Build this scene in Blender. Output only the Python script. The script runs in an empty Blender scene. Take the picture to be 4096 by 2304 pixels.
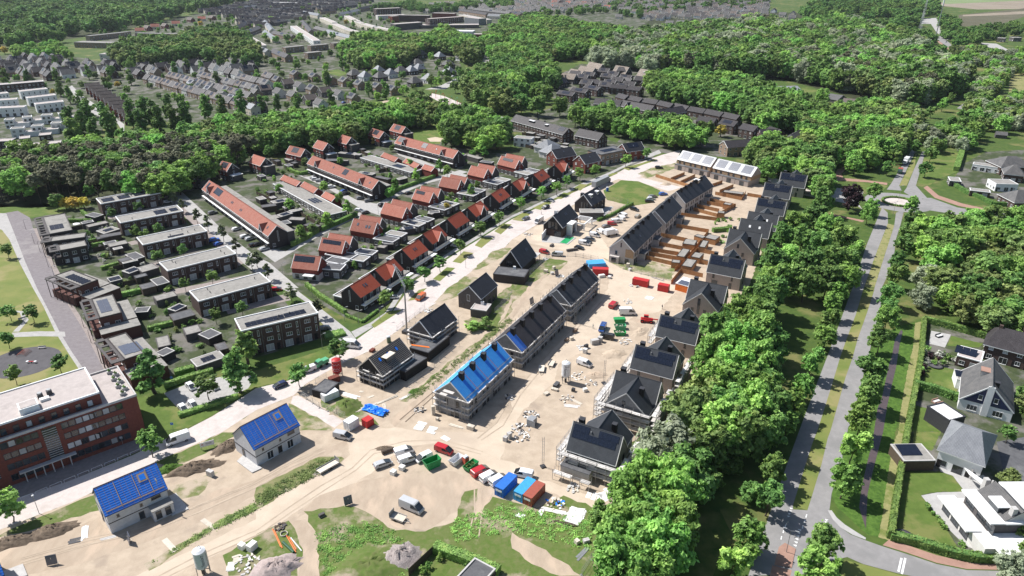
import bpy,bmesh,math,random
import numpy as np
from math import sin,cos,tan,pi,atan2,hypot,radians,sqrt
from mathutils import Vector,Matrix
SC=bpy.context.scene
COL=SC.collection
R=random.Random(11)
# camera, sky, sun, exposure
cam=bpy.data.cameras.new("camera");camo=bpy.data.objects.new("camera",cam);COL.objects.link(camo)
camo.location=(0,0,115);camo.rotation_euler=(radians(90-25.3),0,0)
cam.sensor_fit='HORIZONTAL';cam.sensor_width=36;cam.lens=36*2870/4096
cam.clip_start=1;cam.clip_end=9000
SC.camera=camo
SUN_EL,SUN_AZ=radians(52),radians(155)
W=bpy.data.worlds.new("World");SC.world=W;W.use_nodes=True
_n=W.node_tree.nodes;_bg=_n['Background']
_sky=_n.new('ShaderNodeTexSky');_sky.sky_type='NISHITA';_sky.sun_disc=False
_sky.sun_elevation=SUN_EL;_sky.sun_rotation=radians(90)-SUN_AZ
_sky.air_density=1.0;_sky.dust_density=1.2;_sky.ozone_density=1.0
W.node_tree.links.new(_sky.outputs[0],_bg.inputs[0]);_bg.inputs[1].default_value=0.085
sl=bpy.data.lights.new("sun",'SUN');sl.energy=5.0;sl.angle=radians(0.53);sl.color=(1.0,0.975,0.94)
slo=bpy.data.objects.new("sun",sl);COL.objects.link(slo)
slo.rotation_euler=Vector((cos(SUN_AZ)*cos(SUN_EL),sin(SUN_AZ)*cos(SUN_EL),sin(SUN_EL))).to_track_quat('Z','Y').to_euler()
slo.location=(-300,200,400)
SC.view_settings.view_transform='Standard';SC.view_settings.look='None'
SC.view_settings.exposure=0.46;SC.view_settings.gamma=1.0
SC.cycles.max_bounces=5;SC.cycles.diffuse_bounces=3;SC.cycles.transparent_max_bounces=4
SC.cycles.use_adaptive_sampling=True
# materials
MATS={}
def mat(name,c1,c2=None,scale=3.0,rough=.8,metal=0.,spec=.3,detail=4.,bump=0.,rnd=0.,c3=None,scale3=.05,amt3=.5,lo=.35,hi=.65,stretch=None,coat=0.):
 m=bpy.data.materials.new(name);m.use_nodes=True;nt=m.node_tree;N=nt.nodes;Lk=nt.links.new
 b=N['Principled BSDF'];b.inputs['Roughness'].default_value=rough;b.inputs['Metallic'].default_value=metal
 b.inputs['Specular IOR Level'].default_value=spec
 if coat:b.inputs['Coat Weight'].default_value=coat;b.inputs['Coat Roughness'].default_value=.08
 c2=c2 or tuple(x*.75 for x in c1)
 tc=N.new('ShaderNodeTexCoord');vec=tc.outputs['Object']
 oi=N.new('ShaderNodeObjectInfo')
 ad=N.new('ShaderNodeVectorMath');ad.operation='ADD'
 mu=N.new('ShaderNodeMath');mu.operation='MULTIPLY';mu.inputs[1].default_value=37.;Lk(oi.outputs['Random'],mu.inputs[0])
 Lk(vec,ad.inputs[0]);Lk(mu.outputs[0],ad.inputs[1]);vec=ad.outputs[0]
 if stretch:
  mp=N.new('ShaderNodeMapping');mp.inputs['Scale'].default_value=stretch[:3]
  if len(stretch)>3:mp.inputs['Rotation'].default_value=(0,0,radians(stretch[3]))
  Lk(vec,mp.inputs[0]);vec=mp.outputs[0]
 nz=N.new('ShaderNodeTexNoise');nz.inputs['Scale'].default_value=scale;nz.inputs['Detail'].default_value=detail
 nz.inputs['Roughness'].default_value=.62;Lk(vec,nz.inputs['Vector'])
 rp=N.new('ShaderNodeMapRange');rp.inputs[1].default_value=lo;rp.inputs[2].default_value=hi;Lk(nz.outputs[0],rp.inputs[0])
 mx=N.new('ShaderNodeMix');mx.data_type='RGBA'
 mx.inputs[6].default_value=(*c1,1);mx.inputs[7].default_value=(*c2,1);Lk(rp.outputs[0],mx.inputs[0])
 out=mx.outputs[2]
 if c3:
  n3=N.new('ShaderNodeTexNoise');n3.inputs['Scale'].default_value=scale3;n3.inputs['Detail'].default_value=6;n3.inputs['Roughness'].default_value=.6
  Lk(vec,n3.inputs['Vector'])
  r3=N.new('ShaderNodeMapRange');r3.inputs[1].default_value=1-amt3-.06;r3.inputs[2].default_value=1-amt3+.06;Lk(n3.outputs[0],r3.inputs[0])
  m3=N.new('ShaderNodeMix');m3.data_type='RGBA';m3.inputs[7].default_value=(*c3,1);Lk(out,m3.inputs[6]);Lk(r3.outputs[0],m3.inputs[0]);out=m3.outputs[2]
 if rnd:
  hs=N.new('ShaderNodeHueSaturation');rr=N.new('ShaderNodeMapRange');rr.inputs[3].default_value=1-rnd;rr.inputs[4].default_value=1+rnd
  Lk(oi.outputs['Random'],rr.inputs[0]);Lk(rr.outputs[0],hs.inputs['Value']);Lk(out,hs.inputs['Color']);out=hs.outputs[0]
 Lk(out,b.inputs['Base Color'])
 if bump:
  bp=N.new('ShaderNodeBump');bp.inputs['Strength'].default_value=bump;bp.inputs['Distance'].default_value=.15
  Lk(nz.outputs[0],bp.inputs['Height']);Lk(bp.outputs[0],b.inputs['Normal'])
 MATS[name]=m
 return m
def leafmat(name,dark,mid,light,var=.27):
 m=bpy.data.materials.new(name);m.use_nodes=True;nt=m.node_tree;N=nt.nodes;Lk=nt.links.new
 b=N['Principled BSDF'];b.inputs['Roughness'].default_value=.6;b.inputs['Specular IOR Level'].default_value=.25
 tc=N.new('ShaderNodeTexCoord');oi=N.new('ShaderNodeObjectInfo')
 ad=N.new('ShaderNodeVectorMath');ad.operation='ADD'
 mu=N.new('ShaderNodeMath');mu.operation='MULTIPLY';mu.inputs[1].default_value=57.;Lk(oi.outputs['Random'],mu.inputs[0])
 Lk(tc.outputs['Object'],ad.inputs[0]);Lk(mu.outputs[0],ad.inputs[1])
 nz=N.new('ShaderNodeTexNoise');nz.inputs['Scale'].default_value=.55;nz.inputs['Detail'].default_value=3.;Lk(ad.outputs[0],nz.inputs['Vector'])
 cr=N.new('ShaderNodeValToRGB');cr.color_ramp.elements[0].position=.34;cr.color_ramp.elements[0].color=(*dark,1)
 cr.color_ramp.elements[1].position=.66;cr.color_ramp.elements[1].color=(*light,1)
 e=cr.color_ramp.elements.new(.5);e.color=(*mid,1);Lk(nz.outputs[0],cr.inputs[0])
 hs=N.new('ShaderNodeHueSaturation')
 r1=N.new('ShaderNodeMapRange');r1.inputs[3].default_value=1-var;r1.inputs[4].default_value=1+var;Lk(oi.outputs['Random'],r1.inputs[0])
 Lk(r1.outputs[0],hs.inputs['Value'])
 m2=N.new('ShaderNodeMath');m2.operation='MULTIPLY';m2.inputs[1].default_value=7.31;Lk(oi.outputs['Random'],m2.inputs[0])
 fr=N.new('ShaderNodeMath');fr.operation='FRACT';Lk(m2.outputs[0],fr.inputs[0])
 r2=N.new('ShaderNodeMapRange');r2.inputs[3].default_value=.482;r2.inputs[4].default_value=.518;hs.inputs['Saturation'].default_value=.86;Lk(fr.outputs[0],r2.inputs[0]);Lk(r2.outputs[0],hs.inputs['Hue'])
 Lk(cr.outputs[0],hs.inputs['Color']);Lk(hs.outputs[0],b.inputs['Base Color'])
 tr=N.new('ShaderNodeBsdfTranslucent');Lk(hs.outputs[0],tr.inputs[0])
 ms=N.new('ShaderNodeMixShader');ms.inputs[0].default_value=.32
 Lk(b.outputs[0],ms.inputs[1]);Lk(tr.outputs[0],ms.inputs[2]);Lk(ms.outputs[0],N['Material Output'].inputs[0])
 MATS[name]=m
mat('grass',(.075,.115,.022),(.045,.085,.016),.35,.95,c3=(.16,.155,.055),scale3=.06,amt3=.42)
mat('lawn',(.10,.15,.03),(.075,.12,.022),.5,.95,c3=(.15,.165,.05),scale3=.12,amt3=.45)
mat('park',(.19,.20,.06),(.13,.17,.04),.12,.95,c3=(.24,.22,.09),scale3=.08,amt3=.45)
mat('drygrass',(.27,.25,.11),(.2,.2,.08),1.2,.95,c3=(.13,.16,.04),scale3=.25,amt3=.42)
mat('lush',(.085,.16,.025),(.04,.09,.012),1.1,.95,bump=.8)
mat('weeds',(.085,.135,.025),(.13,.15,.05),.8,.95,c3=(.32,.26,.19),scale3=.14,amt3=.42,bump=.8)
mat('siteweeds',(.10,.145,.035),(.22,.2,.1),.5,.95,c3=(.40,.33,.25),scale3=.16,amt3=.46,bump=.6)
mat('sand',(.46,.375,.285),(.375,.30,.225),.35,.95,c3=(.33,.265,.205),scale3=.16,amt3=.36,bump=.25)
mat('haul',(.54,.45,.35),(.47,.385,.295),.22,.95,c3=(.44,.36,.28),scale3=.06,amt3=.4,bump=.2)
mat('dirt',(.41,.33,.25),(.355,.28,.21),.5,.95,c3=(.46,.36,.27),scale3=.2,amt3=.42,bump=.25,stretch=(1,.45,1,30))
mat('earth',(.19,.145,.105),(.12,.09,.065),1.3,.95,bump=1.)
mat('gravelpile',(.36,.32,.30),(.26,.22,.21),3.,.95,bump=1.)
mat('sandpile',(.40,.33,.31),(.33,.27,.25),2.,.95,bump=.6)
mat('pavepink',(.56,.50,.465),(.49,.435,.405),1.1,.9,c3=(.44,.385,.35),scale3=.12,amt3=.4)
mat('pavegrey',(.40,.385,.37),(.33,.32,.305),.8,.9,c3=(.29,.275,.265),scale3=.1,amt3=.38)
mat('paverow',(.30,.255,.235),(.235,.20,.185),.9,.9)
mat('brickroad',(.215,.195,.20),(.175,.155,.16),.7,.9,c3=(.27,.25,.245),scale3=.08,amt3=.38)
mat('asphalt',(.27,.26,.255),(.23,.222,.218),.5,.9,c3=(.21,.205,.2),scale3=.09,amt3=.42)
mat('redpath',(.36,.22,.17),(.30,.18,.14),.7,.9)
mat('rubber',(.10,.095,.10),(.08,.075,.08),.6,.9)
mat('patio',(.42,.41,.395),(.36,.35,.34),.7,.8)
mat('garden',(.065,.08,.035),(.038,.055,.02),.3,.95,c3=(.15,.14,.125),scale3=.11,amt3=.46)
mat('field',(.28,.235,.18),(.23,.19,.145),.02,.95)
mat('darkfield',(.12,.11,.07),(.09,.085,.05),.02,.95)
mat('greenfield',(.20,.25,.12),(.16,.22,.09),.02,.95)
mat('woodfloor',(.045,.055,.02),(.03,.035,.014),.3,.95)
mat('water',(.10,.075,.075),(.08,.06,.06),.3,.12,spec=.5)
mat('pool',(.03,.36,.13),(.025,.30,.11),.5,.1,spec=.6)
mat('tarpblue',(.07,.35,.72),(.06,.30,.64),.6,.5)
mat('white',(.80,.80,.79),(.72,.72,.71),.8,.6)
mat('cream',(.66,.60,.49),(.6,.54,.43),.8,.8)
mat('plaster',(.62,.60,.57),(.55,.53,.5),.6,.85)
mat('greywall',(.50,.46,.43),(.44,.40,.37),1.4,.9)
mat('blockwall',(.56,.565,.58),(.47,.475,.49),1.5,.9)
mat('beigebrick',(.40,.345,.31),(.335,.285,.255),2.5,.9)
mat('redbrick',(.195,.062,.043),(.15,.047,.034),2.5,.9)
mat('streetbrick',(.12,.055,.044),(.09,.042,.035),2.5,.9)
mat('shellwall',(.30,.29,.285),(.23,.225,.22),1.6,.9)
mat('redcladding',(.20,.045,.035),(.16,.035,.028),2.5,.85)
mat('brownbrick',(.095,.062,.052),(.07,.046,.039),2.5,.9)
mat('darkbrick',(.055,.046,.045),(.040,.034,.034),2.5,.9)
mat('greybrick',(.11,.10,.098),(.085,.078,.076),2.5,.9)
mat('tanbrick',(.30,.22,.16),(.24,.17,.125),2.5,.9)
mat('blackwood',(.022,.02,.019),(.016,.014,.014),2.,.8)
mat('timber',(.42,.22,.10),(.34,.17,.075),1.5,.8,rnd=.12,stretch=(8,8,1))
mat('timberdark',(.10,.075,.055),(.075,.055,.04),2.,.85,rnd=.15)
mat('plank',(.62,.56,.47),(.52,.46,.38),1.5,.8,rnd=.15)
mat('deckboard',(.66,.63,.60),(.52,.49,.46),1.2,.8,rnd=.2)
mat('foilmid',(.04,.32,.85),(.035,.28,.76),1.2,.45)
mat('batten',(.46,.33,.23),(.38,.27,.19),2.,.85)
mat('darkbatten',(.33,.29,.25),(.27,.23,.2),2.,.85)
mat('steel',(.36,.365,.37),(.28,.285,.29),2.,.45,metal=.6)
mat('darksteel',(.05,.05,.055),(.04,.04,.045),2.,.5)
mat('flatroof',(.30,.285,.26),(.23,.218,.2),.8,.95,c3=(.20,.19,.175),scale3=.2,amt3=.4)
mat('flatroofdark',(.115,.115,.12),(.085,.085,.09),.7,.9,c3=(.16,.16,.16),scale3=.25,amt3=.4)
mat('flatroofpale',(.45,.40,.375),(.39,.345,.325),.8,.95,c3=(.36,.32,.3),scale3=.2,amt3=.4)
mat('foilblue',(.022,.24,.88),(.018,.19,.76),1.2,.42,spec=.45)
mat('foillight',(.11,.50,.90),(.08,.40,.85),1.0,.42,spec=.45)
mat('solar',(.012,.016,.030),(.009,.012,.022),1.,.22,spec=.6)
mat('solarpale',(.10,.115,.15),(.085,.095,.13),1.,.25,spec=.6)
mat('glass',(.022,.028,.034),(.05,.058,.066),.35,.12,spec=.7,rnd=.5)
mat('blinds',(.48,.48,.47),(.36,.36,.36),.5,.4,rnd=.25)
mat('cladtimber',(.38,.26,.16),(.3,.2,.12),2.,.8)
mat('conc',(.50,.485,.465),(.42,.405,.39),1.2,.9)
mat('whitebag',(.74,.73,.70),(.62,.61,.58),2.,.7)
mat('tyre',(.02,.02,.02),None,2.,.8);mat('rim',(.3,.3,.31),None,2.,.4,metal=.7)
mat('paintline',(.78,.78,.76),(.7,.7,.68),2.,.8)
mat('lampglass',(.8,.8,.78),None,2.,.3);mat('taillight',(.4,.02,.015),None,2.,.3)
mat('bark',(.10,.08,.06),(.07,.055,.042),3.,.95)
mat('paleb',(.30,.28,.25),(.2,.185,.165),3.,.95)
for n_,c_ in dict(pwhite=(.78,.78,.78),pblack=(.015,.015,.018),pgrey=(.18,.185,.19),psilver=(.48,.49,.5),pred=(.46,.018,.025),pblue=(.02,.10,.40),pdblue=(.015,.025,.09),porange=(.62,.13,.025),pgreen=(.02,.28,.09),pbeige=(.4,.37,.31),pbeer=(.03,.10,.05)).items():
 mat(n_,c_,tuple(x*.92 for x in c_),1.,.32,spec=.5,coat=.5)
for n_,c_ in dict(cblue=(.025,.15,.52),clblue=(.05,.32,.66),crust=(.34,.09,.06),cred=(.50,.03,.03),cgreen=(.03,.30,.09),cgreenlt=(.10,.38,.20),cwhite=(.72,.73,.74),corange=(.70,.17,.03),cgrey=(.3,.31,.32),toiletred=(.50,.10,.06)).items():
 mat(n_,c_,tuple(x*.85 for x in c_),1.5,.5,c3=tuple(x*.7 for x in c_),scale3=.8,amt3=.36)
def roofmat(name,c1,c2,weather,rough=.55,colw=.3,spec=.35):
 m=bpy.data.materials.new(name);m.use_nodes=True;nt=m.node_tree;N=nt.nodes;Lk=nt.links.new
 b=N['Principled BSDF'];b.inputs['Roughness'].default_value=rough;b.inputs['Specular IOR Level'].default_value=spec
 uv=N.new('ShaderNodeUVMap');br=N.new('ShaderNodeTexBrick')
 br.inputs['Scale'].default_value=1.;br.inputs['Brick Width'].default_value=colw;br.inputs['Row Height'].default_value=.36
 br.inputs['Mortar Size'].default_value=.025;br.inputs['Color1'].default_value=(*c1,1);br.inputs['Color2'].default_value=(*c2,1)
 br.inputs['Mortar'].default_value=(*(x*.45 for x in c1),1);br.offset=.0;Lk(uv.outputs[0],br.inputs['Vector'])
 tc=N.new('ShaderNodeTexCoord');nz=N.new('ShaderNodeTexNoise');nz.inputs['Scale'].default_value=.45;nz.inputs['Detail'].default_value=6
 Lk(tc.outputs['Object'],nz.inputs['Vector'])
 rp=N.new('ShaderNodeMapRange');rp.inputs[1].default_value=.42;rp.inputs[2].default_value=.78;rp.inputs[4].default_value=.6;Lk(nz.outputs[0],rp.inputs[0])
 mx=N.new('ShaderNodeMix');mx.data_type='RGBA';mx.inputs[7].default_value=(*weather,1);Lk(br.outputs[0],mx.inputs[6]);Lk(rp.outputs[0],mx.inputs[0])
 oi=N.new('ShaderNodeObjectInfo');hs=N.new('ShaderNodeHueSaturation');rr=N.new('ShaderNodeMapRange');rr.inputs[3].default_value=.85;rr.inputs[4].default_value=1.15
 Lk(oi.outputs['Random'],rr.inputs[0]);Lk(rr.outputs[0],hs.inputs['Value']);Lk(mx.outputs[2],hs.inputs['Color']);Lk(hs.outputs[0],b.inputs['Base Color'])
 MATS[name]=m
roofmat('roofblack',(.040,.040,.046),(.032,.032,.037),(.055,.055,.062),.5)
roofmat('rooftile',(.040,.044,.051),(.031,.034,.040),(.055,.06,.068),.55)
roofmat('roofbrownblack',(.05,.044,.046),(.038,.033,.036),(.07,.062,.064),.55)
roofmat('roofred',(.40,.145,.10),(.33,.112,.078),(.36,.18,.135),.8)
roofmat('rooforange',(.42,.085,.04),(.35,.065,.032),(.34,.10,.06),.6)
roofmat('roofgrey',(.13,.127,.126),(.10,.098,.098),(.18,.17,.16),.7)
roofmat('roofslate',(.24,.25,.27),(.21,.22,.235),(.3,.31,.32),.45)
roofmat('roofbrown',(.15,.12,.105),(.12,.095,.085),(.2,.17,.15),.75)
roofmat('roofthatch',(.30,.255,.215),(.25,.21,.18),(.36,.31,.27),.95,spec=.1)
roofmat('roofwhite',(.72,.72,.73),(.68,.68,.69),(.6,.6,.6),.6)
leafmat('leaf_oak',(0.096,0.207,0.033),(0.152,0.318,0.044),(0.277,0.459,0.071))
leafmat('leaf_bright',(0.160,0.345,0.039),(0.245,0.491,0.053),(0.393,0.664,0.085))
leafmat('leaf_olive',(0.152,0.237,0.051),(0.237,0.333,0.070),(0.361,0.459,0.111))
leafmat('leaf_far',(0.139,0.237,0.056),(0.207,0.333,0.083),(0.333,0.444,0.126),.22)
leafmat('leaf_young',(0.126,0.168,0.063),(0.176,0.225,0.084),(0.239,0.288,0.120))
leafmat('leaf_willow',(0.298,0.353,0.206),(0.390,0.457,0.271),(0.522,0.577,0.373))
leafmat('leaf_pine',(0.152,0.162,0.083),(0.207,0.217,0.117),(0.277,0.277,0.152))
leafmat('leaf_fir',(0.070,0.139,0.051),(0.106,0.189,0.067),(0.167,0.264,0.095))
leafmat('leaf_copper',(0.031,0.014,0.019),(0.048,0.021,0.028),(0.084,0.039,0.048))
leafmat('leaf_yellow',(0.497,0.384,0.018),(0.683,0.534,0.031),(0.820,0.658,0.062))
leafmat('leaf_hedge',(0.139,0.250,0.040),(0.207,0.375,0.051),(0.318,0.528,0.083))
leafmat('leaf_blossom',(0.434,0.447,0.373),(0.621,0.621,0.546),(0.745,0.745,0.683))
# mesh helpers
class MB:
 def __init__(s):s.v=[];s.f=[];s.mi=[];s.uv=[]
 def add(s,vs,fs,mi=0,uv=None):
  o=len(s.v);s.v+=vs;s.f+=[tuple(i+o for i in f)for f in fs];s.mi+=[mi]*len(fs)
  s.uv+=uv if uv else[(v[0],v[1])for v in vs]
 def box(s,x0,x1,y0,y1,z0,z1,mi=0):
  s.add([(x0,y0,z0),(x1,y0,z0),(x1,y1,z0),(x0,y1,z0),(x0,y0,z1),(x1,y0,z1),(x1,y1,z1),(x0,y1,z1)],[(0,3,2,1),(4,5,6,7),(0,1,5,4),(1,2,6,5),(2,3,7,6),(3,0,4,7)],mi)
 def prism(s,pts,z0,z1,mi=0):
  n=len(pts);a=sum(pts[i][0]*pts[(i+1)%n][1]-pts[(i+1)%n][0]*pts[i][1]for i in range(n))
  if a<0:pts=pts[::-1]
  s.add([(x,y,z0)for x,y in pts]+[(x,y,z1)for x,y in pts],[tuple(range(n-1,-1,-1)),tuple(range(n,2*n))]+[(i,(i+1)%n,(i+1)%n+n,i+n)for i in range(n)],mi)
 def tube(s,p,q,r,n=6,r2=None,mi=0,cap=True):
  p=Vector(p);q=Vector(q);d=(q-p).normalized();a=d.orthogonal().normalized();b=d.cross(a);r2=r if r2 is None else r2
  vs=[tuple(p+(a*cos(2*pi*i/n)+b*sin(2*pi*i/n))*r)for i in range(n)]+[tuple(q+(a*cos(2*pi*i/n)+b*sin(2*pi*i/n))*r2)for i in range(n)]
  fs=[(i,(i+1)%n,(i+1)%n+n,i+n)for i in range(n)]
  if cap:fs+=[tuple(range(n-1,-1,-1)),tuple(range(n,2*n))]
  s.add(vs,fs,mi)
 def lathe(s,prof,n=20,mi=0,cx=0,cy=0):
  m=len(prof);vs=[(cx+r*cos(2*pi*i/n),cy+r*sin(2*pi*i/n),z)for r,z in prof for i in range(n)]
  fs=[(j*n+i,j*n+(i+1)%n,(j+1)*n+(i+1)%n,(j+1)*n+i)for j in range(m-1)for i in range(n)]
  s.add(vs,fs+[tuple(range(n-1,-1,-1)),tuple(range((m-1)*n,m*n))],mi)
 def ybox(s,prof,y0,y1,mi=0):
  n=len(prof);a=sum(prof[i][0]*prof[(i+1)%n][1]-prof[(i+1)%n][0]*prof[i][1]for i in range(n))
  if a<0:prof=prof[::-1]
  s.add([(x,y0,z)for x,z in prof]+[(x,y1,z)for x,z in prof],[tuple(range(n)),tuple(range(2*n-1,n-1,-1))]+[(i+n,(i+1)%n+n,(i+1)%n,i)for i in range(n)],mi)
 def mesh(s,name,mats,smooth=False):
  me=bpy.data.meshes.new(name);me.from_pydata(s.v,[],s.f)
  for m in(mats if isinstance(mats,(list,tuple))else[mats]):me.materials.append(MATS[m])
  if any(s.mi):me.polygons.foreach_set('material_index',s.mi)
  ul=me.uv_layers.new(name='UVMap');idx=np.empty(len(me.loops),dtype=np.int32);me.loops.foreach_get('vertex_index',idx)
  ul.data.foreach_set('uv',np.array(s.uv,dtype=np.float32)[idx].ravel())
  if smooth:me.polygons.foreach_set('use_smooth',[True]*len(me.polygons))
  me.update();return me
CH={}
def ob(name,me,parent=None,loc=(0,0,0),rot=(0,0,0),scale=None):
 o=bpy.data.objects.new(name,me);COL.objects.link(o)
 if parent is not None:o.parent=parent;CH.setdefault(parent.name,[]).append(o)
 o.location=loc if len(loc)==3 else(loc[0],loc[1],0);o.rotation_euler=rot
 if scale is not None:o.scale=scale
 return o
def tag(o,label,cat,group=None):
 o['label']=label;o['category']=cat
 if group:o['group']=group
 return o
def thing(name,label,cat,loc,rz=0,group=None):
 return tag(ob(name,None,None,loc,(0,0,rz)),label,cat,group)
def part(name,mb,m,parent,loc=(0,0,0),rot=(0,0,0),smooth=False):
 return ob(name,mb.mesh(name,m,smooth),parent,loc,rot)
CACHE={}
def shared(key,fn):
 if key not in CACHE:CACHE[key]=fn()
 return CACHE[key]
def boxmesh(name,sx,sy,sz,m,z0=0):
 def f():
  b=MB();b.box(-sx/2,sx/2,-sy/2,sy/2,z0,z0+sz);return b.mesh(name,m)
 return shared(('box',name,round(sx,2),round(sy,2),round(sz,2),m,z0),f)
def mid(a,b):return((a[0]+b[0])/2,(a[1]+b[1])/2)
def ang(a,b):return atan2(b[1]-a[1],b[0]-a[0])
def dist(a,b):return hypot(b[0]-a[0],b[1]-a[1])
def off(p,a,d):return(p[0]+cos(a)*d,p[1]+sin(a)*d)
def lerp(a,b,t):return(a[0]+(b[0]-a[0])*t,a[1]+(b[1]-a[1])*t)
TXT={}
def _text(s,size):
 cu=bpy.data.curves.new('txt','FONT');cu.body=s;cu.size=size;cu.align_x='CENTER';cu.align_y='CENTER';o=bpy.data.objects.new('txt',cu);COL.objects.link(o);bpy.context.view_layer.update()
 TXT[s,size]=bpy.data.meshes.new_from_object(o.evaluated_get(bpy.context.evaluated_depsgraph_get()));bpy.data.objects.remove(o)
for q_ in(('Remix',.95),('Remix',.6),('Re',.6),('P',.55)):_text(*q_)
def textmesh(s,size,m):
 me=TXT[s,size].copy();me.materials.clear();me.materials.append(MATS[m]);return me
# ground sheets
ORG={'weeds':.8,'siteweeds':.9,'dirt':.8,'haul':.7,'sand':.6,'lush':.4,'drygrass':.25,'woodfloor':3.,'garden':.0,'lawn':.3,'earth':.4,'field':2.}
def sheet(name,pts,m,z,kind='structure'):
 k=ORG.get(m,0)
 if k:
  q=random.Random(len(pts)*7+int(z*1000));o_=[];n=len(pts)
  for i in range(n):
   a,b=pts[i],pts[(i+1)%n];L=dist(a,b);s=max(1,min(60,int(L/(k*2.2))));th=ang(a,b)+pi/2
   for j in range(s):o_.append(off(lerp(a,b,j/s),th,q.uniform(-k,k)*.5 if j else 0))
  pts=o_
 bm=bmesh.new();vs=[bm.verts.new((x,y,0))for x,y in pts];f=bm.faces.new(vs)
 if f.normal.z<0:f.normal_flip()
 f.normal_update()
 if f.normal.z<0:f.normal_flip()
 bmesh.ops.triangulate(bm,faces=bm.faces[:]);me=bpy.data.meshes.new(name);bm.to_mesh(me);bm.free()
 me.materials.append(MATS[m]);o=ob(name,me,None,(0,0,z));o['kind']=kind;return o
def strip(name,a,b,w,m,z):
 t=ang(a,b)+pi/2;return sheet(name,[off(a,t,w/2),off(a,t,-w/2),off(b,t,-w/2),off(b,t,w/2)],m,z)
def mound(name,label,cat,c,rx,ry,h,m,rz=0,seed=1,group=None,z=.02):
 rr=random.Random(seed);n,k=28,9;vs=[(0,0,h)];fs=[]
 amp=[rr.uniform(.8,1.15)for _ in range(n)]
 for j in range(1,k+1):
  t=j/k
  for i in range(n):
   a=2*pi*i/n;q=t*(1+(amp[i]-1)*t);zz=h*max(0,(1-t*t))**1.25*rr.uniform(.6,1.3)
   vs.append((rx*q*cos(a),ry*q*sin(a),zz if j<k else-.05))
 for i in range(n):fs.append((0,1+i,1+(i+1)%n))
 for j in range(k-1):
  for i in range(n):fs.append((1+j*n+i,1+(j+1)*n+i,1+(j+1)*n+(i+1)%n,1+j*n+(i+1)%n))
 b=MB();b.add(vs,fs);o=ob(name,b.mesh(name,m,True),None,(c[0],c[1],z),(0,0,rz));tag(o,label,cat,group);return o
# vegetation
def leafmesh(name,pts,nrm,size,m,rs):
 n=len(pts);nrm=nrm/(np.linalg.norm(nrm,axis=1,keepdims=True)+1e-6)
 up=rs.normal(size=(n,3));a=np.cross(nrm,up);a/=np.linalg.norm(a,axis=1,keepdims=True)+1e-6;b=np.cross(nrm,a)
 s=size*rs.uniform(.6,1.25,(n,1));q=.62
 v=np.concatenate([pts-a*s,pts-b*s*q+nrm*s*.15,pts+a*s,pts+b*s*q+nrm*s*.15],axis=1).reshape(-1,3)
 me=bpy.data.meshes.new(name);me.vertices.add(4*n);me.vertices.foreach_set('co',v.astype(np.float32).ravel())
 me.loops.add(4*n);me.loops.foreach_set('vertex_index',np.arange(4*n,dtype=np.int32))
 me.polygons.add(n);me.polygons.foreach_set('loop_start',np.arange(0,4*n,4,dtype=np.int32));me.polygons.foreach_set('loop_total',np.full(n,4,dtype=np.int32))
 me.materials.append(MATS[m]);me.update();me.validate();return me
def crownmesh(kind,seed,m,r,h,n,size):
 """crown of radius r and height h, its bottom at z=0"""
 rs=np.random.RandomState(seed);k={'round':26,'cone':22,'column':20,'wide':30,'pine':12,'fir':26,'sparse':14,'shrub':9}[kind]
 C=[];RR=[]
 for i in range(k):
  t=rs.uniform(0,1);a=rs.uniform(0,2*pi)
  if kind in('round','wide','sparse','shrub'):
   zc=.12+.76*t;prof=sqrt(max(.04,1-((zc-.46)/.56)**2));q=rs.uniform(.35,.80);lr=rs.uniform(.22,.36)
   if kind=='wide':lr=rs.uniform(.2,.32)
   if kind=='shrub':lr=rs.uniform(.36,.5);q=rs.uniform(.2,.62)
  elif kind=='cone':zc=.08+.82*t**1.2;prof=min(1,1.12*(1-zc)**.75*min(1,zc*5+.35));q=rs.uniform(.35,.8);lr=.2+.17*(1-zc)
  elif kind=='fir':zc=.03+.93*t;prof=1.0*(1-zc)**.9;q=rs.uniform(.45,.75);lr=.10+.26*(1-zc)
  elif kind=='column':zc=.06+.88*t;prof=.85*sqrt(max(.05,1-((zc-.42)/.6)**2));q=rs.uniform(.2,.7);lr=rs.uniform(.28,.4)
  else:zc=.45+.5*t;prof=sqrt(max(.05,1-((zc-.5)/.55)**2));q=rs.uniform(.2,.8);lr=rs.uniform(.26,.4)
  C.append((cos(a)*q*prof*r,sin(a)*q*prof*r,zc*h));RR.append(lr*r)
 C=np.array(C);RR=np.array(RR);w=RR**2;w/=w.sum()
 ns=max(40,n//22);li=rs.choice(k,ns,p=w);d=rs.normal(size=(ns,3));d[:,2]+=.3;d/=np.linalg.norm(d,axis=1,keepdims=True)
 sq=np.array([1,1,min(1.1,h/(2*r)+.25)]);S=C[li]+d*(RR[li]*rs.uniform(.55,1.12,ns))[:,None]*sq;sr=RR[li]*rs.uniform(.16,.34,ns)
 si=rs.randint(0,ns,n);g=rs.normal(size=(n,3))*np.array([1,1,.55]);p=S[si]+g*sr[si][:,None]*.75
 p[:,2]=np.maximum(p[:,2],.0);nr=d[si]*.8+rs.normal(scale=.5,size=(n,3))+np.array([0,0,.5])
 return leafmesh('crown',p,nr,size,m,rs)
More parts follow.
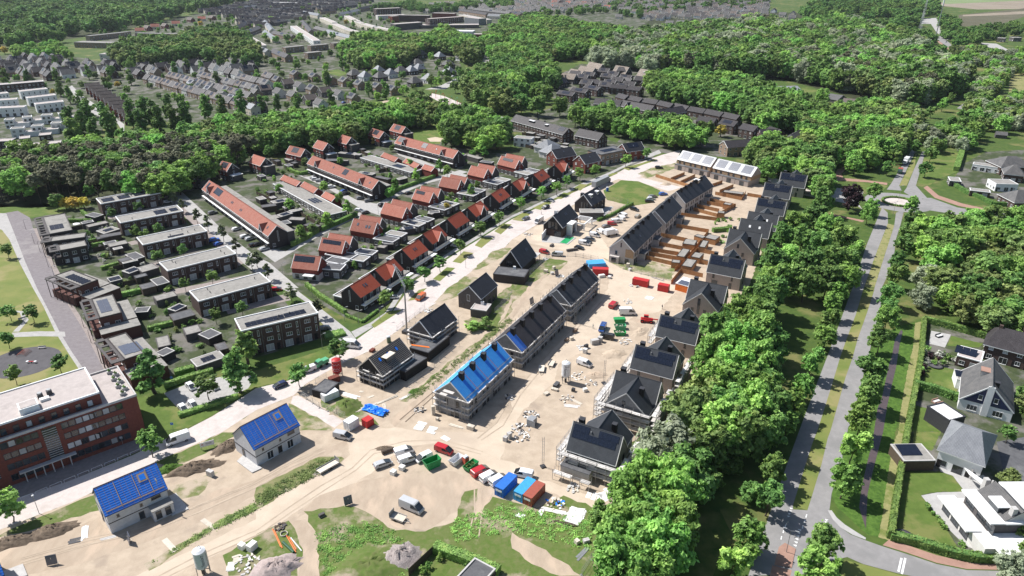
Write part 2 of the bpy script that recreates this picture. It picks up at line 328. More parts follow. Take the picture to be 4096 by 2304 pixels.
def trunkmesh(h,r,m,seed,spread=.0,hc=None):
 rr=random.Random(seed);b=MB();hc=hc or h*.6
 x=y=0;pz=0;n=5
 P=[(0,0,0)]
 for i in range(1,n+1):x+=rr.uniform(-.04,.04)*h;y+=rr.uniform(-.04,.04)*h;P.append((x,y,h*i/n))
 for i in range(n):b.tube(P[i],P[i+1],r*(1-.16*i),6,r*(1-.16*(i+1)),cap=False)
 for i in range(7):
  a=rr.uniform(0,2*pi);t=rr.choice([2,3,3,4]);L=h*spread*rr.uniform(.6,1)
  q=P[t];e=(q[0]+cos(a)*L,q[1]+sin(a)*L,q[2]+h*rr.uniform(.12,.28));b.tube(q,e,r*.42,5,r*.14,cap=False)
 return b.mesh('trunk',m)
KINDS={'oak':('wide','leaf_oak',6.0,9.0,8840,0.50,'bark',.22),'bright':('wide','leaf_bright',6.0,9.5,10200,0.44,'bark',.2),'lime':('round','leaf_oak',3.2,6.0,4420,0.34,'bark',.26),'limeb':('round','leaf_bright',3.2,6.0,4420,0.34,'bark',.26),'olive':('wide','leaf_olive',5.5,8.5,7140,0.48,'bark',.22),'far':('wide','leaf_far',5.5,8.5,3740,0.72,'bark',.2),'street':('round','leaf_bright',2.6,4.6,2890,0.29,'bark',.36),'streeto':('round','leaf_oak',2.6,4.6,2890,0.29,'bark',.36),'young':('cone','leaf_young',1.7,4.8,2040,0.24,'bark',.3),'willow':('round','leaf_willow',5.5,9.5,11050,0.34,'bark',.12),'pine':('pine','leaf_pine',4.5,8.0,4420,0.44,'bark',.45),'fir':('fir','leaf_fir',3.2,12.,4420,0.40,'bark',.08),'poplar':('column','leaf_oak',3.6,11.,5100,0.40,'bark',.1),'copper':('round','leaf_copper',5.5,11.,8500,0.40,'bark',.1),'yellow':('round','leaf_yellow',3.0,5.0,4080,0.32,'bark',.2),'cone':('cone','leaf_oak',2.6,7.0,3740,0.32,'bark',.2),'lightcone':('cone','leaf_bright',2.3,6.2,3400,0.32,'bark',.22),'blossom':('round','leaf_blossom',1.6,2.6,1530,0.20,'bark',.1),}
def crown_of(kind,v):
 sh,lf,r,h,n,sz,bk,st=KINDS[kind]
 return shared(('crown',kind,v),lambda:crownmesh(sh,hash_(kind)+v*17,lf,r,h,n,sz))
def hash_(s):return sum(ord(c)*(i+3)for i,c in enumerate(s))%9973
NAMES={'oak':'broadleaf_tree','bright':'broadleaf_tree','olive':'broadleaf_tree','far':'woodland_tree','lime':'avenue_tree','limeb':'avenue_tree','street':'street_tree','streeto':'street_tree','young':'young_tree','willow':'willow_tree','pine':'pine_tree','fir':'fir_tree','poplar':'poplar_tree','copper':'copper_beech','yellow':'yellow_tree','cone':'conical_tree','lightcone':'conical_tree','blossom':'blossom_tree'}
TREES=[]
def tree(kind,pos,h,label,group=None,rr=None,name=None):
 """h: total height; rr: crown radius"""
 sh,lf,r0,h0,n,sz,bk,st=KINDS[kind];v=R.randrange(3)
 ch=h*(1-st);rr=rr or r0*h/(h0/(1-st));rr*=R.uniform(.92,1.08);s=rr/r0
 t=thing(name or NAMES[kind],label,'tree',(pos[0],pos[1],0),R.uniform(0,2*pi),group)
 tm=shared(('trunk',kind,v%2),lambda:trunkmesh(h0/(1-st)*.72,{'young':.09,'street':.12,'streeto':.12,'blossom':.08,'lime':.17,'limeb':.17}.get(kind,.3),bk,v,.22))
 ob('trunk',tm,t,(0,0,0),(0,0,0),(s,s,h/(h0/(1-st))))
 ob('crown',crown_of(kind,v),t,(0,0,h*st),(0,0,0),(s,s,ch/h0))
 TREES.append((pos[0],pos[1],rr));return t
def shrub(pos,r,h,m,label,group,name='shrub',z=0):
 v=R.randrange(3)
 me=shared(('shrub',m,v),lambda:crownmesh('shrub',hash_(m)+v*7,m,1.0,1.4,420,.2))
 o=ob(name,me,None,(pos[0],pos[1],z),(0,0,R.uniform(0,6)),(r,r,h/1.4));tag(o,label,'shrub',group);return o
def hedge(pts,w,h,label,group=None,m='leaf_hedge',dens=11,size=.22,seed=3):
 rs=np.random.RandomState(seed);P=[];Nn=[];t=thing('hedge',label,'hedge',pts[0],0,group);b=MB()
 x0,y0=pts[0]
 for a,c in zip(pts[:-1],pts[1:]):
  L=dist(a,c);th=ang(a,c);d=np.array([cos(th),sin(th),0]);nn=np.array([-sin(th),cos(th),0]);o=np.array([a[0]-x0,a[1]-y0,0])
  for k,(area,f)in enumerate(((L*w,'t'),(L*h,'l'),(L*h,'r'))):
   n=int(area*dens)+1;u=rs.uniform(0,L,(n,1));q=rs.uniform(-.5,.5,(n,1));z=rs.uniform(0.02,1,(n,1))
   if f=='t':p=o+d*u+nn*q*w+np.array([0,0,h])+np.array([0,0,.12])*rs.normal(size=(n,1));nr=np.tile([0,0,1.],(n,1))
   else:sg=1 if f=='l' else-1;p=o+d*u+nn*sg*(w/2+.06*rs.normal(size=(n,1)))+np.array([0,0,1.])*z*h;nr=np.tile(nn*sg,(n,1))
   P.append(p);Nn.append(nr+rs.normal(scale=.5,size=(n,3)))
  A=(a[0]-x0,a[1]-y0);B=(c[0]-x0,c[1]-y0);q=w/2-.08
  b.prism([off(A,th+pi/2,q),off(A,th-pi/2,q),off(B,th-pi/2,q),off(B,th+pi/2,q)],0,h-.08)
 part('twig_core',b,'leaf_oak',t);ob('foliage',leafmesh('foliage',np.concatenate(P),np.concatenate(Nn),size,m,rs),t);return t
# building helpers
def window_mesh(w,h,fr,nx=2,sill=True):
 def f():
  b=MB();t=.07
  for x0,x1,z0,z1 in((-w/2,w/2,0,t),(-w/2,w/2,h-t,h),(-w/2,-w/2+t,t,h-t),(w/2-t,w/2,t,h-t)):b.box(x0,x1,-.07,.02,z0,z1)
  for i in range(1,nx):x=-w/2+w*i/nx;b.box(x-t/2,x+t/2,-.06,.02,t,h-t)
  if sill:b.box(-w/2-.06,w/2+.06,-.14,.02,-.06,0)
  return b.mesh('window',fr)
 return shared(('win',w,h,fr,nx,sill),f)
def pane_mesh(w,h,m='glass'):
 def f():
  b=MB();b.box(-w/2+.06,w/2-.06,-.035,.02,.06,h-.06);return b.mesh('pane',m)
 return shared(('pane',w,h,m),f)
def window(root,pos,rz,w,h,fr='white',nx=2,name='window',sill=True,pane='glass'):
 o=ob(name,window_mesh(w,h,fr,nx,sill),root,pos,(0,0,rz))
 ob('pane',pane_mesh(w,h,R.choice(['glass','glass','glass','blinds'])if pane=='mix' else pane),o);return o
def door(root,pos,rz,w=1.0,h=2.2,m='blackwood'):
 o=ob('door',boxmesh('door',w,.1,h,m),root,pos,(0,0,rz));ob('handle',boxmesh('handle',.06,.16,.12,'steel'),o,(w*.38,0,1.0));return o
FACE={'-y':0.,'+y':pi,'+x':pi/2,'-x':-pi/2}
def facepos(L,w,f,u,z):
 return{'-y':(u,-w/2,z),'+y':(-u,w/2,z),'+x':(L/2,u,z),'-x':(-L/2,-u,z)}[f]
def seen(root,f,tol=-.12):
 a=root.rotation_euler[2]+FACE[f]-pi/2;n=(cos(a),sin(a));c=root.location;d=hypot(c[0],c[1])+1e-6
 return-(n[0]*c[0]+n[1]*c[1])/d>tol
def autowin(root,L,w,ze,fr='white',faces='-y +y -x +x',bay=2.9,floors=None,gabz=None,ww=1.3,wh=1.35,doors=True,z0=0.,pane='mix',z_first=.85):
 fl=floors or max(1,int((ze+.3)/2.75))
 for f in faces.split():
  if not seen(root,f):continue
  ln=L if f[1]=='y' else w;n=max(1,int(ln/bay));step=ln/n
  for k in range(fl):
   for i in range(n):
    u=-ln/2+step*(i+.5)
    if k==0 and doors and f=='-y' and i%2==0:door(root,facepos(L,w,f,u-.9,z0),FACE[f])
    W_=min(ww,step-.7)
    if W_<.5:continue
    if k==0 and i%3==1 and f[1]=='y':window(root,facepos(L,w,f,u,z0+.12),FACE[f],min(2.2,step-.6),2.15,fr,2,pane=pane)
    else:window(root,facepos(L,w,f,u,z0+k*2.85+z_first),FACE[f],round(W_,1),wh,fr,2 if W_>.9 else 1,pane=pane)
  if f[1]=='x' and gabz:window(root,facepos(L,w,f,0,gabz),FACE[f],.9,1.3,fr,1,pane=pane)
def slope_mesh(name,L,sl,m,stepped=True,th=.1,x0=None,x1=None,cut0=0.,cut1=0.):
 """one roof slope in its own plane: x along the ridge, y up the slope (0 at ridge, -sl at eave); cut0/cut1: how much shorter the ridge side is"""
 b=MB();x0=-L/2 if x0 is None else x0;x1=L/2 if x1 is None else x1
 n=max(1,int(round(sl/.36)))if stepped else 1;q=sl/n;st=.035 if stepped else 0
 for i in range(n):
  ya,yb=-sl+i*q,-sl+(i+1)*q+(.02 if i<n-1 else 0);ta,tb=(ya+sl)/sl,(yb+sl)/sl
  a0,a1,b0,b1=x0+cut0*ta,x1-cut1*ta,x0+cut0*tb,x1-cut1*tb
  V=[(a0,ya,st),(a1,ya,st),(b1,yb,0),(b0,yb,0)];F=[(0,1,2,3)]
  V+=[(a0,ya,-.02),(a1,ya,-.02)];F+=[(4,5,1,0)]
  b.add(V,F,0,[(v[0],v[1])for v in V])
 r0,r1=x0+cut0,x1-cut1
 b.add([(x0,-sl,-.01),(x1,-sl,-.01),(r1,0,-.01),(r0,0,-.01),(x0,-sl,-th),(x1,-sl,-th),(r1,0,-th),(r0,0,-th)],[(4,7,6,5),(0,4,5,1),(1,5,6,2),(3,7,4,0)])
 return b.mesh(name,m)
class GH:pass
def gable(name,label,cat,A,B,w,ze,zr,wall='darkbrick',roof='roofblack',oh=.3,og=.15,verge=None,gutter=None,chim=(),win=True,fr='white',sol=(),rwin=(),group=None,bay=2.9,root=None,floors=None,bandm=None,band=None,doors=True,stepped=True,faces='-y +y -x +x',sizes=(1.3,1.35),gabwin=True,solm='solar',roof2=None,x_in=0.,gwall=None):
 """gabled building: ridge from A to B (plan), full width w, eave and ridge heights"""
 L=dist(A,B);c=mid(A,B);th=ang(A,B);g=GH()
 if root is None:root=thing(name,label,cat,(c[0],c[1],0),th,group);ox=(0,0,0);rz0=0
 else:
  rr_=root.rotation_euler[2];dx,dy=c[0]-root.location[0],c[1]-root.location[1]
  ox=(dx*cos(rr_)+dy*sin(rr_),-dx*sin(rr_)+dy*cos(rr_),0);rz0=th-rr_
 hw=w/2;p=atan2(zr-ze,hw)
 def P(v):return(ox[0]+v[0]*cos(rz0)-v[1]*sin(rz0),ox[1]+v[0]*sin(rz0)+v[1]*cos(rz0),v[2])
 b=MB();x0,x1=-L/2+.05,L/2-.05
 V=[(x,y,z)for x in(x0,x1)for y,z in((-hw,0),(hw,0),(hw,ze),(0,zr-.08),(-hw,ze))]
 b.add(V,[(0,4,3,2,1),(5,6,7,8,9),(0,5,9,4),(1,2,7,6),(0,1,6,5)])
 wobj=part('wall',b,wall,root,ox,(0,0,rz0))
 if bandm:
  b=MB();z0,z1=band;e=.03
  b.box(-L/2-e,L/2+e,-hw-e,hw+e,z0,z1);part('band',b,bandm,root,ox,(0,0,rz0))
 sl=hw/cos(p)+oh
 rob=None
 for s in(-1,1):
  me=slope_mesh('roof',L+2*og,sl,(roof2 if(s==1 and roof2)else roof),stepped)
  o=ob('roof_slope',me,root,P((0,0,zr)),(p,0,rz0+(0 if s==-1 else pi)))
  if s==-1:rob=o
  if verge:
   for xx in(-L/2-og,L/2+og):
    vm=shared(('verge',round(sl,1),verge,round(xx,1)),lambda:(lambda b:(b.box(xx-.08,xx+.08,-sl-.02,0.05,-.2,.05),b.mesh('verge',verge))[1])(MB()))
    ob('verge',vm,root,P((0,0,zr)),(p,0,rz0+(0 if s==-1 else pi)))
  if gutter:
   b=MB();b.box(-L/2-og,L/2+og,-sl-.14,-sl+.01,-.16,-.01)
   ob('gutter',b.mesh('gutter',gutter),root,P((0,0,zr)),(p,0,rz0+(0 if s==-1 else pi)))
 b=MB();b.tube((-L/2-og,0,zr+.02),(L/2+og,0,zr+.02),.11,6);part('ridge_tiles',b,roof,root,ox,(0,0,rz0))
 def on(side,u,v,h=0.):
  return P((u,side*(v*cos(p)+h*sin(p)),zr-v*sin(p)+h*cos(p))),(p,0,rz0+(0 if side==-1 else pi))
 for ch in chim:
  u,y,hh=ch[:3];sz=ch[3]if len(ch)>3 else.9;zz=zr-abs(y)*tan(p)-.5;top=zr+hh
  cm=ch[4]if len(ch)>4 else 'blackwood'
  q=MB();q.box(-sz/2,sz/2,-sz/2,sz/2,zz,top);ct=part('chimney',q,cm,root,P((u,y,0)),(0,0,rz0))
  q=MB();q.box(-sz/2-.07,sz/2+.07,-sz/2-.07,sz/2+.07,top,top+.1);part('cap',q,'darksteel' if cm!='white' else 'conc',ct)
 for(side,u0,v0,nc,nr,pw,ph)in sol:
  for i in range(nc):
   for j in range(nr):
    pos,rot=on(side,(u0+(i+.5)*pw)*(1 if side==-1 else-1),v0+(j+.5)*ph,.07)
    ob('solar_panel',boxmesh('solar_panel',pw-.03,ph-.03,.05,solm),root,pos,rot)
 for(side,u,v,a,c_)in rwin:
  pos,rot=on(side,u,v,.03);o=ob('roof_window',boxmesh('roof_window',a,c_,.1,'darksteel'),root,pos,rot);ob('pane',boxmesh('pane',a-.2,c_-.2,.03,'solarpale',.1),o)
 g.root=root;g.L=L;g.w=w;g.on=on;g.P=P;g.rz=rz0;g.p=p;g.zr=zr;g.ze=ze;g.hw=hw;g.roof=rob
 if win and root.parent is None and ox==(0,0,0):
  autowin(root,L,w,ze,fr,faces,bay,floors,ze+(zr-ze)*.22 if gabwin else None,sizes[0],sizes[1],doors)
 return g
def dormer(g,side,u,v,w,h,d,m='darkbrick',front='glass',top='white'):
 (x,y,z),_=g.on(side,u,v);o=MB();o.box(-w/2,w/2,0,d,0,h)
 q=part('dormer',o,m,g.root,(x,y,z),(0,0,g.rz+(0 if side==-1 else pi)))
 o=MB();o.box(-w/2-.15,w/2+.15,-.2,d+.1,h,h+.15);part('dormer_roof',o,top,q)
 o=MB();o.box(-w/2+.15,w/2-.15,-.04,.02,.3,h-.12);part('pane',o,front,q)
def crossgable(g,side,u,w,depth,zr,m,roof,verge=None,ze=None):
 """small gable on one side of a house, its ridge at right angles to the main ridge"""
 ze=g.ze if ze is None else ze;hw=w/2;p=atan2(zr-ze,hw);y1=g.hw+depth;rot=g.rz+(0 if side==-1 else pi)
 pos=g.P((u,0,0));b=MB()
 V=[(x,y,z)for y in(-y1,0)for x,z in((-hw,0),(hw,0),(hw,ze),(0,zr-.06),(-hw,ze))]
 b.add(V,[(0,1,2,3,4),(5,9,8,7,6),(0,4,9,5),(1,6,7,2)]);part('gable_wall',b,m,g.root,pos,(0,0,rot))
 sl=hw/cos(p)+.2;run=g.hw*(g.zr-zr)/max(.1,g.zr-g.ze)
 rl=y1+.15-run;back=-run
 for s in(-1,1):
  k=g.hw*(zr-ze)/max(.1,g.zr-g.ze)
  me=slope_mesh('gable_roof',rl,sl,roof,True,.1,-rl,0,0,0)
  o=ob('gable_roof',me,g.root,(pos[0]-back*0,pos[1],0),(0,0,0))
  loc=Matrix.Translation(Vector((pos[0],pos[1],0)))@Matrix.Rotation(rot,4,'Z')@Matrix.Translation(Vector((0,-run,zr)))
  if s==-1:M=loc@Matrix.Rotation(pi/2,4,'Z')@Matrix.Rotation(pi,4,'Z')@Matrix.Scale(1,4)
  else:M=loc@Matrix.Rotation(pi/2,4,'Z')
  if s==-1:o.data=shared(('cg',round(rl,2),round(sl,2),roof,1),lambda:slope_mesh('gable_roof',rl,sl,roof,True,.1,0,rl));
  M=M@Matrix.Rotation(p,4,'X');o.matrix_local=M
  if verge:
   b=MB();xx=(-rl if s==1 else rl);b.box(xx-.08,xx+.08,-sl,.05,-.2,.05);q=ob('verge',b.mesh('verge',verge),g.root);q.matrix_local=M
 return p
def hip(name,label,cat,A,B,w,ze,zr,wall,roof,rl,win=True,fr='white',group=None,oh=.5,chim=(),sol=(),floors=None,bandm=None):
 """hipped roof: walls between A and B, ridge length rl"""
 L=dist(A,B);c=mid(A,B);root=thing(name,label,cat,(c[0],c[1],0),ang(A,B),group);hw=w/2;b=MB();b.box(-L/2,L/2,-hw,hw,0,ze);part('wall',b,wall,root)
 if bandm:b=MB();b.box(-L/2-oh,L/2+oh,-hw-oh,hw+oh,ze-.3,ze-.03);part('fascia',b,bandm,root)
 p=atan2(zr-ze,hw+oh);sl=(hw+oh)/cos(p);Lt=L+2*oh;cut=(Lt-rl)/2
 for s in(0,pi):ob('roof_slope',shared(('hipl',name,L,w,s),lambda:slope_mesh('roof',Lt,sl,roof,True,.1,None,None,cut,cut)),root,(0,0,zr),(p,0,s))
 p2=atan2(zr-ze,cut);sl2=cut/cos(p2)
 for s in(pi/2,-pi/2):
  me=slope_mesh('roof',w+2*oh,sl2,roof,True,.1,None,None,(w+2*oh)/2-.01,(w+2*oh)/2-.01);sg=1 if s>0 else-1
  ob('roof_slope',me,root,(sg*rl/2,0,zr),(p2,0,s))
 for(u,y,hh,sz)in chim:q=MB();q.box(-sz/2,sz/2,-sz/2,sz/2,ze,zr+hh);part('chimney',q,wall,root,(u,y,0))
 for(side,u0,v0,nc,nr,pw,ph)in sol:
  for i in range(nc):
   for j in range(nr):
    v=v0+(j+.5)*ph;ob('solar_panel',boxmesh('solar_panel',pw-.03,ph-.03,.05,'solar'),root,(side*-(u0+(i+.5)*pw),side*(v*cos(p)+.07*sin(p)),zr-v*sin(p)+.07),(p,0,0 if side==-1 else pi))
 if win:autowin(root,L,w,ze,fr,floors=floors)
 return root
def flat(name,label,cat,A,B,d,h,wall='darkbrick',roofm='flatroof',trim='white',par=.3,win=True,fr='white',group=None,bay=3.,floors=None,sol=(),root=None,z0=0.,doors=True,vents=0,ww=1.5,faces='-y +y -x +x',solm='solar',wh=1.35):
 """flat-roofed box: front edge A->B, depth d to the far side"""
 L=dist(A,B);th=ang(A,B);c=off(mid(A,B),th+pi/2,d/2)
 if root is None:root=thing(name,label,cat,(c[0],c[1],0),th,group);ox=(0,0,0);rz=0
 else:
  rr_=root.rotation_euler[2];dx,dy=c[0]-root.location[0],c[1]-root.location[1]
  ox=(dx*cos(rr_)+dy*sin(rr_),-dx*sin(rr_)+dy*cos(rr_),0);rz=th-rr_
 b=MB();b.box(-L/2,L/2,-d/2,d/2,z0,h);part('wall',b,wall,root,ox,(0,0,rz))
 b=MB();b.box(-L/2+.02,L/2-.02,-d/2+.02,d/2-.02,h,h+.06);part('roof',b,roofm,root,ox,(0,0,rz))
 if trim:
  b=MB();e=.06;t=.28
  b.box(-L/2-e,L/2+e,-d/2-e,-d/2+t,h-.12,h+par);b.box(-L/2-e,L/2+e,d/2-t,d/2+e,h-.12,h+par)
  b.box(-L/2-e,-L/2+t,-d/2+t,d/2-t,h-.12,h+par);b.box(L/2-t,L/2+e,-d/2+t,d/2-t,h-.12,h+par);part('parapet',b,trim,root,ox,(0,0,rz))
 for(u0,v0,nc,nr,pw,ph,tilt,gap)in sol:
  for i in range(nc):
   for j in range(nr):
    u,v=u0+(i+.5)*pw,v0+j*gap
    ob('solar_panel',boxmesh('solar_panel',pw-.04,ph,.05,solm),root,(ox[0]+u*cos(rz)-v*sin(rz),ox[1]+u*sin(rz)+v*cos(rz),h+.12+ph/2*sin(tilt)),(tilt,0,rz))
 for i in range(vents):
  u,v=R.uniform(-L*.4,L*.4),R.uniform(-d*.3,d*.3);q=MB();q.tube((0,0,0),(0,0,.6),.13,8);q.tube((0,0,.6),(0,0,.75),.2,8);part('roof_vent',q,'darksteel',root,(ox[0]+u,ox[1]+v,h+.05))
 if win and ox==(0,0,0):autowin(root,L,d,h-z0,fr,faces,bay,floors,None,ww,wh,doors,z0)
 return root
def fence(pts,h,label,m='timber',group=None,pl=1.85,posts=True,name='garden_fence',cat='fence'):
 t=thing(name,label,cat,pts[0],0,group);x0,y0=pts[0]
 for a,c in zip(pts[:-1],pts[1:]):
  L=dist(a,c);n=max(1,int(round(L/pl)));th=ang(a,c);q=L/n
  for i in range(n):
   x,y=off(a,th,(i+.5)*q);ob('panel',boxmesh('panel',round(q-.1,1),.05,h-.05,m,.05),t,(x-x0,y-y0,0),(0,0,th))
   if posts:x,y=off(a,th,i*q);ob('post',boxmesh('post',.1,.1,h+.06,m),t,(x-x0,y-y0,0),(0,0,th))
 return t
def meshfence(pts,label,group=None,h=2.,m='steel'):
 t=thing('site_fence',label,'fence',pts[0],0,group);x0,y0=pts[0]
 def mk(q):
  b=MB()
  for z in(.15,h*.5,h-.05):b.tube((-q/2,0,z),(q/2,0,z),.022,4)
  for x in(-q/2+.04,q/2-.04):b.tube((x,0,0),(x,0,h),.03,5)
  n=int(q/.3)
  for i in range(1,n):b.tube((-q/2+q*i/n,0,.15),(-q/2+q*i/n,0,h),.007,3)
  for k in range(6):b.tube((-q/2,0,.3+k*.28),(q/2,0,.3+k*.28),.007,3)
  b.box(-q/2-.12,-q/2+.12,-.35,.35,0,.13);return b.mesh('fence_panel',m)
 for a,c in zip(pts[:-1],pts[1:]):
  L=dist(a,c);n=max(1,int(round(L/3.5)));th=ang(a,c);q=L/n;me=shared(('mf',round(q,1),m),lambda:mk(q))
  for i in range(n):x,y=off(a,th,(i+.5)*q);ob('panel',me,t,(x-x0,y-y0,0),(0,0,th))
 return t
def scaffold(label,runs,levels,group=None,depth=1.35,stand=1.1):
 """runs: list of plan polylines (outer face follows left side); levels: deck heights"""
 p0=runs[0][0];t=thing('scaffold',label,'scaffold',p0);top=levels[-1]+stand
 post=shared(('std',round(top,1)),lambda:(lambda b:(b.tube((0,0,0),(0,0,top),.06,5),b.mesh('standard','steel'))[1])(MB()))
 for pts in runs:
  for a,c in zip(pts[:-1],pts[1:]):
   L=dist(a,c);n=max(1,int(round(L/2.4)));th=ang(a,c);q=L/n
   led=shared(('led',round(q,1)),lambda:(lambda b:(b.tube((-q/2,0,0),(q/2,0,0),.05,4),b.mesh('ledger','steel'))[1])(MB()))
   dk=shared(('deck',round(q,1),depth),lambda:boxmesh('deck',round(q-.06,2),depth-.15,.17,'deckboard'))
   for i in range(n+1):
    for s in(0,depth):
     x,y=off(off(a,th,i*q),th+pi/2,s);ob('standard',post,t,(x-p0[0],y-p0[1],0))
   for i in range(n):
    for z in levels:
     x,y=off(off(a,th,(i+.5)*q),th+pi/2,depth/2)
     if R.random()<.92:ob('deck',dk,t,(x-p0[0]+R.uniform(-.08,.08),y-p0[1],z+R.uniform(-.03,.03)),(0,0,th+R.uniform(-.02,.02)))
     x,y=off(off(a,th,(i+.5)*q),th+pi/2,depth)
     for dz in(.5,1.0):ob('rail',led,t,(x-p0[0],y-p0[1],z+dz),(0,0,th))
     x,y=off(a,th,(i+.5)*q);ob('ledger',led,t,(x-p0[0],y-p0[1],z-.1),(0,0,th))
 return t
# vehicles
def body_mesh(name,prof,hw,taper,m,zt):
 """side profile (x,z) closed, extruded across y; points above zt lean inwards by taper"""
 b=MB();n=len(prof);a=sum(prof[i][0]*prof[(i+1)%n][1]-prof[(i+1)%n][0]*prof[i][1]for i in range(n))
 if a<0:prof=prof[::-1]
 zmax=max(z for x,z in prof)
 def yy(z):return hw-(taper*(z-zt)/(zmax-zt)if z>zt else(.06*(zt-z)/zt if z<.45 else 0))
 e=.07
 L=[(x,-yy(z),z)for x,z in prof];Rr=[(x,yy(z),z)for x,z in prof]
 cx=sum(x for x,z in prof)/n;cz=sum(z for x,z in prof)/n
 Li=[(x+(cx-x)*.0,-yy(z),z)for x,z in prof]
 b.add(L+Rr,[tuple(range(n)),tuple(range(2*n-1,n-1,-1))]+[(i+n,(i+1)%n+n,(i+1)%n,i)for i in range(n)])
 return b.mesh(name,m)
PROF={'car':(4.3,.88,.16,[(-2.1,.35),(-2.12,.75),(-1.95,1.0),(-1.55,1.42),(-1.2,1.48),(.1,1.48),(.35,1.42),(1.0,.98),(1.95,.82),(2.12,.62),(2.12,.32)],.95,1.48),'estate':(4.7,.9,.16,[(-2.3,.35),(-2.33,.8),(-2.25,1.0),(-1.95,1.42),(-1.6,1.48),(.1,1.47),(.4,1.40),(1.1,.98),(2.1,.82),(2.3,.62),(2.3,.32)],.95,1.48),'suv':(4.6,.92,.15,[(-2.2,.4),(-2.25,.9),(-2.12,1.1),(-1.8,1.6),(-1.5,1.68),(.2,1.66),(.5,1.6),(1.05,1.1),(2.05,.96),(2.25,.75),(2.25,.38)],1.08,1.68),'van':(4.9,.96,.12,[(-2.4,.4),(-2.42,1.1),(-2.36,1.85),(-2.2,1.94),(.65,1.95),(1.0,1.86),(1.6,1.18),(2.3,.98),(2.45,.7),(2.45,.38)],1.15,1.95),'smallvan':(4.4,.9,.12,[(-2.15,.38),(-2.18,1.0),(-2.12,1.7),(-1.95,1.8),(.45,1.8),(.8,1.72),(1.4,1.08),(2.05,.9),(2.2,.65),(2.2,.36)],1.05,1.8),'bigvan':(5.9,1.0,.10,[(-2.9,.45),(-2.93,1.3),(-2.88,2.45),(-2.7,2.58),(1.1,2.6),(1.5,2.5),(2.15,1.35),(2.75,1.1),(2.95,.8),(2.95,.42)],1.3,2.6),}
def vehicle(kind,paint,P,Q,label,cat=None,group=None,rack=False):
 """P rear, Q front in plan; placed at their middle"""
 Ln,hw,tp,prof,zb,zm=PROF[kind];c=mid(P,Q)
 t=thing({'car':'parked_car','estate':'estate_car','suv':'suv_car','van':'delivery_van','smallvan':'small_van','bigvan':'large_van'}[kind],label,cat or('van' if 'van' in kind else 'car'),(c[0],c[1],0),ang(P,Q),group)
 ob('body',shared(('vb',kind,paint),lambda:body_mesh('body',prof,hw,tp,paint,zb)),t)
 def glass():
  b=MB();fx,fz=[(x,z)for x,z in prof if z>zb-.3 and x>0][-1],0
  ups=[(x,z)for x,z in prof if z>zb+.02];
  rf=max(ups,key=lambda q:(q[0]));bo=min([q for q in prof if q[0]>rf[0]and q[1]<zb+.2],key=lambda q:q[0]);rt=[q for q in ups if q[1]>zm-.06];rr_=min(rt,key=lambda q:q[0]);rfr=max(rt,key=lambda q:q[0])
  top,bot=rfr,bo;wt,wb=hw-tp-.1,hw-.12
  def lerp2(t_):return(top[0]+(bot[0]-top[0])*t_,top[1]+(bot[1]-top[1])*t_)
  a_,c_=lerp2(.12),lerp2(.95);e=.03
  b.add([(a_[0]+e+.05,-wt,a_[1]+e+.06),(a_[0]+e+.05,wt,a_[1]+e+.06),(c_[0]+e,wb,c_[1]+e+.04),(c_[0]+e,-wb,c_[1]+e+.04)],[(0,3,2,1)])
  side0=rr_[0]+.25 if 'van' not in kind else top[0]-.75;side1=bot[0]-.25
  for s in(-1,1):
   y0,y1=s*(hw+.012),s*(hw-tp*.75+.012);z0,z1=zb+.03,zb+(zm-zb)*.8
   b.add([(side0,y0,z0),(side1,y0,z0),(top[0]+.12 if top[0]+.12<side1 else side1-.2,y1,z1),(side0+.12,y1,z1)],[(0,1,2,3)if s<0 else(3,2,1,0)])
  if 'van' not in kind:
   re=min(prof,key=lambda q:q[0]if q[1]>.7 else 9);k=[q for q in prof if q[0]<-.5 and q[1]>zb];r1=min(k,key=lambda q:q[0]);r2=max(k,key=lambda q:q[1]-q[0]*0)
   b.add([(r1[0]-.03,-wb,r1[1]+.03),(r1[0]-.03,wb,r1[1]+.03),(rr_[0]-.03,wt,rr_[1]+.0),(rr_[0]-.03,-wt,rr_[1]+.0)],[(0,1,2,3),(3,2,1,0)])
  else:
   b.box(prof[0][0]-.05,prof[0][0]+.02,-hw+.25,-.06,zb+.05,zm-.35);b.box(prof[0][0]-.05,prof[0][0]+.02,.06,hw-.25,zb+.05,zm-.35)
  return b.mesh('windows','glass')
 ob('windows',shared(('vg',kind),glass),t)
 wr=.33
 wm=shared('wheel',lambda:(lambda b:(b.tube((0,-.11,0),(0,.11,0),wr,14),b.mesh('wheel','tyre'))[1])(MB()))
 rm=shared('rim',lambda:(lambda b:(b.tube((0,-.125,0),(0,.125,0),wr*.6,10),b.mesh('rim','rim'))[1])(MB()))
 for x in(-Ln*.31,Ln*.31):
  for s in(-1,1):o=ob('wheel',wm,t,(x,s*(hw-.08),wr));ob('rim',rm,o)
 for s in(-1,1):
  ob('headlight',boxmesh('headlight',.12,.3,.14,'lampglass'),t,(Ln/2-.08,s*(hw-.28),.66));ob('tail_light',boxmesh('tail_light',.08,.16,.3,'taillight'),t,(-Ln/2+.04,s*(hw-.14),.75))
 if rack:
  b=MB()
  for y in(-.55,.55):b.tube((-2.,y,zm+.14),(.6,y,zm+.14),.05,5)
  for i in range(7):b.tube((-1.9+i*.4,-.6,zm+.16),(-1.9+i*.4,.6,zm+.16),.035,5)
  part('roof_rack',b,'steel',t)
 return t
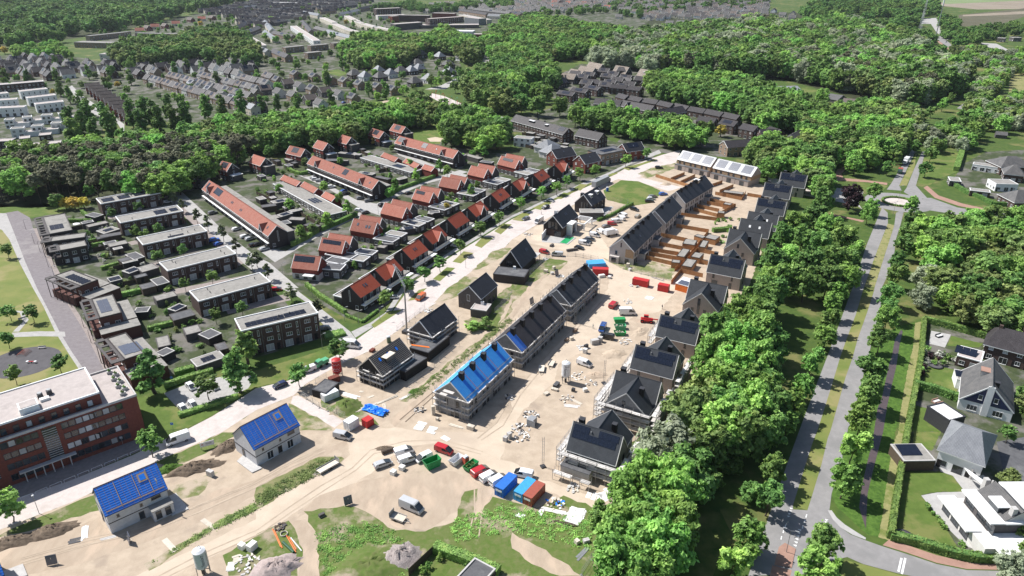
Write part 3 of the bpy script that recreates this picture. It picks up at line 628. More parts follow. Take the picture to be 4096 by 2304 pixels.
def container(label,c,rz,m,L=6.06,w=2.44,h=2.59,group=None,name='shipping_container',cat='container',sign=None):
 t=thing(name,label,cat,c,rz,group);b=MB();n=int(L/.28)
 b.box(-L/2,L/2,-w/2,w/2,.12,.28);b.box(-L/2,L/2,-w/2,w/2,h-.14,h)
 for x in(-L/2,L/2-.14):
  for y in(-w/2,w/2-.14):b.box(x,x+.14,y,y+.14,0,h)
 part('frame',b,m,t)
 for s in(-1,1):
  V=[];F=[]
  for i in range(2*n+1):
   x=-L/2+.1+(L-.2)*i/(2*n);y=s*(w/2-(.02 if i%4 in(0,1)else.07));V+=[(x,y,.2),(x,y,h-.1)]
   if i:k=2*i;F.append((k-2,k,k+1,k-1)if s<0 else(k-1,k+1,k,k-2))
  b=MB();b.add(V,F);part('side_panel',b,m,t)
 V=[];F=[]
 for i in range(2*n+1):
  x=-L/2+.05+(L-.1)*i/(2*n);z=h+(.012 if i%4 in(0,1)else-.02);V+=[(x,-w/2+.05,z),(x,w/2-.05,z)]
  if i:k=2*i;F.append((k-2,k,k+1,k-1))
 b=MB();b.add(V,F);part('roof',b,m,t)
 for s in(-1,1):
  for q in(-1,1):
   b=MB();b.box(-.03,.03,-w/4+.09,w/4-.09,.2,h-.16);o=part('door',b,m,t,(s*(L/2-.05),q*(w/4-.03),0))
   b=MB();b.tube((s*.06,0,.25),(s*.06,0,h-.2),.03,6);part('lock_bar',b,'steel',o)
 if sign:
  b=MB();b.box(-.02,.02,-.85,.85,1.55,2.05);part('sign_plate',b,'cwhite',t,(sign*(L/2+.06),0,0))
 return t
def skip(label,c,rz,m,L=4.,w=1.9,h=1.5,fill=None,group=None,lid=False):
 t=thing('waste_skip',label,'skip',c,rz,group);b=MB();e=.55;th=.08
 def ring(k,z):return[(-L/2+e*(1-z/h)+k,-w/2+k,z),(L/2-e*(1-z/h)-k,-w/2+k,z),(L/2-e*(1-z/h)-k,w/2-k,z),(-L/2+e*(1-z/h)+k,w/2-k,z)]
 V=ring(0,.1)+ring(0,h)+ring(th,h)+ring(th,.2)
 b.add(V,[(3,2,1,0),(12,13,14,15)]+[(i,(i+1)%4,4+(i+1)%4,4+i)for i in range(4)]+[(4+i,4+(i+1)%4,8+(i+1)%4,8+i)for i in range(4)]+[(8+i,8+(i+1)%4,12+(i+1)%4,12+i)for i in range(4)])
 part('hull',b,m,t)
 for s in(-1,1):
  for x in(-.9,0,.9):b=MB();b.box(x-.05,x+.05,s*w/2-.05,s*w/2+.05,.2,h-.05);part('rib',b,m,t)
 if fill:
  q=random.Random(int(c[0]*7));b=MB()
  for i in range(26):
   x,y=q.uniform(-L*.36,L*.36),q.uniform(-w*.36,w*.36);a=q.uniform(0,3);l,ww=q.uniform(.3,1.0),q.uniform(.1,.35);zz=h*.55+q.uniform(0,.45)
   b.prism([off((x,y),a,l/2),off((x,y),a+pi/2,ww/2),off((x,y),a+pi,l/2),off((x,y),a-pi/2,ww/2)],zz,zz+.1)
  o=part('rubble',b,fill,t);o['kind']='stuff'
 if lid:b=MB();b.ybox([(-L/2,h),(L/2,h),(L/2-.1,h+.35),(-L/2+.1,h+.35)],-w/2,w/2);part('cover',b,m,t)
 return t
def pallet_stack(label,c,rz,size,m,group=None,name='pallet_stack',cat='pallet',rows=None,base='plank'):
 """a pallet with stacked blocks"""
 t=thing(name,label,cat,c,rz,group);sx,sy,sz=size;b=MB()
 for y in(-sy/2+.08,0,sy/2-.08):b.box(-sx/2,sx/2,y-.05,y+.05,0,.1)
 for i in range(5):x=-sx/2+.06+(sx-.12)*i/4;b.box(x-.05,x+.05,-sy/2,sy/2,.1,.13)
 part('pallet',b,base,t);nx,ny,nz=rows or(2,2,2);bx,by,bz=sx/nx,sy/ny,sz/nz;me=boxmesh('block',round(bx-.03,2),round(by-.03,2),round(bz-.02,2),m)
 for i in range(nx):
  for j in range(ny):
   for k in range(nz):ob('block',me,t,(-sx/2+bx*(i+.5)+R.uniform(-.01,.01),-sy/2+by*(j+.5),.13+bz*k),(0,0,R.uniform(-.02,.02)))
 return t
def planks(label,c,rz,n,L,wd,m,group=None,name='timber_stack',cat='timber',spread=.0,seed=1,th=.06):
 t=thing(name,label,cat,c,rz,group);q=random.Random(seed);per=max(1,int(n**.5+1))
 for i in range(n):
  l=round(L*q.choice([.8,1.]),1);ob('plank',boxmesh('plank',l,wd,th,m),t,(q.uniform(-.2,.2)+spread*q.uniform(-1,1),(i%per-per/2)*wd*1.15+spread*q.uniform(-1,1),(i//per)*th*1.05),(0,0,q.uniform(-.05,.05)+spread*q.uniform(-.3,.3)))
 return t
def person(label,c,rz,shirt,trousers,pose=0.,skin='skin',hair='hairm',carry=False):
 """standing or walking figure, one skinned surface, with a head, hair and separate fingers"""
 t=thing('person',label,'person',c,rz);s=pose
 V=[];E=[];Rd=[]
 def v(x,y,z,r,p=None):
  V.append((x,y,z));Rd.append(r);i=len(V)-1
  if p is not None:E.append((p,i))
  return i
 pel=v(0,0,.95,.135);wa=v(0,0,1.12,.125,pel);chs=v(.02,0,1.36,.15,wa);nk=v(.02,0,1.5,.06,chs);h0=v(.04,0,1.58,.085,nk);h1=v(.045,0,1.68,.095,h0);v(.035,0,1.75,.07,h1)
 for q in(-1,1):
  st=s*q;hp=v(0,q*.1,.9,.1,pel);kn=v(.06+st*.18,q*.11,.5,.068,hp);an=v(-.02+st*.22,q*.11,.09,.05,kn);v(.13+st*.22,q*.12,.045,.042,an)
  sh=v(.0,q*.19,1.42,.07,chs);el=v(-.03-st*.1,q*.25,1.15,.05,sh);wr=v(.10-st*.1,q*.24,.93,.034,el);pm=v(.14-st*.1,q*.24,.87,.036,wr)
  for k,(dx,dz)in enumerate(((.035,-.085),(.015,-.095),(-.005,-.09),(-.025,-.075))):
   f=v(.14-st*.1+dx*.6,q*(.235-.004*k),.87+dz*.55,.011,pm);v(.15-st*.1+dx,q*(.225-.004*k),.87+dz,.009,f)
  v(.18-st*.1,q*.21,.85,.011,pm)
 me=bpy.data.meshes.new('body');me.from_pydata(V,E,[]);o=ob('body',me,t)
 o.modifiers.new('skin','SKIN');o.modifiers.new('sub','SUBSURF').levels=1;o.modifiers['sub'].render_levels=1
 for i,r in enumerate(Rd):me.skin_vertices[0].data[i].radius=(r,r)
 me.skin_vertices[0].data[0].use_root=True
 m=bpy.data.materials.new('person_skin_clothes');m.use_nodes=True;nt=m.node_tree;tc=nt.nodes.new('ShaderNodeTexCoord');sp=nt.nodes.new('ShaderNodeSeparateXYZ');cr=nt.nodes.new('ShaderNodeValToRGB');dv=nt.nodes.new('ShaderNodeMath');dv.operation='DIVIDE';dv.inputs[1].default_value=1.8
 nt.links.new(tc.outputs['Object'],sp.inputs[0]);nt.links.new(sp.outputs[2],dv.inputs[0]);nt.links.new(dv.outputs[0],cr.inputs[0]);cr.color_ramp.interpolation='CONSTANT'
 el=cr.color_ramp.elements;el[0].position=0;el[0].color=(.03,.02,.015,1);el[1].position=.055;el[1].color=(*trousers,1)
 for ps,cc in((.53,shirt),(.845,(.5,.3,.22))):e=el.new(ps);e.color=(*cc,1)
 nt.links.new(cr.outputs[0],nt.nodes['Principled BSDF'].inputs['Base Color']);me.materials.append(m)
 b=MB();b.lathe([(.02,1.66),(.105,1.69),(.112,1.74),(.09,1.80),(.03,1.83)],12);part('hair',b,'pblack',t,(.025,0,-.01),smooth=True)
 b=MB();b.box(.125,.135,-.045,-.025,1.665,1.68);b.box(.125,.135,.025,.045,1.665,1.68);part('eyes',b,'pblack',t)
 b=MB();b.ybox([(.12,1.655),(.155,1.625),(.12,1.62)],-.014,.014);part('nose',b,'plank',t)
 return t
def lamp(pos,h,rz,label,group=None,m='steel',double=False,ball=False):
 t=thing('street_lamp',label,'lamp',pos,rz,group);b=MB();b.tube((0,0,0),(0,0,h),.075,8,.045);part('post',b,m,t)
 if ball:
  b=MB();b.lathe([(.05,h),(.28,h+.12),(.3,h+.22),(.12,h+.34)],12);part('lamp_head',b,'lampglass',t,smooth=True)
 else:
  for s in((-1,1)if double else(1,)):
   b=MB();b.tube((0,0,h-.05),(s*.9,0,h+.25),.04,6);a=part('arm',b,m,t);b=MB();b.box(-.4,.4,-.13,.13,0,.12);part('lamp_head',b,'cgrey',a,(s*1.2,0,h+.2))
 return t
def chaff(name,label,cat,c,n,rad,m,seed,size=(.2,.9),flatk=.25,group=None):
 """a heap of loose bits: counted as one heap"""
 q=random.Random(seed);t=thing(name,label,cat,c,0,group)
 for i in range(n):
  a,r=q.uniform(0,2*pi),rad*sqrt(q.random());l,w,h=q.uniform(*size),q.uniform(*size)*.6,q.uniform(.05,flatk)
  me=boxmesh('piece',round(l,1)+.1,round(w,1)+.1,round(h,1)+.05,m if isinstance(m,str)else q.choice(m));ob('piece',me,t,(r*cos(a),r*sin(a),.01+max(0,.3*(1-r/rad))*q.random()),(q.uniform(-.12,.12),q.uniform(-.12,.12),q.uniform(0,3)))
 return t
def copy_thing(root,loc,rz,label=None,group=None):
 c=root.copy();COL.objects.link(c);c.location=loc;c.rotation_euler=(0,0,rz)
 for ch in CH.get(root.name,()):
  k=ch.copy();COL.objects.link(k);k.parent=c
  for g in CH.get(ch.name,()):m=g.copy();COL.objects.link(m);m.parent=k
 return c
def inside(p,poly):
 x,y=p;c=False;n=len(poly);j=n-1
 for i in range(n):
  (xi,yi),(xj,yj)=poly[i],poly[j]
  if(yi>y)!=(yj>y)and x<(xj-xi)*(y-yi)/(yj-yi)+xi:c=not c
  j=i
 return c
ESTATE=[]
def estate(poly,deg,dx,dy,protos,label,group,name,seed=1,jit=.1,keep=1.,turn=.0):
 """rows of houses on a turned grid inside poly; protos: (L, w, ze, zr, wall, roof, solar)"""
 q=random.Random(seed);a=radians(deg);xs=[p[0]*cos(a)+p[1]*sin(a)for p in poly];ys=[-p[0]*sin(a)+p[1]*cos(a)for p in poly];pr=[];n=0
 u=min(xs)
 while u<max(xs):
  v=min(ys)
  while v<max(ys):
   uu,vv=u+q.uniform(-jit,jit)*dx,v+q.uniform(-jit,jit)*dy;p=(uu*cos(a)-vv*sin(a),uu*sin(a)+vv*cos(a));v+=dy
   if not inside(p,poly)or q.random()>keep:continue
   rz=a+(pi/2 if q.random()<turn else 0);k=q.randrange(len(protos))
   if len(pr)<len(protos):
    k=len(pr);L,w,ze,zr,wl,rf,so=protos[k];g=gable(name,label,'house',off(p,rz,-L/2),off(p,rz,L/2),w,ze,zr,wl,rf,verge='plaster',group=group,bay=4.5,doors=False,sol=[(-1,-L*.3,.4,4,2,1.1,1.6)]if so else(),chim=[(L*.3,.3,.5,.7,wl)]);pr.append(g.root)
   else:copy_thing(pr[k],(p[0],p[1],0),rz)
   n+=1;ESTATE.append(p)
  u+=dx
# ground, roads, water
sheet('ground',[(-2600,-60),(2600,-60),(2600,4200),(-2600,4200)],'grass',0)
sheet('estate_ground',[(-180,361),(-164,404),(-160,443)]+[(-134,415),(-84,474),(-38,471),(-11,448)]+[(0,443),(21,497),(60,479),(86,443),(87,426)]+[(50,388),(0,324)]+[(-26.2,279.4),(-38.4,247.6)]+[(-49.8,214.9),(-57.4,219.2),(-80.6,241.6)]+[(-92.6,256.9),(-103.6,266.7)]+[(-112.4,271.9),(-155,327)],'garden',.004)
sheet('estate_ground',[(-227,319),(-220,328),(-209,339),(-181,358),(-150,313),(-101.0,258.8)]+[(-78.4,226.8),(-65.8,217.0),(-63.3,203.9),(-79.7,192.6)]+[(-89.5,196.3),(-100.5,182.3),(-113.6,181.2),(-128.7,196.3),(-156.7,226.8)]+[(-172.8,249.4)],'garden',.008)
sheet('estate_ground',[(-490,664),(-610,891),(-572,927),(-465,841),(-409,891),(-294,857)]+[(-235,947),(-142,998),(-69,909),(-48,755),(-97,664),(-101,634),(-142,583),(-193,545)]+[(-230,528),(-284,528),(-295,463),(-344,450)],'garden',.004)
sheet('estate_ground',[(-611,1094),(-594,1192),(-614,1367),(-613,1845)]+[(-662,1999),(-469,2179),(-216,1713),(0,1845)]+[(124,1919),(280,2179),(636,1919),(472,1408),(296,1257),(156,1192),(0,1474)]+[(-51,1032),(-146,1032),(-243,927),(-305,891)]+[(-420,1010),(-510,977)],'garden',.008)
sheet('estate_ground',[(26,690),(77,825),(137,789),(136,695),(176,556),(188,528)]+[(186,521),(199,476),(212,463)]+[(145,394)]+[(144,426),(122,433),(63,448),(73,479),(0,497)]+[(0,538),(59,616),(36,616)],'garden',.012)
sheet('estate_ground',[(267,415),(297,443),(324,448),(254,339),(239,355),(235,372)],'garden',.004)
sheet('estate_ground',[(140.0,216.0),(157.7,206.6),(168.8,198.8),(139.3,154.6)]+[(107.4,106.6),(100.2,109.7),(91.1,111.8),(82.2,117.2),(103.3,153.7)]+[(118.6,177.9)],'garden',.006)
sheet('woodland_floor',[(95,891),(249,1367),(516,1546)]+[(665,1474),(600,1120),(484,782),(417,690),(331,595),(292,616),(257,742)]+[(147,782),(110,825)],'woodfloor',.016)
sheet('woodland_floor',[(-333,433),(-283,453)]+[(-249,476),(-193,545)]+[(-193,545),(-137,563),(-78,583),(-65,538),(-86,482),(-128,463)]+[(-159,438),(-178,375),(-190,361),(-211,342),(-232,336),(-252,336),(-260,327)],'woodfloor',.016)
sheet('woodland_floor',[(-723,967),(-659,967),(-619,1081),(-608,1224),(-660,1474),(-654,1777),(-720,2179)]+[(-924,2809)]+[(-2082,3172),(-1856,2395)],'woodfloor',.016)
sheet('verge_floor',[(81.5,234.8),(63.1,210.7),(54.3,186.8),(41.8,159.4)]+[(30.3,150.4),(24.3,130.3),(19.5,114.9),(17.6,105.3),(40.0,105.3),(47.7,118.9),(46.9,128.3),(57.4,142.4)]+[(62.2,146.3)]+[(60.9,154.6),(73.0,181.2),(90.3,219.2)]+[(123,288),(111,288),(86.7,243.3)],'grass',.012)
sheet('field',[(1015,1845),(1387,2085),(1089,1625),(975,1611),(957,1713)],'field',.02)
sheet('field',[(1036,1881),(1226,2085),(1580,2337),(1304,1919),(1003,1777)],'greenfield',.024)
sheet('field',[(860,1474),(1093,1639),(1041,1521),(830,1291),(730,1240)],'darkfield',.02)
sheet('farm_track',[(868,1474),(935,1509),(1083,1585),(1033,1509),(903,1455),(849,1440)],'field',.024)
sheet('meadow',[(34,891),(60,909),(97,918),(84,825),(68,825),(55,857)],'lawn',.02)
sheet('meadow',[(529,782),(544,782),(448,634),(437,644),(484,718)],'drygrass',.02)
sheet('meadow',[(266,674),(276,659),(257,634),(254,644)],'lawn',.02)
LANE_L=[(47.9,106.6),(57.2,122.9),(67.3,140.5)]+[(78.3,159.4),(91.2,181.2),(98.7,193.8)]+[(130.7,248.5),(152,286),(182,336),(181,328),(174,313),(166,300),(147.1,268.8),(132.5,244.1)]+[(119.9,222.2),(108.0,202.6),(101.4,191.4),(92.9,176.4),(81.0,155.8)]+[(77.4,150.0),(71.9,140.5),(64.2,127.0),(63.5,125.1),(52.4,106.8)]
LANE_R=[(63.7,125.7),(66.9,125.4),(69.6,129.9),(76.5,141.7),(82.1,152.0)]+[(84.0,155.0),(99.0,181.2),(106.0,192.6),(112.4,203.9),(124.5,223.7),(133.6,239.0)]+[(136.4,244.1),(152.8,271.9),(176,311),(185,328),(192,334),(180,313),(168,293),(154.2,266.7),(139.2,244.1)]+[(132.7,230.8),(112.6,195.7),(98.0,170.7),(94.2,164.0)]+[(88.3,154.6),(82.2,143.2),(74.6,130.9),(71.9,125.4),(63.0,110.2),(58.1,105.3),(51.5,105.3)]
sheet('road',LANE_L,'asphalt',.024);sheet('road',LANE_R,'asphalt',.028)
sheet('side_road',[(71.8,125.7),(71.6,122.9),(72.1,120.4),(73.5,118.0),(76.0,116.3),(78.8,114.6),(83.0,112.4),(87.8,109.7),(93.1,108.1),(107.1,107.7),(104.5,103.8),(85.5,105.3),(78.5,107.3),(72.6,109.7),(70.1,111.6),(62.8,109.7)],'asphalt',.032)
sheet('footpath',[(79.0,114.9),(83.2,112.8),(88.0,110.0),(93.3,108.4),(105.2,108.0),(106.1,109.3),(94.3,110.2),(89.1,112.1),(84.3,114.9),(81.3,116.6)],'redpath',.036)
sheet('kerb_strip',[(71.5,125.4),(71.5,122.6),(72.2,120.1),(73.9,117.9),(76.1,116.5),(76.4,117.0),(75.0,118.9),(73.5,121.0),(72.6,123.2),(72.4,125.4)],'patio',.040)
sheet('median_verge',[(174,313),(176,311),(152.8,271.9),(136.4,244.1),(132.5,244.1),(147.1,268.8)],'drygrass',.034)
sheet('median_verge',[(131.4,242.4),(135.1,241.6),(124.5,223.7),(112.4,203.9),(106.0,192.6),(99.0,181.2),(84.0,155.0)]+[(82.1,152.0),(76.5,141.7),(69.6,129.9),(66.9,125.4),(64.2,127.0),(71.9,140.5),(77.4,150.0)]+[(81.0,155.8),(92.9,176.4),(101.4,191.4),(108.0,202.6),(119.9,222.2)],'park',.038)
sheet('dry_strip',[(137.1,215.6),(140.4,216.7),(133.1,203.9),(118.3,177.9),(110.7,165.9)]+[(103.3,153.7),(89.5,130.9),(81.0,116.3),(79.2,117.2),(83.3,124.1),(88.7,133.7),(97.1,148.3)]+[(101.7,154.6),(108.0,165.9),(118.6,183.9),(127.9,198.8)],'drygrass',.034)
sheet('ditch_bank',[(131.3,213.5),(137.1,215.6),(127.9,198.8),(118.6,183.9),(108.0,165.9)]+[(97.1,148.3),(83.3,124.1),(79.2,117.2),(77.1,117.8),(74.1,126.3),(74.4,130.3),(82.2,143.2),(88.3,154.6)]+[(94.2,164.0),(112.6,195.7),(117.7,201.3),(127.0,210.7)],'lush',.030)
WATER=[(130.0,210.7),(124.6,203.9),(118.8,193.8),(115.0,187.9),(111.1,181.2),(105.5,171.7),(100.9,164.9),(95.3,154.6)]+[(93.0,150.4),(88.1,142.4),(82.5,133.0),(79.0,126.3),(77.6,119.7),(83.0,130.9),(87.3,138.0),(93.0,147.1)]+[(97.7,154.6),(104.6,166.8),(110.0,175.8),(116.7,186.8),(120.0,192.6),(124.9,201.3),(129.8,209.3)]
sheet('ditch_water',WATER,'water',.045)
sheet('traffic_island',[(56.7,114.3),(58.4,115.5),(60.1,113.8),(57.4,108.6),(54.1,109.4)],'redpath',.13)
sheet('crossing_path',[(52.4,106.8),(53.7,109.4),(57.3,108.1),(55.7,105.3),(51.5,105.3)],'redpath',.036)
sheet('roadside_verge',[(69.2,110.8),(72.6,109.6),(79.3,106.6),(79.2,104.8),(65.3,104.8)],'park',.036)
for q in range(6):
 a=(63.2,119.2);b=(60.6,114.7);p=lerp(a,b,q/5);th=ang(a,b)-pi/2
 sheet('yield_mark',[off(p,th,.75),off(p,th+pi/2,.3),off(p,th-pi/2,.3)],'paintline',.044)
for q in range(4):
 a=(63.4,126.0);b=(61.9,123.5);p=lerp(a,b,q/3);sheet('yield_mark',[off(p,.0,.5),off(p,2.1,.35),off(p,-2.1,.35)],'paintline',.046)
 a=(70.0,122.4);b=(68.9,120.4);p=lerp(a,b,q/3);sheet('yield_mark',[off(p,.0,.5),off(p,2.1,.35),off(p,-2.1,.35)],'paintline',.046)
for a,b in(((66.3,124.1),(65.7,123.1)),((65.3,122.4),(64.7,121.5)),((64.1,120.6),(63.7,119.7)),((60.5,121.0),(60.0,120.1)),((59.4,119.2),(59.0,118.4)),((58.4,117.5),(57.9,116.5))):strip('lane_mark',a,b,.22,'paintline',.048)
strip('road_marking',(81.3,111.3),(78.9,107.7),.4,'paintline',.044);strip('road_marking',(82.1,111.3),(79.3,107.1),.4,'paintline',.044)
RC=(194,344)
def ring(name,c,r0,r1,m,z,n=48):
 b=MB();b.add([(c[0]+r*cos(2*pi*i/n),c[1]+r*sin(2*pi*i/n),0)for r in(r0,r1)for i in range(n)],[(i,n+i,n+(i+1)%n,(i+1)%n)for i in range(n)])
 o=ob(name,b.mesh(name,m),None,(0,0,z));o['kind']='structure';return o
ring('roundabout_road',RC,6.8,15.5,'asphalt',.036);ring('roundabout_apron',RC,6.4,8.2,'redpath',.045)
ring('roundabout_island',RC,.0,6.5,'pavepink',.11)
sheet('road',[(198,365),(205,375),(224,404),(242,431),(253,448),(253,443),(235,415),(208,372),(205,363)],'asphalt',.026)
sheet('road',[(205,361),(210,368),(231,402),(257,443),(259,443),(236,404),(217,372),(212,351),(205,348)],'asphalt',.026)
sheet('road',[(210,351),(214,351),(219,336),(229,329),(247,325),(241,317),(223,319),(215,324),(201,333)],'asphalt',.028)
sheet('road',[(171,333),(173,342),(184,361),(173,368),(166,358),(154,368),(150,358),(160,348),(171,339)],'pavegrey',.030)
sheet('cycle_path',[(178,385),(188,404),(195,410),(195,407),(186,394),(184,386),(195,382),(204,377),(202,373),(194,378),(181,381),(178,381)],'redpath',.030)
sheet('cycle_path',[(153,327),(159,322),(165,317),(163,315),(158,320),(152,325)],'redpath',.030)
sheet('cycle_path',[(223,372),(220,355),(225,342),(232,334),(230,331),(221,338),(216,351),(219,368)],'redpath',.030)
sheet('roadside_verge',[(188,379),(202,372),(195,363),(184,361),(185,370)],'lawn',.028)
sheet('median_verge',[(252,440),(234,407),(212,372),(208,372),(233,411)],'park',.030)
sheet('ditch_bank',[(256,438),(266,443),(282,443),(254,398),(239,387),(224,372),(220,375)],'lawn',.024)
sheet('road',[(612,1094),(628,1107),(570,967),(555,947),(586,1032)],'asphalt',.03)
sheet('cycle_path',[(587,1044),(588,1038),(558,957),(549,947)],'redpath',.034)
sheet('road',[(736,1387),(783,1408),(645,1134),(613,1056),(606,1056),(650,1162),(710,1291),(694,1291)],'pavegrey',.03)
sheet('road',[(514,789),(518,789),(479,718),(471,712)],'asphalt',.03);sheet('road',[(355,579),(386,616),(389,616),(357,575)],'asphalt',.03)
sheet('road',[(634,1021),(650,1010),(626,947),(609,927),(617,977)],'pavegrey',.03)
sheet('park_lawn',[(-266,336),(-242,334),(-226,305),(-198.3,268.8),(-178.2,243.3)]+[(-157.2,217.8),(-147.4,206.6),(-139.1,196.3),(-129.0,185.1),(-137.6,176.9),(-145.2,170.7),(-150.3,165.9)],'park',.012)
sheet('park_lawn',[(-256,342),(-242,336),(-240,342),(-224,342),(-216,328),(-230,320),(-238,328),(-246,327)],'lawn',.016)
sheet('brick_street',[(-226,305),(-245,327),(-240,331),(-228,321),(-218,307),(-191.9,272.9),(-168.9,243.3)]+[(-158.0,228.4),(-142.0,209.3),(-130.9,195.1),(-122.1,183.9),(-101.3,161.2),(-109.4,161.2),(-129.0,185.1),(-139.1,196.3),(-150.3,209.3),(-165.3,227.6)]+[(-178.2,243.3),(-198.3,268.8)],'brickroad',.020)
sheet('footpath',[(-262,330),(-243,327),(-226,305),(-198.3,268.8),(-178.2,243.3)]+[(-165.3,227.6),(-150.3,209.3),(-139.1,196.3),(-129.0,185.1),(-129.9,184.5),(-139.4,195.1),(-151.2,208.6),(-166.4,227.6)]+[(-179.7,243.3),(-199.1,266.7),(-220,293),(-231,305),(-251,313)],'pavegrey',.024)
sheet('footpath',[(-218,307),(-191.9,272.9),(-168.9,243.3)]+[(-158.0,228.4),(-142.0,209.3),(-130.9,195.1),(-122.1,183.9),(-120.3,183.9),(-130.0,196.3),(-141.1,210.7),(-156.2,228.4)]+[(-166.7,243.3),(-189.8,272.9),(-216,307)],'paverow',.026)
sheet('footpath',[(-165.7,208.6),(-157.1,209.6),(-148.6,209.3),(-146.4,205.9),(-155.1,206.2),(-163.1,205.6)],'pavegrey',.028);sheet('footpath',[(-165.8,209.3),(-166.8,216.3),(-172.0,223.0),(-174.9,223.7),(-175.6,224.9),(-171.6,224.1),(-165.7,217.8),(-163.8,209.3)],'pavegrey',.032)
b_=[off(off((-149.8,189.7),0,0),2*pi*i/28,1)for i in range(28)]
_c=(-150.4,190.0);sheet('playground_surface',[(_c[0]+10.5*cos(2*pi*i/28),_c[1]+9.5*sin(2*pi*i/28))for i in range(28)],'rubber',.036)
sheet('estate_street',[(-180,360),(-172,360),(-154,336),(-125,297),(-105.9,274.0)]+[(-98.7,267.7),(-80.0,243.3)]+[(-81.8,243.3),(-69.3,228.4),(-53.7,209.3),(-50.6,203.9),(-54.3,201.3),(-65.8,217.0),(-71.4,228.4),(-80.4,238.1),(-98.9,252.3)]+[(-100.4,256.9),(-127,288),(-152,319),(-167,339)],'pavegrey',.016)
sheet('estate_street',[(-108,282),(-96.2,267.7),(-85,298),(-75,319),(-64,340),(-56,360),(-47,375),(-34,388),(-25,398),(-30,402),(-48,381),(-58,365),(-67,343),(-87,300),(-95.1,279.4),(-107,285)],'pavegrey',.020)
sheet('estate_street',[(-116,388),(-112,390),(-79,348),(-63,339),(-63,324),(-74,334),(-100,370),(-126,398),(-124,400)],'pavegrey',.024)
sheet('estate_street',[(-72,440),(-66,438),(-39,404),(-25,392),(-26,388),(-42,400),(-70,435)],'pavegrey',.022)
sheet('parking_lane',[(-179,355),(-176,355),(-141,309),(-108.6,266.7),(-109.6,263.7),(-145,308)],'paverow',.020)
for a,b,w in(((-191,321),(-167,340),5.),((-165,288),(-143,309),5.),((-143.5,264.7),(-122,283),5.),((-128.6,238.1),(-100.1,254.1),5.),((-100.4,224.5),(-81.6,235.6),6.)):strip('back_lane',a,b,w,'paverow',.012)
sheet('main_street',[(-115.0,117.2),(-112.1,119.4),(-106.2,124.1),(-101.2,128.0),(-88.5,142.4),(-82.5,148.3),(-76.2,154.6)]+[(-70.6,164.4),(-62.2,171.7),(-60.1,177.9),(-56.0,183.9),(-51.3,190.2),(-45.4,196.3),(-41.8,203.3),(-37.7,210.7),(-33.6,220.7),(-27.6,230.0),(-23.0,243.3)]+[(-15.9,258.8),(-3,284)]+[(0,293),(16,319),(32,342),(40,355),(56,381),(71,396),(97,419),(107,448),(92,435),(68,409),(56,390),(37,366),(20,345),(0,319)]+[(-22.7,278.3),(-38.4,247.6)]+[(-39.4,238.1),(-42.7,219.2),(-46.6,212.1),(-50.6,203.9),(-51.9,197.5),(-56.2,192.6),(-65.8,179.5),(-74.1,175.3)]+[(-81.5,161.6),(-85.9,155.8)]+[(-89.5,152.0),(-95.2,145.1),(-106.1,135.1),(-117.4,127.6),(-120.2,125.1)],'pavepink',.028)
sheet('footpath',[(-51.2,205.2),(-46.7,212.8),(-42.8,220.0)]+[(-38.8,250.3),(-23,280),(0,321)]+[(20,348),(37,370),(56,394),(69,413),(93,440),(93,448),(69,417),(56,398),(37,375),(19,351),(0,324)]+[(-24,283),(-40.9,249.4)]+[(-44.3,223.0),(-48.2,215.6),(-53.4,209.3)],'pavegrey',.032)
for q in([(-30.5,251.3),(-26.0,262.7),(-22.6,261.9),(-27.6,249.2)],[(-24.2,268.2),(-20.3,279.4),(-16.0,277.4),(-20.7,266.5)],[(-16,286),(-13,296),(-8,295),(-13,283)],[(-8,303),(-4,313),(0,312),(-5,299)],[(-47.6,214.0),(-43.4,224.1),(-38.4,225.6),(-46.2,211.9)],[(-37.6,232.4),(-34.7,241.6),(-31.9,243.3),(-35.1,233.2)],[(0,318),(5,328),(9,327),(5,316)],[(10,335),(17,345),(20,343),(14,332)],[(22,350),(27,360),(31,358),(25,349)],[(32,366),(37,375),(41,374),(36,363)],[(54,392),(57,396),(60,395),(56,390)],[(64,406),(77,417),(86,426),(88,424),(77,413),(67,401)]):sheet('tree_bed',q,'park',.038)
sheet('grass_plot',[(-77.2,185.1),(-64.5,193.8),(-58.2,198.8),(-54.2,203.9),(-53.0,205.2),(-53.8,198.8),(-57.1,192.6),(-60.9,184.5),(-65.9,179.8),(-74.3,175.8)]+[(-81.6,162.1),(-86.0,156.3),(-96.1,154.6),(-106.3,170.7),(-98.4,173.3)],'lawn',.034)
sheet('car_park',[(-99.6,172.7),(-94.6,177.9),(-87.1,181.2),(-81.9,183.4),(-76.3,182.3),(-76.3,175.3),(-81.2,169.7),(-88.7,163.5),(-93.0,165.9)],'pavegrey',.040)
sheet('forecourt',[(-131.9,142.4),(-114.6,142.4),(-106.4,150.4),(-99.7,154.6),(-92.7,148.3),(-106.1,135.1),(-117.4,127.6),(-120.2,125.1)],'paverow',.024)
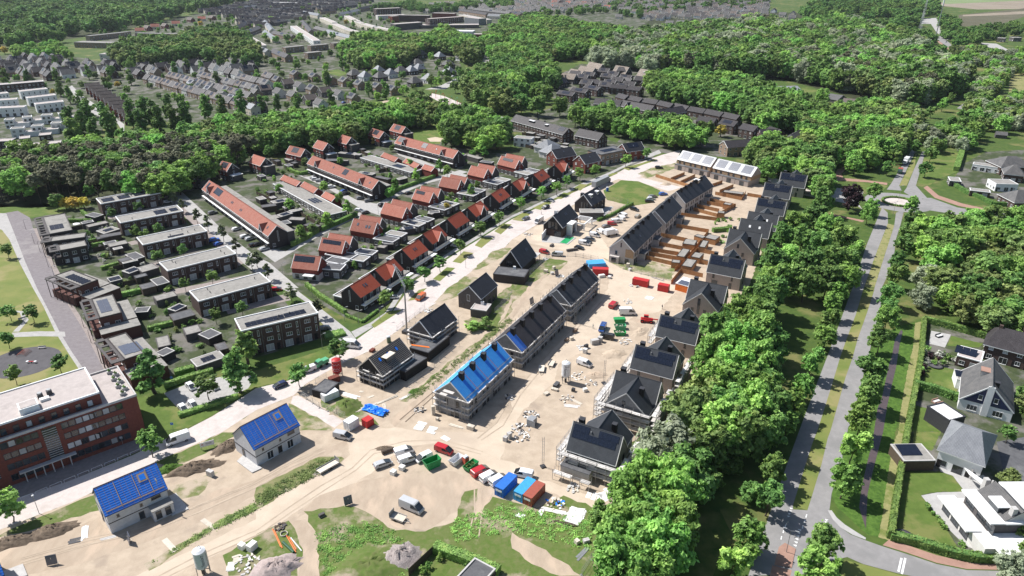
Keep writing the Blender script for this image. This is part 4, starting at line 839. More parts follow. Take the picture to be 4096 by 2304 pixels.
sheet('building_site',[(-115.0,117.2),(-112.1,119.4),(-106.2,124.1),(-101.2,128.0),(-88.5,142.4),(-82.5,148.3),(-76.2,154.6)]+[(-70.6,164.4),(-62.2,171.7),(-60.1,177.9),(-56.0,183.9),(-51.3,190.2),(-45.4,196.3),(-41.8,203.3),(-37.7,210.7),(-33.6,220.7),(-27.6,230.0),(-23.0,243.3)]+[(-15.9,258.8),(-3,284)]+[(0,293),(16,319),(32,342),(40,355),(56,381),(71,396),(97,419),(115,407),(136,372)]+[(137,372),(127,336)]+[(109,288),(88.6,243.3)]+[(81.0,233.2),(66.1,212.1),(56.2,186.8),(41.8,159.4)]+[(30.1,149.5),(24.5,131.6),(21.6,125.1),(19.5,114.9),(17.6,105.3)]+[(-51.0,103.8)]+[(-106.0,103.8)],'sand',.022)
HAUL=[(-76.2,106.6),(-66.7,114.6),(-57.1,122.6)]+[(-58.0,125.4),(-50.8,133.7),(-46.4,137.2),(-42.3,141.3),(-40.7,145.1),(-41.9,149.1),(-44.3,152.0),(-47.3,153.7)]+[(-43.8,154.6),(-31.1,156.7),(-22.9,154.6),(-7.2,154.6),(0.0,163.5)]+[(0.0,171.2),(15.4,202.6),(35.6,241.6)]+[(39.0,256.9),(32.9,274.0),(0,293),(16,316),(32,339),(37,319),(41.5,277.2),(44.6,260.7),(50.7,256.9),(65.7,254.0),(62.6,243.3)]+[(62.6,243.3),(51.5,223.7),(43.3,222.2),(28.8,201.3),(14.6,189.1),(12.2,177.9),(2.7,163.5)]+[(-1.9,149.1),(-2.9,142.4),(-6.7,140.9),(-17.3,150.0)]+[(-27.3,148.3),(-33.4,139.4),(-37.2,134.4),(-45.5,129.6),(-50.4,122.6),(-55.5,117.8)]+[(-55.5,117.8),(-66.5,108.9),(-68.6,106.6)]
sheet('haul_road',HAUL,'haul',.026)
sheet('haul_road',[(-7.7,141.3),(-2.9,143.2)]+[(0.0,142.4),(6.0,136.2),(13.1,133.0),(22.3,127.0),(21.5,124.7),(11.5,129.6),(7.7,132.3)]+[(0.0,135.1),(-4.2,138.0)],'haul',.030)
sheet('dirt_yard',[(-44.8,130.3),(-35.1,135.8),(-28.2,137.2),(-22.5,138.0),(-13.9,138.7),(-11.4,136.9),(-7.4,133.0),(-9.7,128.3),(-15.0,122.6),(-19.0,119.2),(-25.7,120.1),(-34.3,125.1),(-37.9,126.3),(-43.8,126.3),(-47.9,123.2)],'dirt',.031)
sheet('dirt_track',[(-8.4,133.0),(-4.6,132.6),(-5.5,125.1),(-6.8,116.6),(-8.0,116.6),(-8.5,121.9)],'dirt',.034)
sheet('rough_grass',[(-47.1,125.1),(-38.1,127.0),(-33.2,125.1),(-25.6,119.2),(-19.0,118.9),(-12.7,121.9),(-11.1,131.6),(-8.1,132.6),(-8.3,121.9),(-4.5,129.9),(0.0,128.3)]+[(5.7,126.3),(12.0,130.3),(21.5,124.7),(18.7,111.8),(16.7,106.3)]+[(0.0,105.3),(-25.5,105.3),(-38.7,105.3),(-42.9,118.9)],'weeds',.036)
sheet('dirt_track',[(0.0,118.6),(5.3,114.6),(10.3,110.5),(14.1,106.6),(9.7,106.6),(4.1,109.7),(0.0,114.0)],'dirt',.040)
sheet('sand_track',[(-49.4,121.9),(-46.0,122.6),(-42.9,118.9),(-39.0,106.6),(-43.5,106.6),(-44.3,113.8),(-47.2,118.9)],'dirt',.040)
sheet('lay_down',[(-60.7,112.1),(-55.4,117.5)]+[(-55.6,118.0),(-49.7,122.2),(-46.7,118.6),(-44.3,113.8),(-43.5,106.6),(-51.9,106.6)]+[(-57.5,106.6)],'weeds',.034)
sheet('rough_grass',[(-114.0,115.7),(-107.1,121.9),(-101.0,127.6),(-96.3,130.9),(-93.4,125.4),(-100.1,121.9),(-103.8,120.1),(-110.7,117.2)],'weeds',.034)
sheet('rough_grass',[(-88.3,142.1),(-82.4,147.9),(-76.1,154.4),(-71.5,154.6),(-74.9,148.3),(-81.5,141.7),(-86.0,141.3)],'weeds',.034)
sheet('weed_strip',[(-76.1,109.7),(-69.6,116.6),(-63.6,123.8),(-58.7,127.6)]+[(-60.4,133.0),(-54.8,138.0),(-48.2,144.4),(-45.2,144.4),(-42.7,144.4),(-41.8,143.6),(-45.4,138.7),(-49.7,135.1),(-58.0,125.4)]+[(-58.0,125.4),(-66.1,118.6),(-74.2,107.9)],'siteweeds',.034)
sheet('scrub_plot',[(-81.5,133.0),(-71.4,138.7),(-72.9,130.3),(-79.2,128.9)],'siteweeds',.032)
sheet('site_track',[(-109.5,112.1),(-97.3,120.1),(-92.0,122.6),(-85.7,117.2),(-77.3,124.4),(-69.9,131.6),(-61.3,135.8)]+[(-61.3,135.8),(-52.7,143.6),(-43.1,151.2),(-41.9,149.1),(-48.1,144.0),(-60.4,133.0)]+[(-59.6,130.3),(-71.2,120.4),(-87.8,110.5),(-103.0,105.3)],'dirt',.030)
sheet('concrete_path',[(-62.3,171.2),(-61.0,171.7),(-53.4,165.9),(-45.4,159.4),(-47.1,156.3),(-54.6,162.1),(-61.9,167.8)],'pavepink',.034)
sheet('scrub_plot',[(-62.5,167.8),(-60.1,166.3),(-50.0,158.5),(-47.1,155.0),(-57.0,155.0)],'siteweeds',.036)
sheet('scrub_plot',[(-53.9,170.2),(-49.7,171.7),(-42.5,168.3),(-40.3,163.5),(-36.9,159.8),(-35.5,157.6),(-45.0,160.3),(-52.8,165.9)],'weeds',.036)
sheet('scrub_strip',[(-31.5,168.8),(-27.0,175.8),(-20.5,187.9),(-12.0,201.3),(-5.9,212.1),(0.0,223.7)]+[(0.0,256.9),(12.3,271.9),(22.7,268.8),(19.8,261.7),(8.3,247.6)]+[(0.0,230.0)]+[(-5.8,206.6),(-17.7,191.4),(-25.4,176.9),(-29.4,168.3)],'siteweeds',.034)
sheet('scrub_plot',[(-16.5,217.0),(-9.6,223.0),(-5.0,238.1),(0.0,245.9)]+[(14.3,271.9),(22.7,268.8),(9.7,256.9)]+[(0.0,238.1)]+[(-5.8,209.3),(-14.1,210.7)],'weeds',.038)
sheet('site_track',[(-32.9,159.8),(-26.4,171.2),(-17.4,186.8),(-5.8,206.6),(0.0,217.0)]+[(0.0,221.5),(5.6,243.3)]+[(11.6,254.0),(17.0,260.7),(14.8,256.9),(8.2,243.3)]+[(0.0,217.0)]+[(-4.1,203.9),(-15.6,182.3),(-25.4,166.8),(-31.1,156.7)],'dirt',.038)
sheet('scrub_plot',[(-28.1,230.8),(-23.1,245.0)]+[(-20.7,248.5),(-18.4,254.0),(-13.3,252.6),(-14.2,247.6)]+[(-18.9,238.1),(-22.2,234.0)],'siteweeds',.036)
sheet('scrub_plot',[(-15.9,258.8),(-8.2,279.4),(-4,283),(0,283),(-3.9,272.9),(-12.9,260.7)],'siteweeds',.036)
sheet('green_plot',[(48,363),(60,382),(69,380),(75,370),(78,363),(76,355),(70,343),(59,338),(48,348),(48,358)],'lawn',.036)
sheet('scrub_plot',[(36.2,274.0),(40.5,268.8),(53.9,266.7),(56.6,268.8),(65.3,261.7),(61.0,250.3),(50.5,255.9),(44.2,260.7)],'siteweeds',.036)
sheet('scrub_plot',[(71,394),(81,407),(97,417),(96,407),(84,394),(74,385)],'siteweeds',.034)
sheet('new_street',[(55,388),(68,407),(92,433),(107,448),(98,419),(85,402),(71,388),(81,378),(91,369),(82,362),(70,378),(60,383)],'pavepink',.030)
sheet('east_street',[(143,388),(148,383),(154,368),(164,355),(159,347),(148,358),(137,372)],'pavepink',.032)
# building site: new houses
TH=radians(61.5);TP=TH-pi/2
def ridge_from(A,L,th=TH):return A,off(A,th,L)
def fringe_gable(*a,**k):return gable(*a,**k)
def bays(g,side,n,fr='darksteel',ground=2.1,up=True):
 L=g.L
 for i in range(n):
  u=-L/2+L*(i+.5)/n
  x,y,rz=(u,side*g.hw,FACE['-y']if side<0 else FACE['+y'])
  window(g.root,(x-1.1,y,.15),rz,1.9,2.2,fr,2);door(g.root,(x+1.2,y,0),rz)
  if up:
   window(g.root,(x-1.2,y,3.4),rz,.9,1.5,fr,1);window(g.root,(x+1.0,y,3.4),rz,.9,1.5,fr,1)
def terrace(label,A,L,th,n,chims,roof='roofblack',wall='greywall',verge='white',ze=6.0,zr=10.7,w=10.4,**k):
 B=off(A,th,L)
 g=gable('terrace_house',label,'terrace',A,B,w,ze,zr,wall,roof,verge=verge,gutter='darksteel',win=False,chim=[(-L/2+L*c,-.9,.75,1.0)for c in chims],**k)
 bays(g,-1,n);window(g.root,(-L/2,2.2,3.4),FACE['-x'],.9,1.6,'darksteel',1);window(g.root,(-L/2,.3,6.9),FACE['-x'],.45,1.8,'darksteel',1);window(g.root,(-L/2,-2.4,.2),FACE['-x'],1.6,2.1,'darksteel');window(g.root,(-L/2,2.6,.8),FACE['-x'],1.8,1.5,'darksteel')
 return g
gA1=terrace('grey brick terrace with five black chimneys and timber panel beside parked cars',(44.0,266.9),35.5,TH,6,(.12,.28,.45,.63,.82),rwin=[(-1,-5,4.2,.8,1.2)])
gA2=terrace('grey brick terrace, short middle block with two chimneys behind the parked cars',(63,300),24.5,TH,4,(.3,.72))
gA3=terrace('grey brick terrace with white dormer next to the clay dump',(78,328),34,radians(53.5),6,(.12,.28,.45,.63,.82))
dormer(gA3,-1,6,2.2,2.6,1.8,2.4,'darksteel');
for g,us in((gA1,(-9,9)),(gA2,(7,)),(gA3,(9,))):
 for u in us:
  b=MB();b.box(-2.4,2.4,-2.6,0,0,2.9);q=part('bay_extension',b,'greywall',g.root,(u,-g.hw,0));b=MB();b.box(-2.5,2.5,-2.7,.05,2.9,3.1);part('extension_roof',b,'flatroofdark',q);window(q,(0,-2.6,.1),0,3.,2.4,'darksteel',3)
b=MB();b.box(-1.7,1.7,-.06,.06,2.9,6.4);part('timber_panel',b,'cladtimber',gA1.root,(-gA1.L/2,-3.4,0),(0,0,FACE['-x']))
b=MB();b.box(-2.0,2.0,-1.4,0,0,2.9);q=part('bay_window',b,'greywall',gA1.root,(-gA1.L/2,2.6,0),(0,0,FACE['-x']));window(q,(0,-1.4,.7),0,2.,1.7,'darksteel',2)
def foilroof(g,side,foil,bat,rows,cols,u0,u1,counter=None,mat_b='batten'):
 """roofing foil and battens on one slope"""
 sl=g.hw/cos(g.p)+.25;L=u1-u0
 pos,rot=g.on(side,(u0+u1)/2,0,.045);me=slope_mesh('roof_foil',L,sl,foil,False,.06);ob('roof_foil',me,g.root,pos,rot)
 bm_=boxmesh('batten',round(L,2),.05 if mat_b=='plank' else.03,.04,mat_b)
 for j in range(rows):
  pos,rot=g.on(side,(u0+u1)/2,.15+(sl-.35)*j/(rows-1),.06);ob('batten',bm_,g.root,pos,rot)
 cm=boxmesh('counter_batten',.03,round(sl-.2,2),.035,counter or mat_b)
 for i in range(cols):
  pos,rot=g.on(side,u0+L*(i+.5)/cols,sl/2,.05);ob('counter_batten',cm,g.root,pos,rot)
def site_terrace(label,A,L,roof,chims,**k):
 g=gable('terrace_house',label,'terrace',A,off(A,TH,L),10.6,6.2,10.9,'shellwall',roof,verge='white',win=False,chim=[(-L/2+L*c,-1.0,1.0,1.25)for c in chims],**k);n=max(3,int(L/6));bays(g,-1,n)
 window(g.root,(-L/2,-2,3.3),FACE['-x'],.9,1.8,'darksteel',1);window(g.root,(-L/2,1.6,3.3),FACE['-x'],.9,1.8,'darksteel',1);window(g.root,(-L/2,-1,.2),FACE['-x'],2.4,2.2,'darksteel');return g
gB1=site_terrace('scaffolded terrace with bright blue foil roof and four black chimneys',(-16.4,161.9),24.8,'roofblack',(.16,.39,.63,.88))
foilroof(gB1,-1,'foillight','batten',17,40,-12.4,12.4,'foilmid','foilmid');foilroof(gB1,1,'foillight','batten',3,8,-12.4,12.4,'foilmid','foilmid')
for c_ in(-6.5,-.9,4.9):pos,rot=gB1.on(-1,c_,3.6,.12);ob('red_batten',boxmesh('red_batten',.1,6.4,.05,'corange'),gB1.root,pos,rot)
pos,rot=gB1.on(-1,0,6.2,.12);ob('eave_batten',boxmesh('eave_batten',24.6,.12,.05,'plank'),gB1.root,pos,rot)
for c_ in(.16,.39,.63,.88):pos,rot=gB1.on(-1,-12.4+24.8*c_,3.9,.115);ob('chimney_shadow',boxmesh('chimney_shadow',1.3,4.2,.02,'foilblue'),gB1.root,pos,rot)  # darker blue strips paint the chimneys' cast shadows down the slope
gB2=site_terrace('scaffolded terrace with black tiles, five chimneys and one blue foil strip',(-1.8,188.2),31,'roofbrownblack',(.08,.28,.48,.68,.9))
foilroof(gB2,-1,'foilblue','batten',12,5,-15.4,-12.2,'darkbatten','darkbatten')
gB3=site_terrace('scaffolded terrace with finished black roof beside the blue tank lid',(15.2,219.2),24.5,'roofblack',(.12,.38,.66,.9))
def around(g,d0=.4,front=True,back=True,end=True):
 o=[];c=g.root.location;a=g.root.rotation_euler[2]
 def Wp(u,v):return(c[0]+u*cos(a)-v*sin(a),c[1]+u*sin(a)+v*cos(a))
 x,y=g.L/2+d0,g.hw+d0
 if front:o.append([Wp(x,-y),Wp(-x,-y)])
 if end:o.append([Wp(-x,-y),Wp(-x,y)])
 if back:o.append([Wp(-x,y),Wp(x,y)])
 return[[p for p in r]for r in o]
def flipruns(runs):return[r[::-1]for r in runs]
scaffold('steel scaffold with pale boards round the blue foil roof',flipruns(around(gB1,.5)),(2.0,4.0,6.0))
scaffold('steel scaffold along the black tiled terrace with blue strip',flipruns(around(gB2,.5)),(2.0,3.9,5.8))
scaffold('steel scaffold along the terrace next to the blue tank lid',flipruns(around(gB3,.5)),(2.0,3.9,5.8))
b=MB()
for r_,z_ in((2.8,7.0),(1.6,8.3)):b.box(-gB1.L/2-1.6,-gB1.L/2-.5,-r_,r_,z_,z_+.08)
part('gable_deck',b,'deckboard',gB1.root)
def ehouse(label,A,th,wing,wu,wlen,sol,wall='beigebrick',roof='rooftile',L=12.6,chm=True,wallw=None,wchim=True,group=None,zr=11.0,ze=5.4,w=7.8,ww=11.8):
 B=off(A,th,L)
 g=gable('detached_house',label,'house',A,B,w,ze,zr,wall,roof,verge='plaster',gutter='white',win=False,chim=[(-L/2+1.6,1.3,.5,1.3)]if chm else[],group=group)
 cc=g.root.location;a=th;hub=off((cc[0],cc[1]),a,wu);s=wing
 end=off(hub,a+(pi/2)*s,w/2+wlen);P0,P1=(end,off(hub,a+pi/2*s,.2))if s<0 else(off(hub,a+pi/2*s,.2),end)
 wg=gable('wing','','',P0,P1,ww,ze,zr-.15,wall,roof,verge='plaster',gutter='white',win=False,root=g.root,chim=[((w/2+wlen)*(.02 if s<0 else-.02),-2.6,-.3,1.15)]if wchim else[])
 if sol:
  for(u0,v0,nc,nr)in sol:
   for i in range(nc):
    for j in range(nr):
     pos,rot=g.on(-1,u0+(i+.5)*1.02,v0+(j+.5)*1.66,.07);ob('solar_panel',boxmesh('solar_panel',1.0,1.64,.05,'solar'),g.root,pos,rot)
  pos,rot=g.on(-1,-1.3,1.2,.12);o=ob('roof_vent',boxmesh('roof_vent',.25,.25,.35,'steel'),g.root,pos,rot)
 if s>0:
  for u,z,ww_,hh in((-3.6,3.3,.8,1.5),(3.2,3.3,.7,1.6),(-3.,.2,2.2,2.2),(2.8,.2,1.0,2.2)):window(g.root,(u,-w/2,z),0,ww_,hh,'darksteel',1)
 else:
  y=-w/2-wlen
  for u,z,ww_,hh in((-2.6,3.3,.9,1.5),(1.6,3.3,.9,1.5),(-.6,6.6,.8,1.6),(-2.2,.2,2.4,2.2),(2.4,.2,1.,2.2)):window(g.root,(wu+u,y,z),0,ww_,hh,'darksteel',1)
 for z in(.8,3.3):window(g.root,(L/2,1.5,z),FACE['+x'],1.,1.5,'darksteel',1)
 return g
SOLB=[(-5.9,.35,4,1),(.6,.35,5,1),(-5.9,2.05,11,1)]
EH=[('black tiled house with solar slope nearest the silver willow, scaffold all round',(15.1,144.1),1,SOLB,0.,5.1,'shellwall'),('house with steep gable wing under scaffold beside the mortar silo yard',(28.5,167.5),-1,None,0.,5.1,'shellwall'),('solar roofed house with half its scaffold left, behind the mortar silo',(36.1,181.6),1,SOLB,0.,5.1,'beigebrick'),('solar roofed house next to the red telehandler',(46.9,200.7),1,SOLB,0.,5.1,'beigebrick'),('tall beige gable house with narrow black slot window next to the digger',(62.3,227.3),-1,None,0.,5.1,'beigebrick'),('solar roofed beige house beside the white shed with orange painted wall',(75.1,250.1),1,SOLB,0.,5.1,'beigebrick'),('beige house with pointed wing facing the garden fences',(89.8,277.5),-1,None,0.,5.1,'beigebrick'),('dark roofed house with two small roof windows behind the garden hedge',(98,290),1,None,0.,5.1,'beigebrick'),('dark roofed house with low brick chimney at the white patio',(104,299),1,None,0.,5.1,'beigebrick'),('beige house with dark solar slope by the white garden terrace',(114,318),1,SOLB,0.,5.1,'beigebrick'),('beige house with two solar fields flanking its chimney',(125,342),1,SOLB,0.,5.1,'beigebrick'),('last solar roofed house of the new row, by the roundabout street',(139,360),1,SOLB,0.,5.1,'beigebrick'),]
EG=[ehouse(lb,A,TP,wg,wu,wl,so,wa,chm=i not in(7,8))for i,(lb,A,wg,so,wu,wl,wa)in enumerate(EH)]
for i in(7,8):
 for u in(-2,2):pos,rot=EG[i].on(-1,u,3.,.03);ob('roof_window',boxmesh('roof_window',.8,1.1,.1,'white'),EG[i].root,pos,rot)
b=MB();b.box(-.45,.45,-.06,.05,2.8,8.6);part('slot_window',b,'glass',EG[4].root,(-.6,-3.9-5.1,0))
def gruns(g,x0,x1,y0,y1,sides):
 c=g.root.location;a=g.root.rotation_euler[2]
 def Wp(u,v):return(c[0]+u*cos(a)-v*sin(a),c[1]+u*sin(a)+v*cos(a))
 P=[Wp(x0,y0),Wp(x0,y1),Wp(x1,y1),Wp(x1,y0)];D={'l':[P[0],P[1]],'b':[P[1],P[2]],'r':[P[2],P[3]],'f':[P[3],P[0]]}
 return[D[s]for s in sides]
scaffold('dense steel scaffold with white boards round the solar house by the willow',gruns(EG[0],-7.2,7.2,-4.8,9.6,'lrf'),(1.7,3.3,4.9))
scaffold('steel scaffold round the steep gable wing by the mortar silo',gruns(EG[1],-7.2,7.2,-9.8,4.5,'lrf'),(1.6,3.2,4.8,6.4))
scaffold('remaining steel scaffold at the corner of the solar house behind the silo',gruns(EG[2],-7.2,7.2,-4.6,9.5,'lr'),(1.8,3.4,5.0))
scaffold('short steel scaffold on the garden side next to the red telehandler house',gruns(EG[3],-7.2,0,-4.6,9,'l'),(2.4,4.8))
b=MB();b.box(-6.2,1.2,-7.4,-3.9,0,2.9);part('annexe',b,'greywall',EG[0].root);b=MB();b.box(-6.3,1.3,-7.5,-3.85,2.9,3.05);part('annexe_roof',b,'flatroofdark',EG[0].root)
scaffold('low scaffold deck with leaning boards at the front annexe',gruns(EG[0],-7.2,2.2,-8.4,-6,'f'),(1.9,))
gD1=gable('detached_house','half built house with bare roof battens and open gable beside the red silo','house',(-40.9,176.9),off((-40.9,176.9),radians(59),13.6),9.2,4.9,9.3,'blackwood','roofblack',verge='plank',win=False)
foilroof(gD1,-1,'roofblack','',14,24,-6.8,6.8,'batten','plank');foilroof(gD1,1,'roofblack','',16,12,-6.8,6.8,'darkbatten','darkbatten')
for u in(-4.2,-.6,3.2):pos,rot=gD1.on(-1,u,2.2,.1);o=ob('roof_window',boxmesh('roof_window',.9,1.3,.12,'darksteel'),gD1.root,pos,rot);ob('pane',boxmesh('pane',.7,1.1,.03,'foilblue',.12),o)
dormer(gD1,-1,-1.2,4.3,3.8,1.7,2.2,'darksteel','glass','plank')
for u in(-4,0,4):window(gD1.root,(u,-4.6,.2),0,2.,2.2,'darksteel')
window(gD1.root,(-6.8,0,3.2),FACE['-x'],2.0,1.6,'darksteel');window(gD1.root,(-6.8,0,.3),FACE['-x'],2.6,2.2,'darksteel')
flat('garage','black timber garage attached beside the bare batten roof','garage',(-31.2,179.0),(-25.7,187.1),5.2,3.1,'blackwood','flatroofdark','darksteel',.15,win=False)
scaffold('steel scaffold with stacked boards round the bare batten roof',[r[::-1]for r in around(gD1,.5)],(1.8,3.4,4.6))
gD2=gable('detached_house','new black roofed house with white verge boards next to the crane','house',(-29.0,199.1),off((-29.0,199.1),radians(60.5),13.8),9.2,5.0,9.6,'greybrick','roofblack',verge='white',gutter='white',win=False)
for u in(-4,0,4):window(gD2.root,(u,-4.6,3.3),0,.9,1.4,'white',1);window(gD2.root,(u,-4.6,.2),0,1.9,2.2,'darksteel')
window(gD2.root,(-6.9,0,3.3),FACE['-x'],2.,1.6,'darksteel')
flat('garage','black timber garage with red membrane edge below the crane side house','garage',(-31.8,193.2),off((-31.8,193.2),radians(-28),7.0),12,3.2,'blackwood','flatroofdark','darksteel',.12,win=False)
b_=sheet('roof_membrane',[(-31.6,195.2),(-25.8,193.7),(-25.4,192.8),(-31.1,194.3)],'corange',3.36);del b_['kind'];tag(b_,'bright red roof membrane strip on the black garage','membrane')
scaffold('steel scaffold with long boards round the crane side house',[r[::-1]for r in around(gD2,.5)],(1.8,3.4,4.8))
gD3=gable('detached_house','finished dark brick house with tall gable window behind the round bush','house',(-14.9,225.4),off((-14.9,225.4),radians(64),12.6),9.0,5.3,9.3,'greybrick','roofblack',verge='white',gutter='white',win=False)
window(gD3.root,(-6.3,.4,3.4),FACE['-x'],1.2,2.4,'white',1);window(gD3.root,(-6.3,2.6,.8),FACE['-x'],.8,1.4,'darksteel',1)
for u in(-3.5,0,3.5):window(gD3.root,(u,-4.5,3.4),0,.8,1.3,'darksteel',1);window(gD3.root,(u,-4.5,.2),0,1.8,2.2,'darksteel')
an=flat('garage','low dark brick annexe with pale roof and heat pump by the site fence','garage',(-14.3,220.0),(-8.8,218.3),5.5,3.0,'greybrick','flatroofpale','conc',.2,win=False);b=MB();b.box(-.55,.55,-.25,.25,3.06,4.3);part('heat_pump',b,'white',an,(0,1.6,0))
gD4=gable('detached_house','steep black A-frame house with flat annexe and pergola','house',(-0.5,256.6),off((-0.5,256.6),radians(66),14.5),9.4,3.4,9.6,'blackwood','roofblack',verge='white',gutter='darksteel',win=False,rwin=[(-1,2.5,3.6,.7,1.3),(-1,3.5,3.6,.7,1.3)])
window(gD4.root,(-7.2,.6,3.2),FACE['-x'],2.4,2.2,'darksteel',3);window(gD4.root,(-7.2,-3,.2),FACE['-x'],1.6,2.2,'darksteel')
an=flat('annexe','flat dark brick annexe with open carport before the A-frame house','annexe',(-7.2,249.0),(4.7,245.8),7.5,3.2,'darkbrick','flatroofdark','darksteel',.12,win=False);b=MB();b.box(-.5,.5,-.3,.3,3.2,4.3);part('heat_pump',b,'white',an,(.5,3.,0))
pg=thing('pergola','black pergola with pale roof sheet beside the A-frame house','pergola',(8.9,268.8),radians(66))
for x in(-2.4,2.4):
 for y in(-1.6,1.6):ob('post',boxmesh('post',.16,.16,2.7,'blackwood'),pg,(x,y,0))
b=MB();b.box(-2.7,2.7,-1.9,1.9,2.7,2.9);part('top',b,'conc',pg)
gD5=gable('villa','modern villa with black gable, white frames and green pool','house',(18,297),off((18,297),radians(62.5),17.5),9.2,4.9,9.6,'brownbrick','roofblack',verge='white',gutter='white',win=False,chim=[(-4.5,.5,.9,1.4,'white')],rwin=[(-1,0,2.6,.6,1.6),(-1,1.2,2.6,.6,1.6)])
b=MB();b.add([(0,-4.4,3.2),(0,4.4,3.2),(0,4.4,4.9),(0,0,9.2),(0,-4.4,4.9)],[(0,4,3,2,1)]);part('black_gable',b,'blackwood',gD5.root,(-8.82,0,0))
for u in(-1.6,0,1.6):window(gD5.root,(-8.84,u,3.6),FACE['-x'],1.3,3.2,'darksteel',1)
window(gD5.root,(-8.76,-2.4,.2),FACE['-x'],3.2,2.5,'darksteel',3)
b=MB();b.box(-4.2,1.2,-7.2,-4.55,4.6,5.1);b.box(-4.2,-3.7,-7.2,-4.6,0,4.6);b.box(.7,1.2,-7.2,-4.6,0,4.6);part('white_frame',b,'white',gD5.root);window(gD5.root,(-1.5,-6.4,.1),0,4.2,4.3,'darksteel',3)
pg=thing('pergola','white concrete pergola frame over the villa terrace','pergola',(32,309),radians(62.5))
b=MB();b.box(-5,5,-3.2,-2.7,2.9,3.4);b.box(-5,5,2.7,3.2,2.9,3.4);b.box(-5,-4.5,-2.7,2.7,2.9,3.4);b.box(4.5,5,-2.7,2.7,2.9,3.4);part('beam_ring',b,'white',pg)
for i in range(6):b=MB();b.box(.2+i*.75,.5+i*.75,-2.7,2.7,3.0,3.25);part('slat',b,'conc',pg)
for x in(-4.75,4.75):
 for y in(-2.95,2.95):ob('post',boxmesh('post',.5,.5,2.9,'white'),pg,(x,y,0))
wf=thing('garden_wall','white angular garden wall at the villa terrace','wall',(14,295),0)
A_,B_=(13,292),(17,305);b=MB();th=ang(A_,B_);o=off((0,0),0,0)
ob('wall_panel',boxmesh('wall_panel',round(dist(A_,B_),1),.3,2.8,'white'),wf,(mid(A_,B_)[0]-wf.location[0],mid(A_,B_)[1]-wf.location[1],0),(0,0,th))
t=thing('swimming_pool','green water in a rectangular pool with pale edge beside the villa','pool',(24,292),radians(62.5));b=MB();b.box(-4.6,4.6,-2.4,2.4,.04,.16);part('pool_edge',b,'patio',t);b=MB();b.box(-4.2,4.2,-1.6,1.6,.16,.18);part('pool_water',b,'pool',t)
sheet('terrace_paving',[(13,292),(17,297),(28,294),(21,288),(13,290)],'patio',.05);sheet('terrace_paving',[(40,330),(49,338),(50,336),(42,319),(35,313)],'patio',.05)
gD6=gable('detached_house','black brick house with two white dormers beside the grass plot','house',(34,327),off((34,327),radians(57),14.5),9.2,5.0,9.6,'darkbrick','roofblack',verge='white',gutter='darksteel',win=False,chim=[(-5.4,1.6,-.2,1.4)])
dormer(gD6,-1,-3.2,3.4,1.8,1.5,2.,'white','glass');dormer(gD6,-1,3.4,3.4,1.8,1.5,2.,'white','glass')
for u in(-2.2,-.7,.8):window(gD6.root,(-7.25,u,1.2),FACE['-x'],.9,4.6,'darksteel',1)
for u in(-4,0,4):window(gD6.root,(u,-4.6,3.3),0,.8,1.2,'darksteel',1);window(gD6.root,(u,-4.6,.2),0,1.8,2.2,'darksteel')
flat('annexe','flat dark annexe with glass wall beside the two dormer house','annexe',(32,319),(43,319),5.5,3.2,'greybrick','flatroof','conc',.15,win=False)
def bluehouse(label,A,th,L,ex=True):
 g=gable('shell_house',label,'house',A,off(A,th,L),9.6,5.3,9.7,'blockwall','roofblack',oh=.35,og=.25,win=False)
 foilroof(g,-1,'foilblue','batten',13,12,-L/2-.2,L/2+.2,'batten');foilroof(g,1,'foilblue','batten',15,8,-L/2-.2,L/2+.2)
 for u in(-L*.22,L*.08,L*.3):pos,rot=g.on(-1,u,3.3,.1);ob('roof_lath',boxmesh('roof_lath',.14,5.8,.06,'batten'),g.root,pos,rot)
 pos,rot=g.on(-1,0,5.9,.1);ob('roof_lath',boxmesh('roof_lath',round(L*.95,1),.2,.06,'batten'),g.root,pos,rot)
 pos,rot=g.on(-1,L*.22,1.9,.1);o=ob('window_opening',boxmesh('window_opening',1.9,2.0,.1,'batten'),g.root,pos,rot);ob('foil_pane',boxmesh('foil_pane',1.2,1.3,.03,'foilblue',.1),o)
 b=MB();b.box(-L/2-.03,L/2+.03,-4.84,4.84,2.75,2.95);part('floor_joint',b,'darksteel',g.root)
 for u,z,w_,h_ in((-L*.33,3.6,.6,.8),(L*.05,3.6,.6,.8),(L*.3,3.9,2.1,.9),(L*.02,.3,1.2,2.1)):window(g.root,(u,-4.8,z),0,w_,h_,'darkbatten',1)
 if ex:
  b=MB();b.box(L*.15,L*.5,-7.4,-4.8,0,2.8);q=part('bay_extension',b,'blockwall',g.root);b=MB();b.box(L*.14,L*.51,-7.5,-4.78,2.8,2.95);part('extension_roof',b,'flatroof',q)
  for u in(L*.24,L*.4):window(q,(u,-7.4,.5),0,1.2,2.,'darksteel',1)
 else:
  for u in(L*.25,-L*.2):window(g.root,(u,-4.8,.2),0,1.7,2.3,'white')
 window(g.root,(-L/2,1.,.2),FACE['-x'],.9,2.2,'darksteel',1);return g
gE1=bluehouse('pale block house with blue foil roof and bay, next to the concrete slab',(-90.2,121.6),radians(42.5),12.6)
gE2=bluehouse('pale block house with blue foil roof beside the earth mound and street sign',(-66.2,143.7),radians(50),12.8,False)
gE0=bluehouse('pale block house with blue foil roof mostly cut off by the photo edge',(-111.3,97.1),radians(42.5),12.6)
def slab(label,pts,h=.25):
 c=pts[0];b=MB();b.prism([(x-c[0],y-c[1])for x,y in pts],0,h);o=ob('concrete_slab',b.mesh('concrete_slab','conc'),None,(c[0],c[1],.03));tag(o,label,'slab');return o
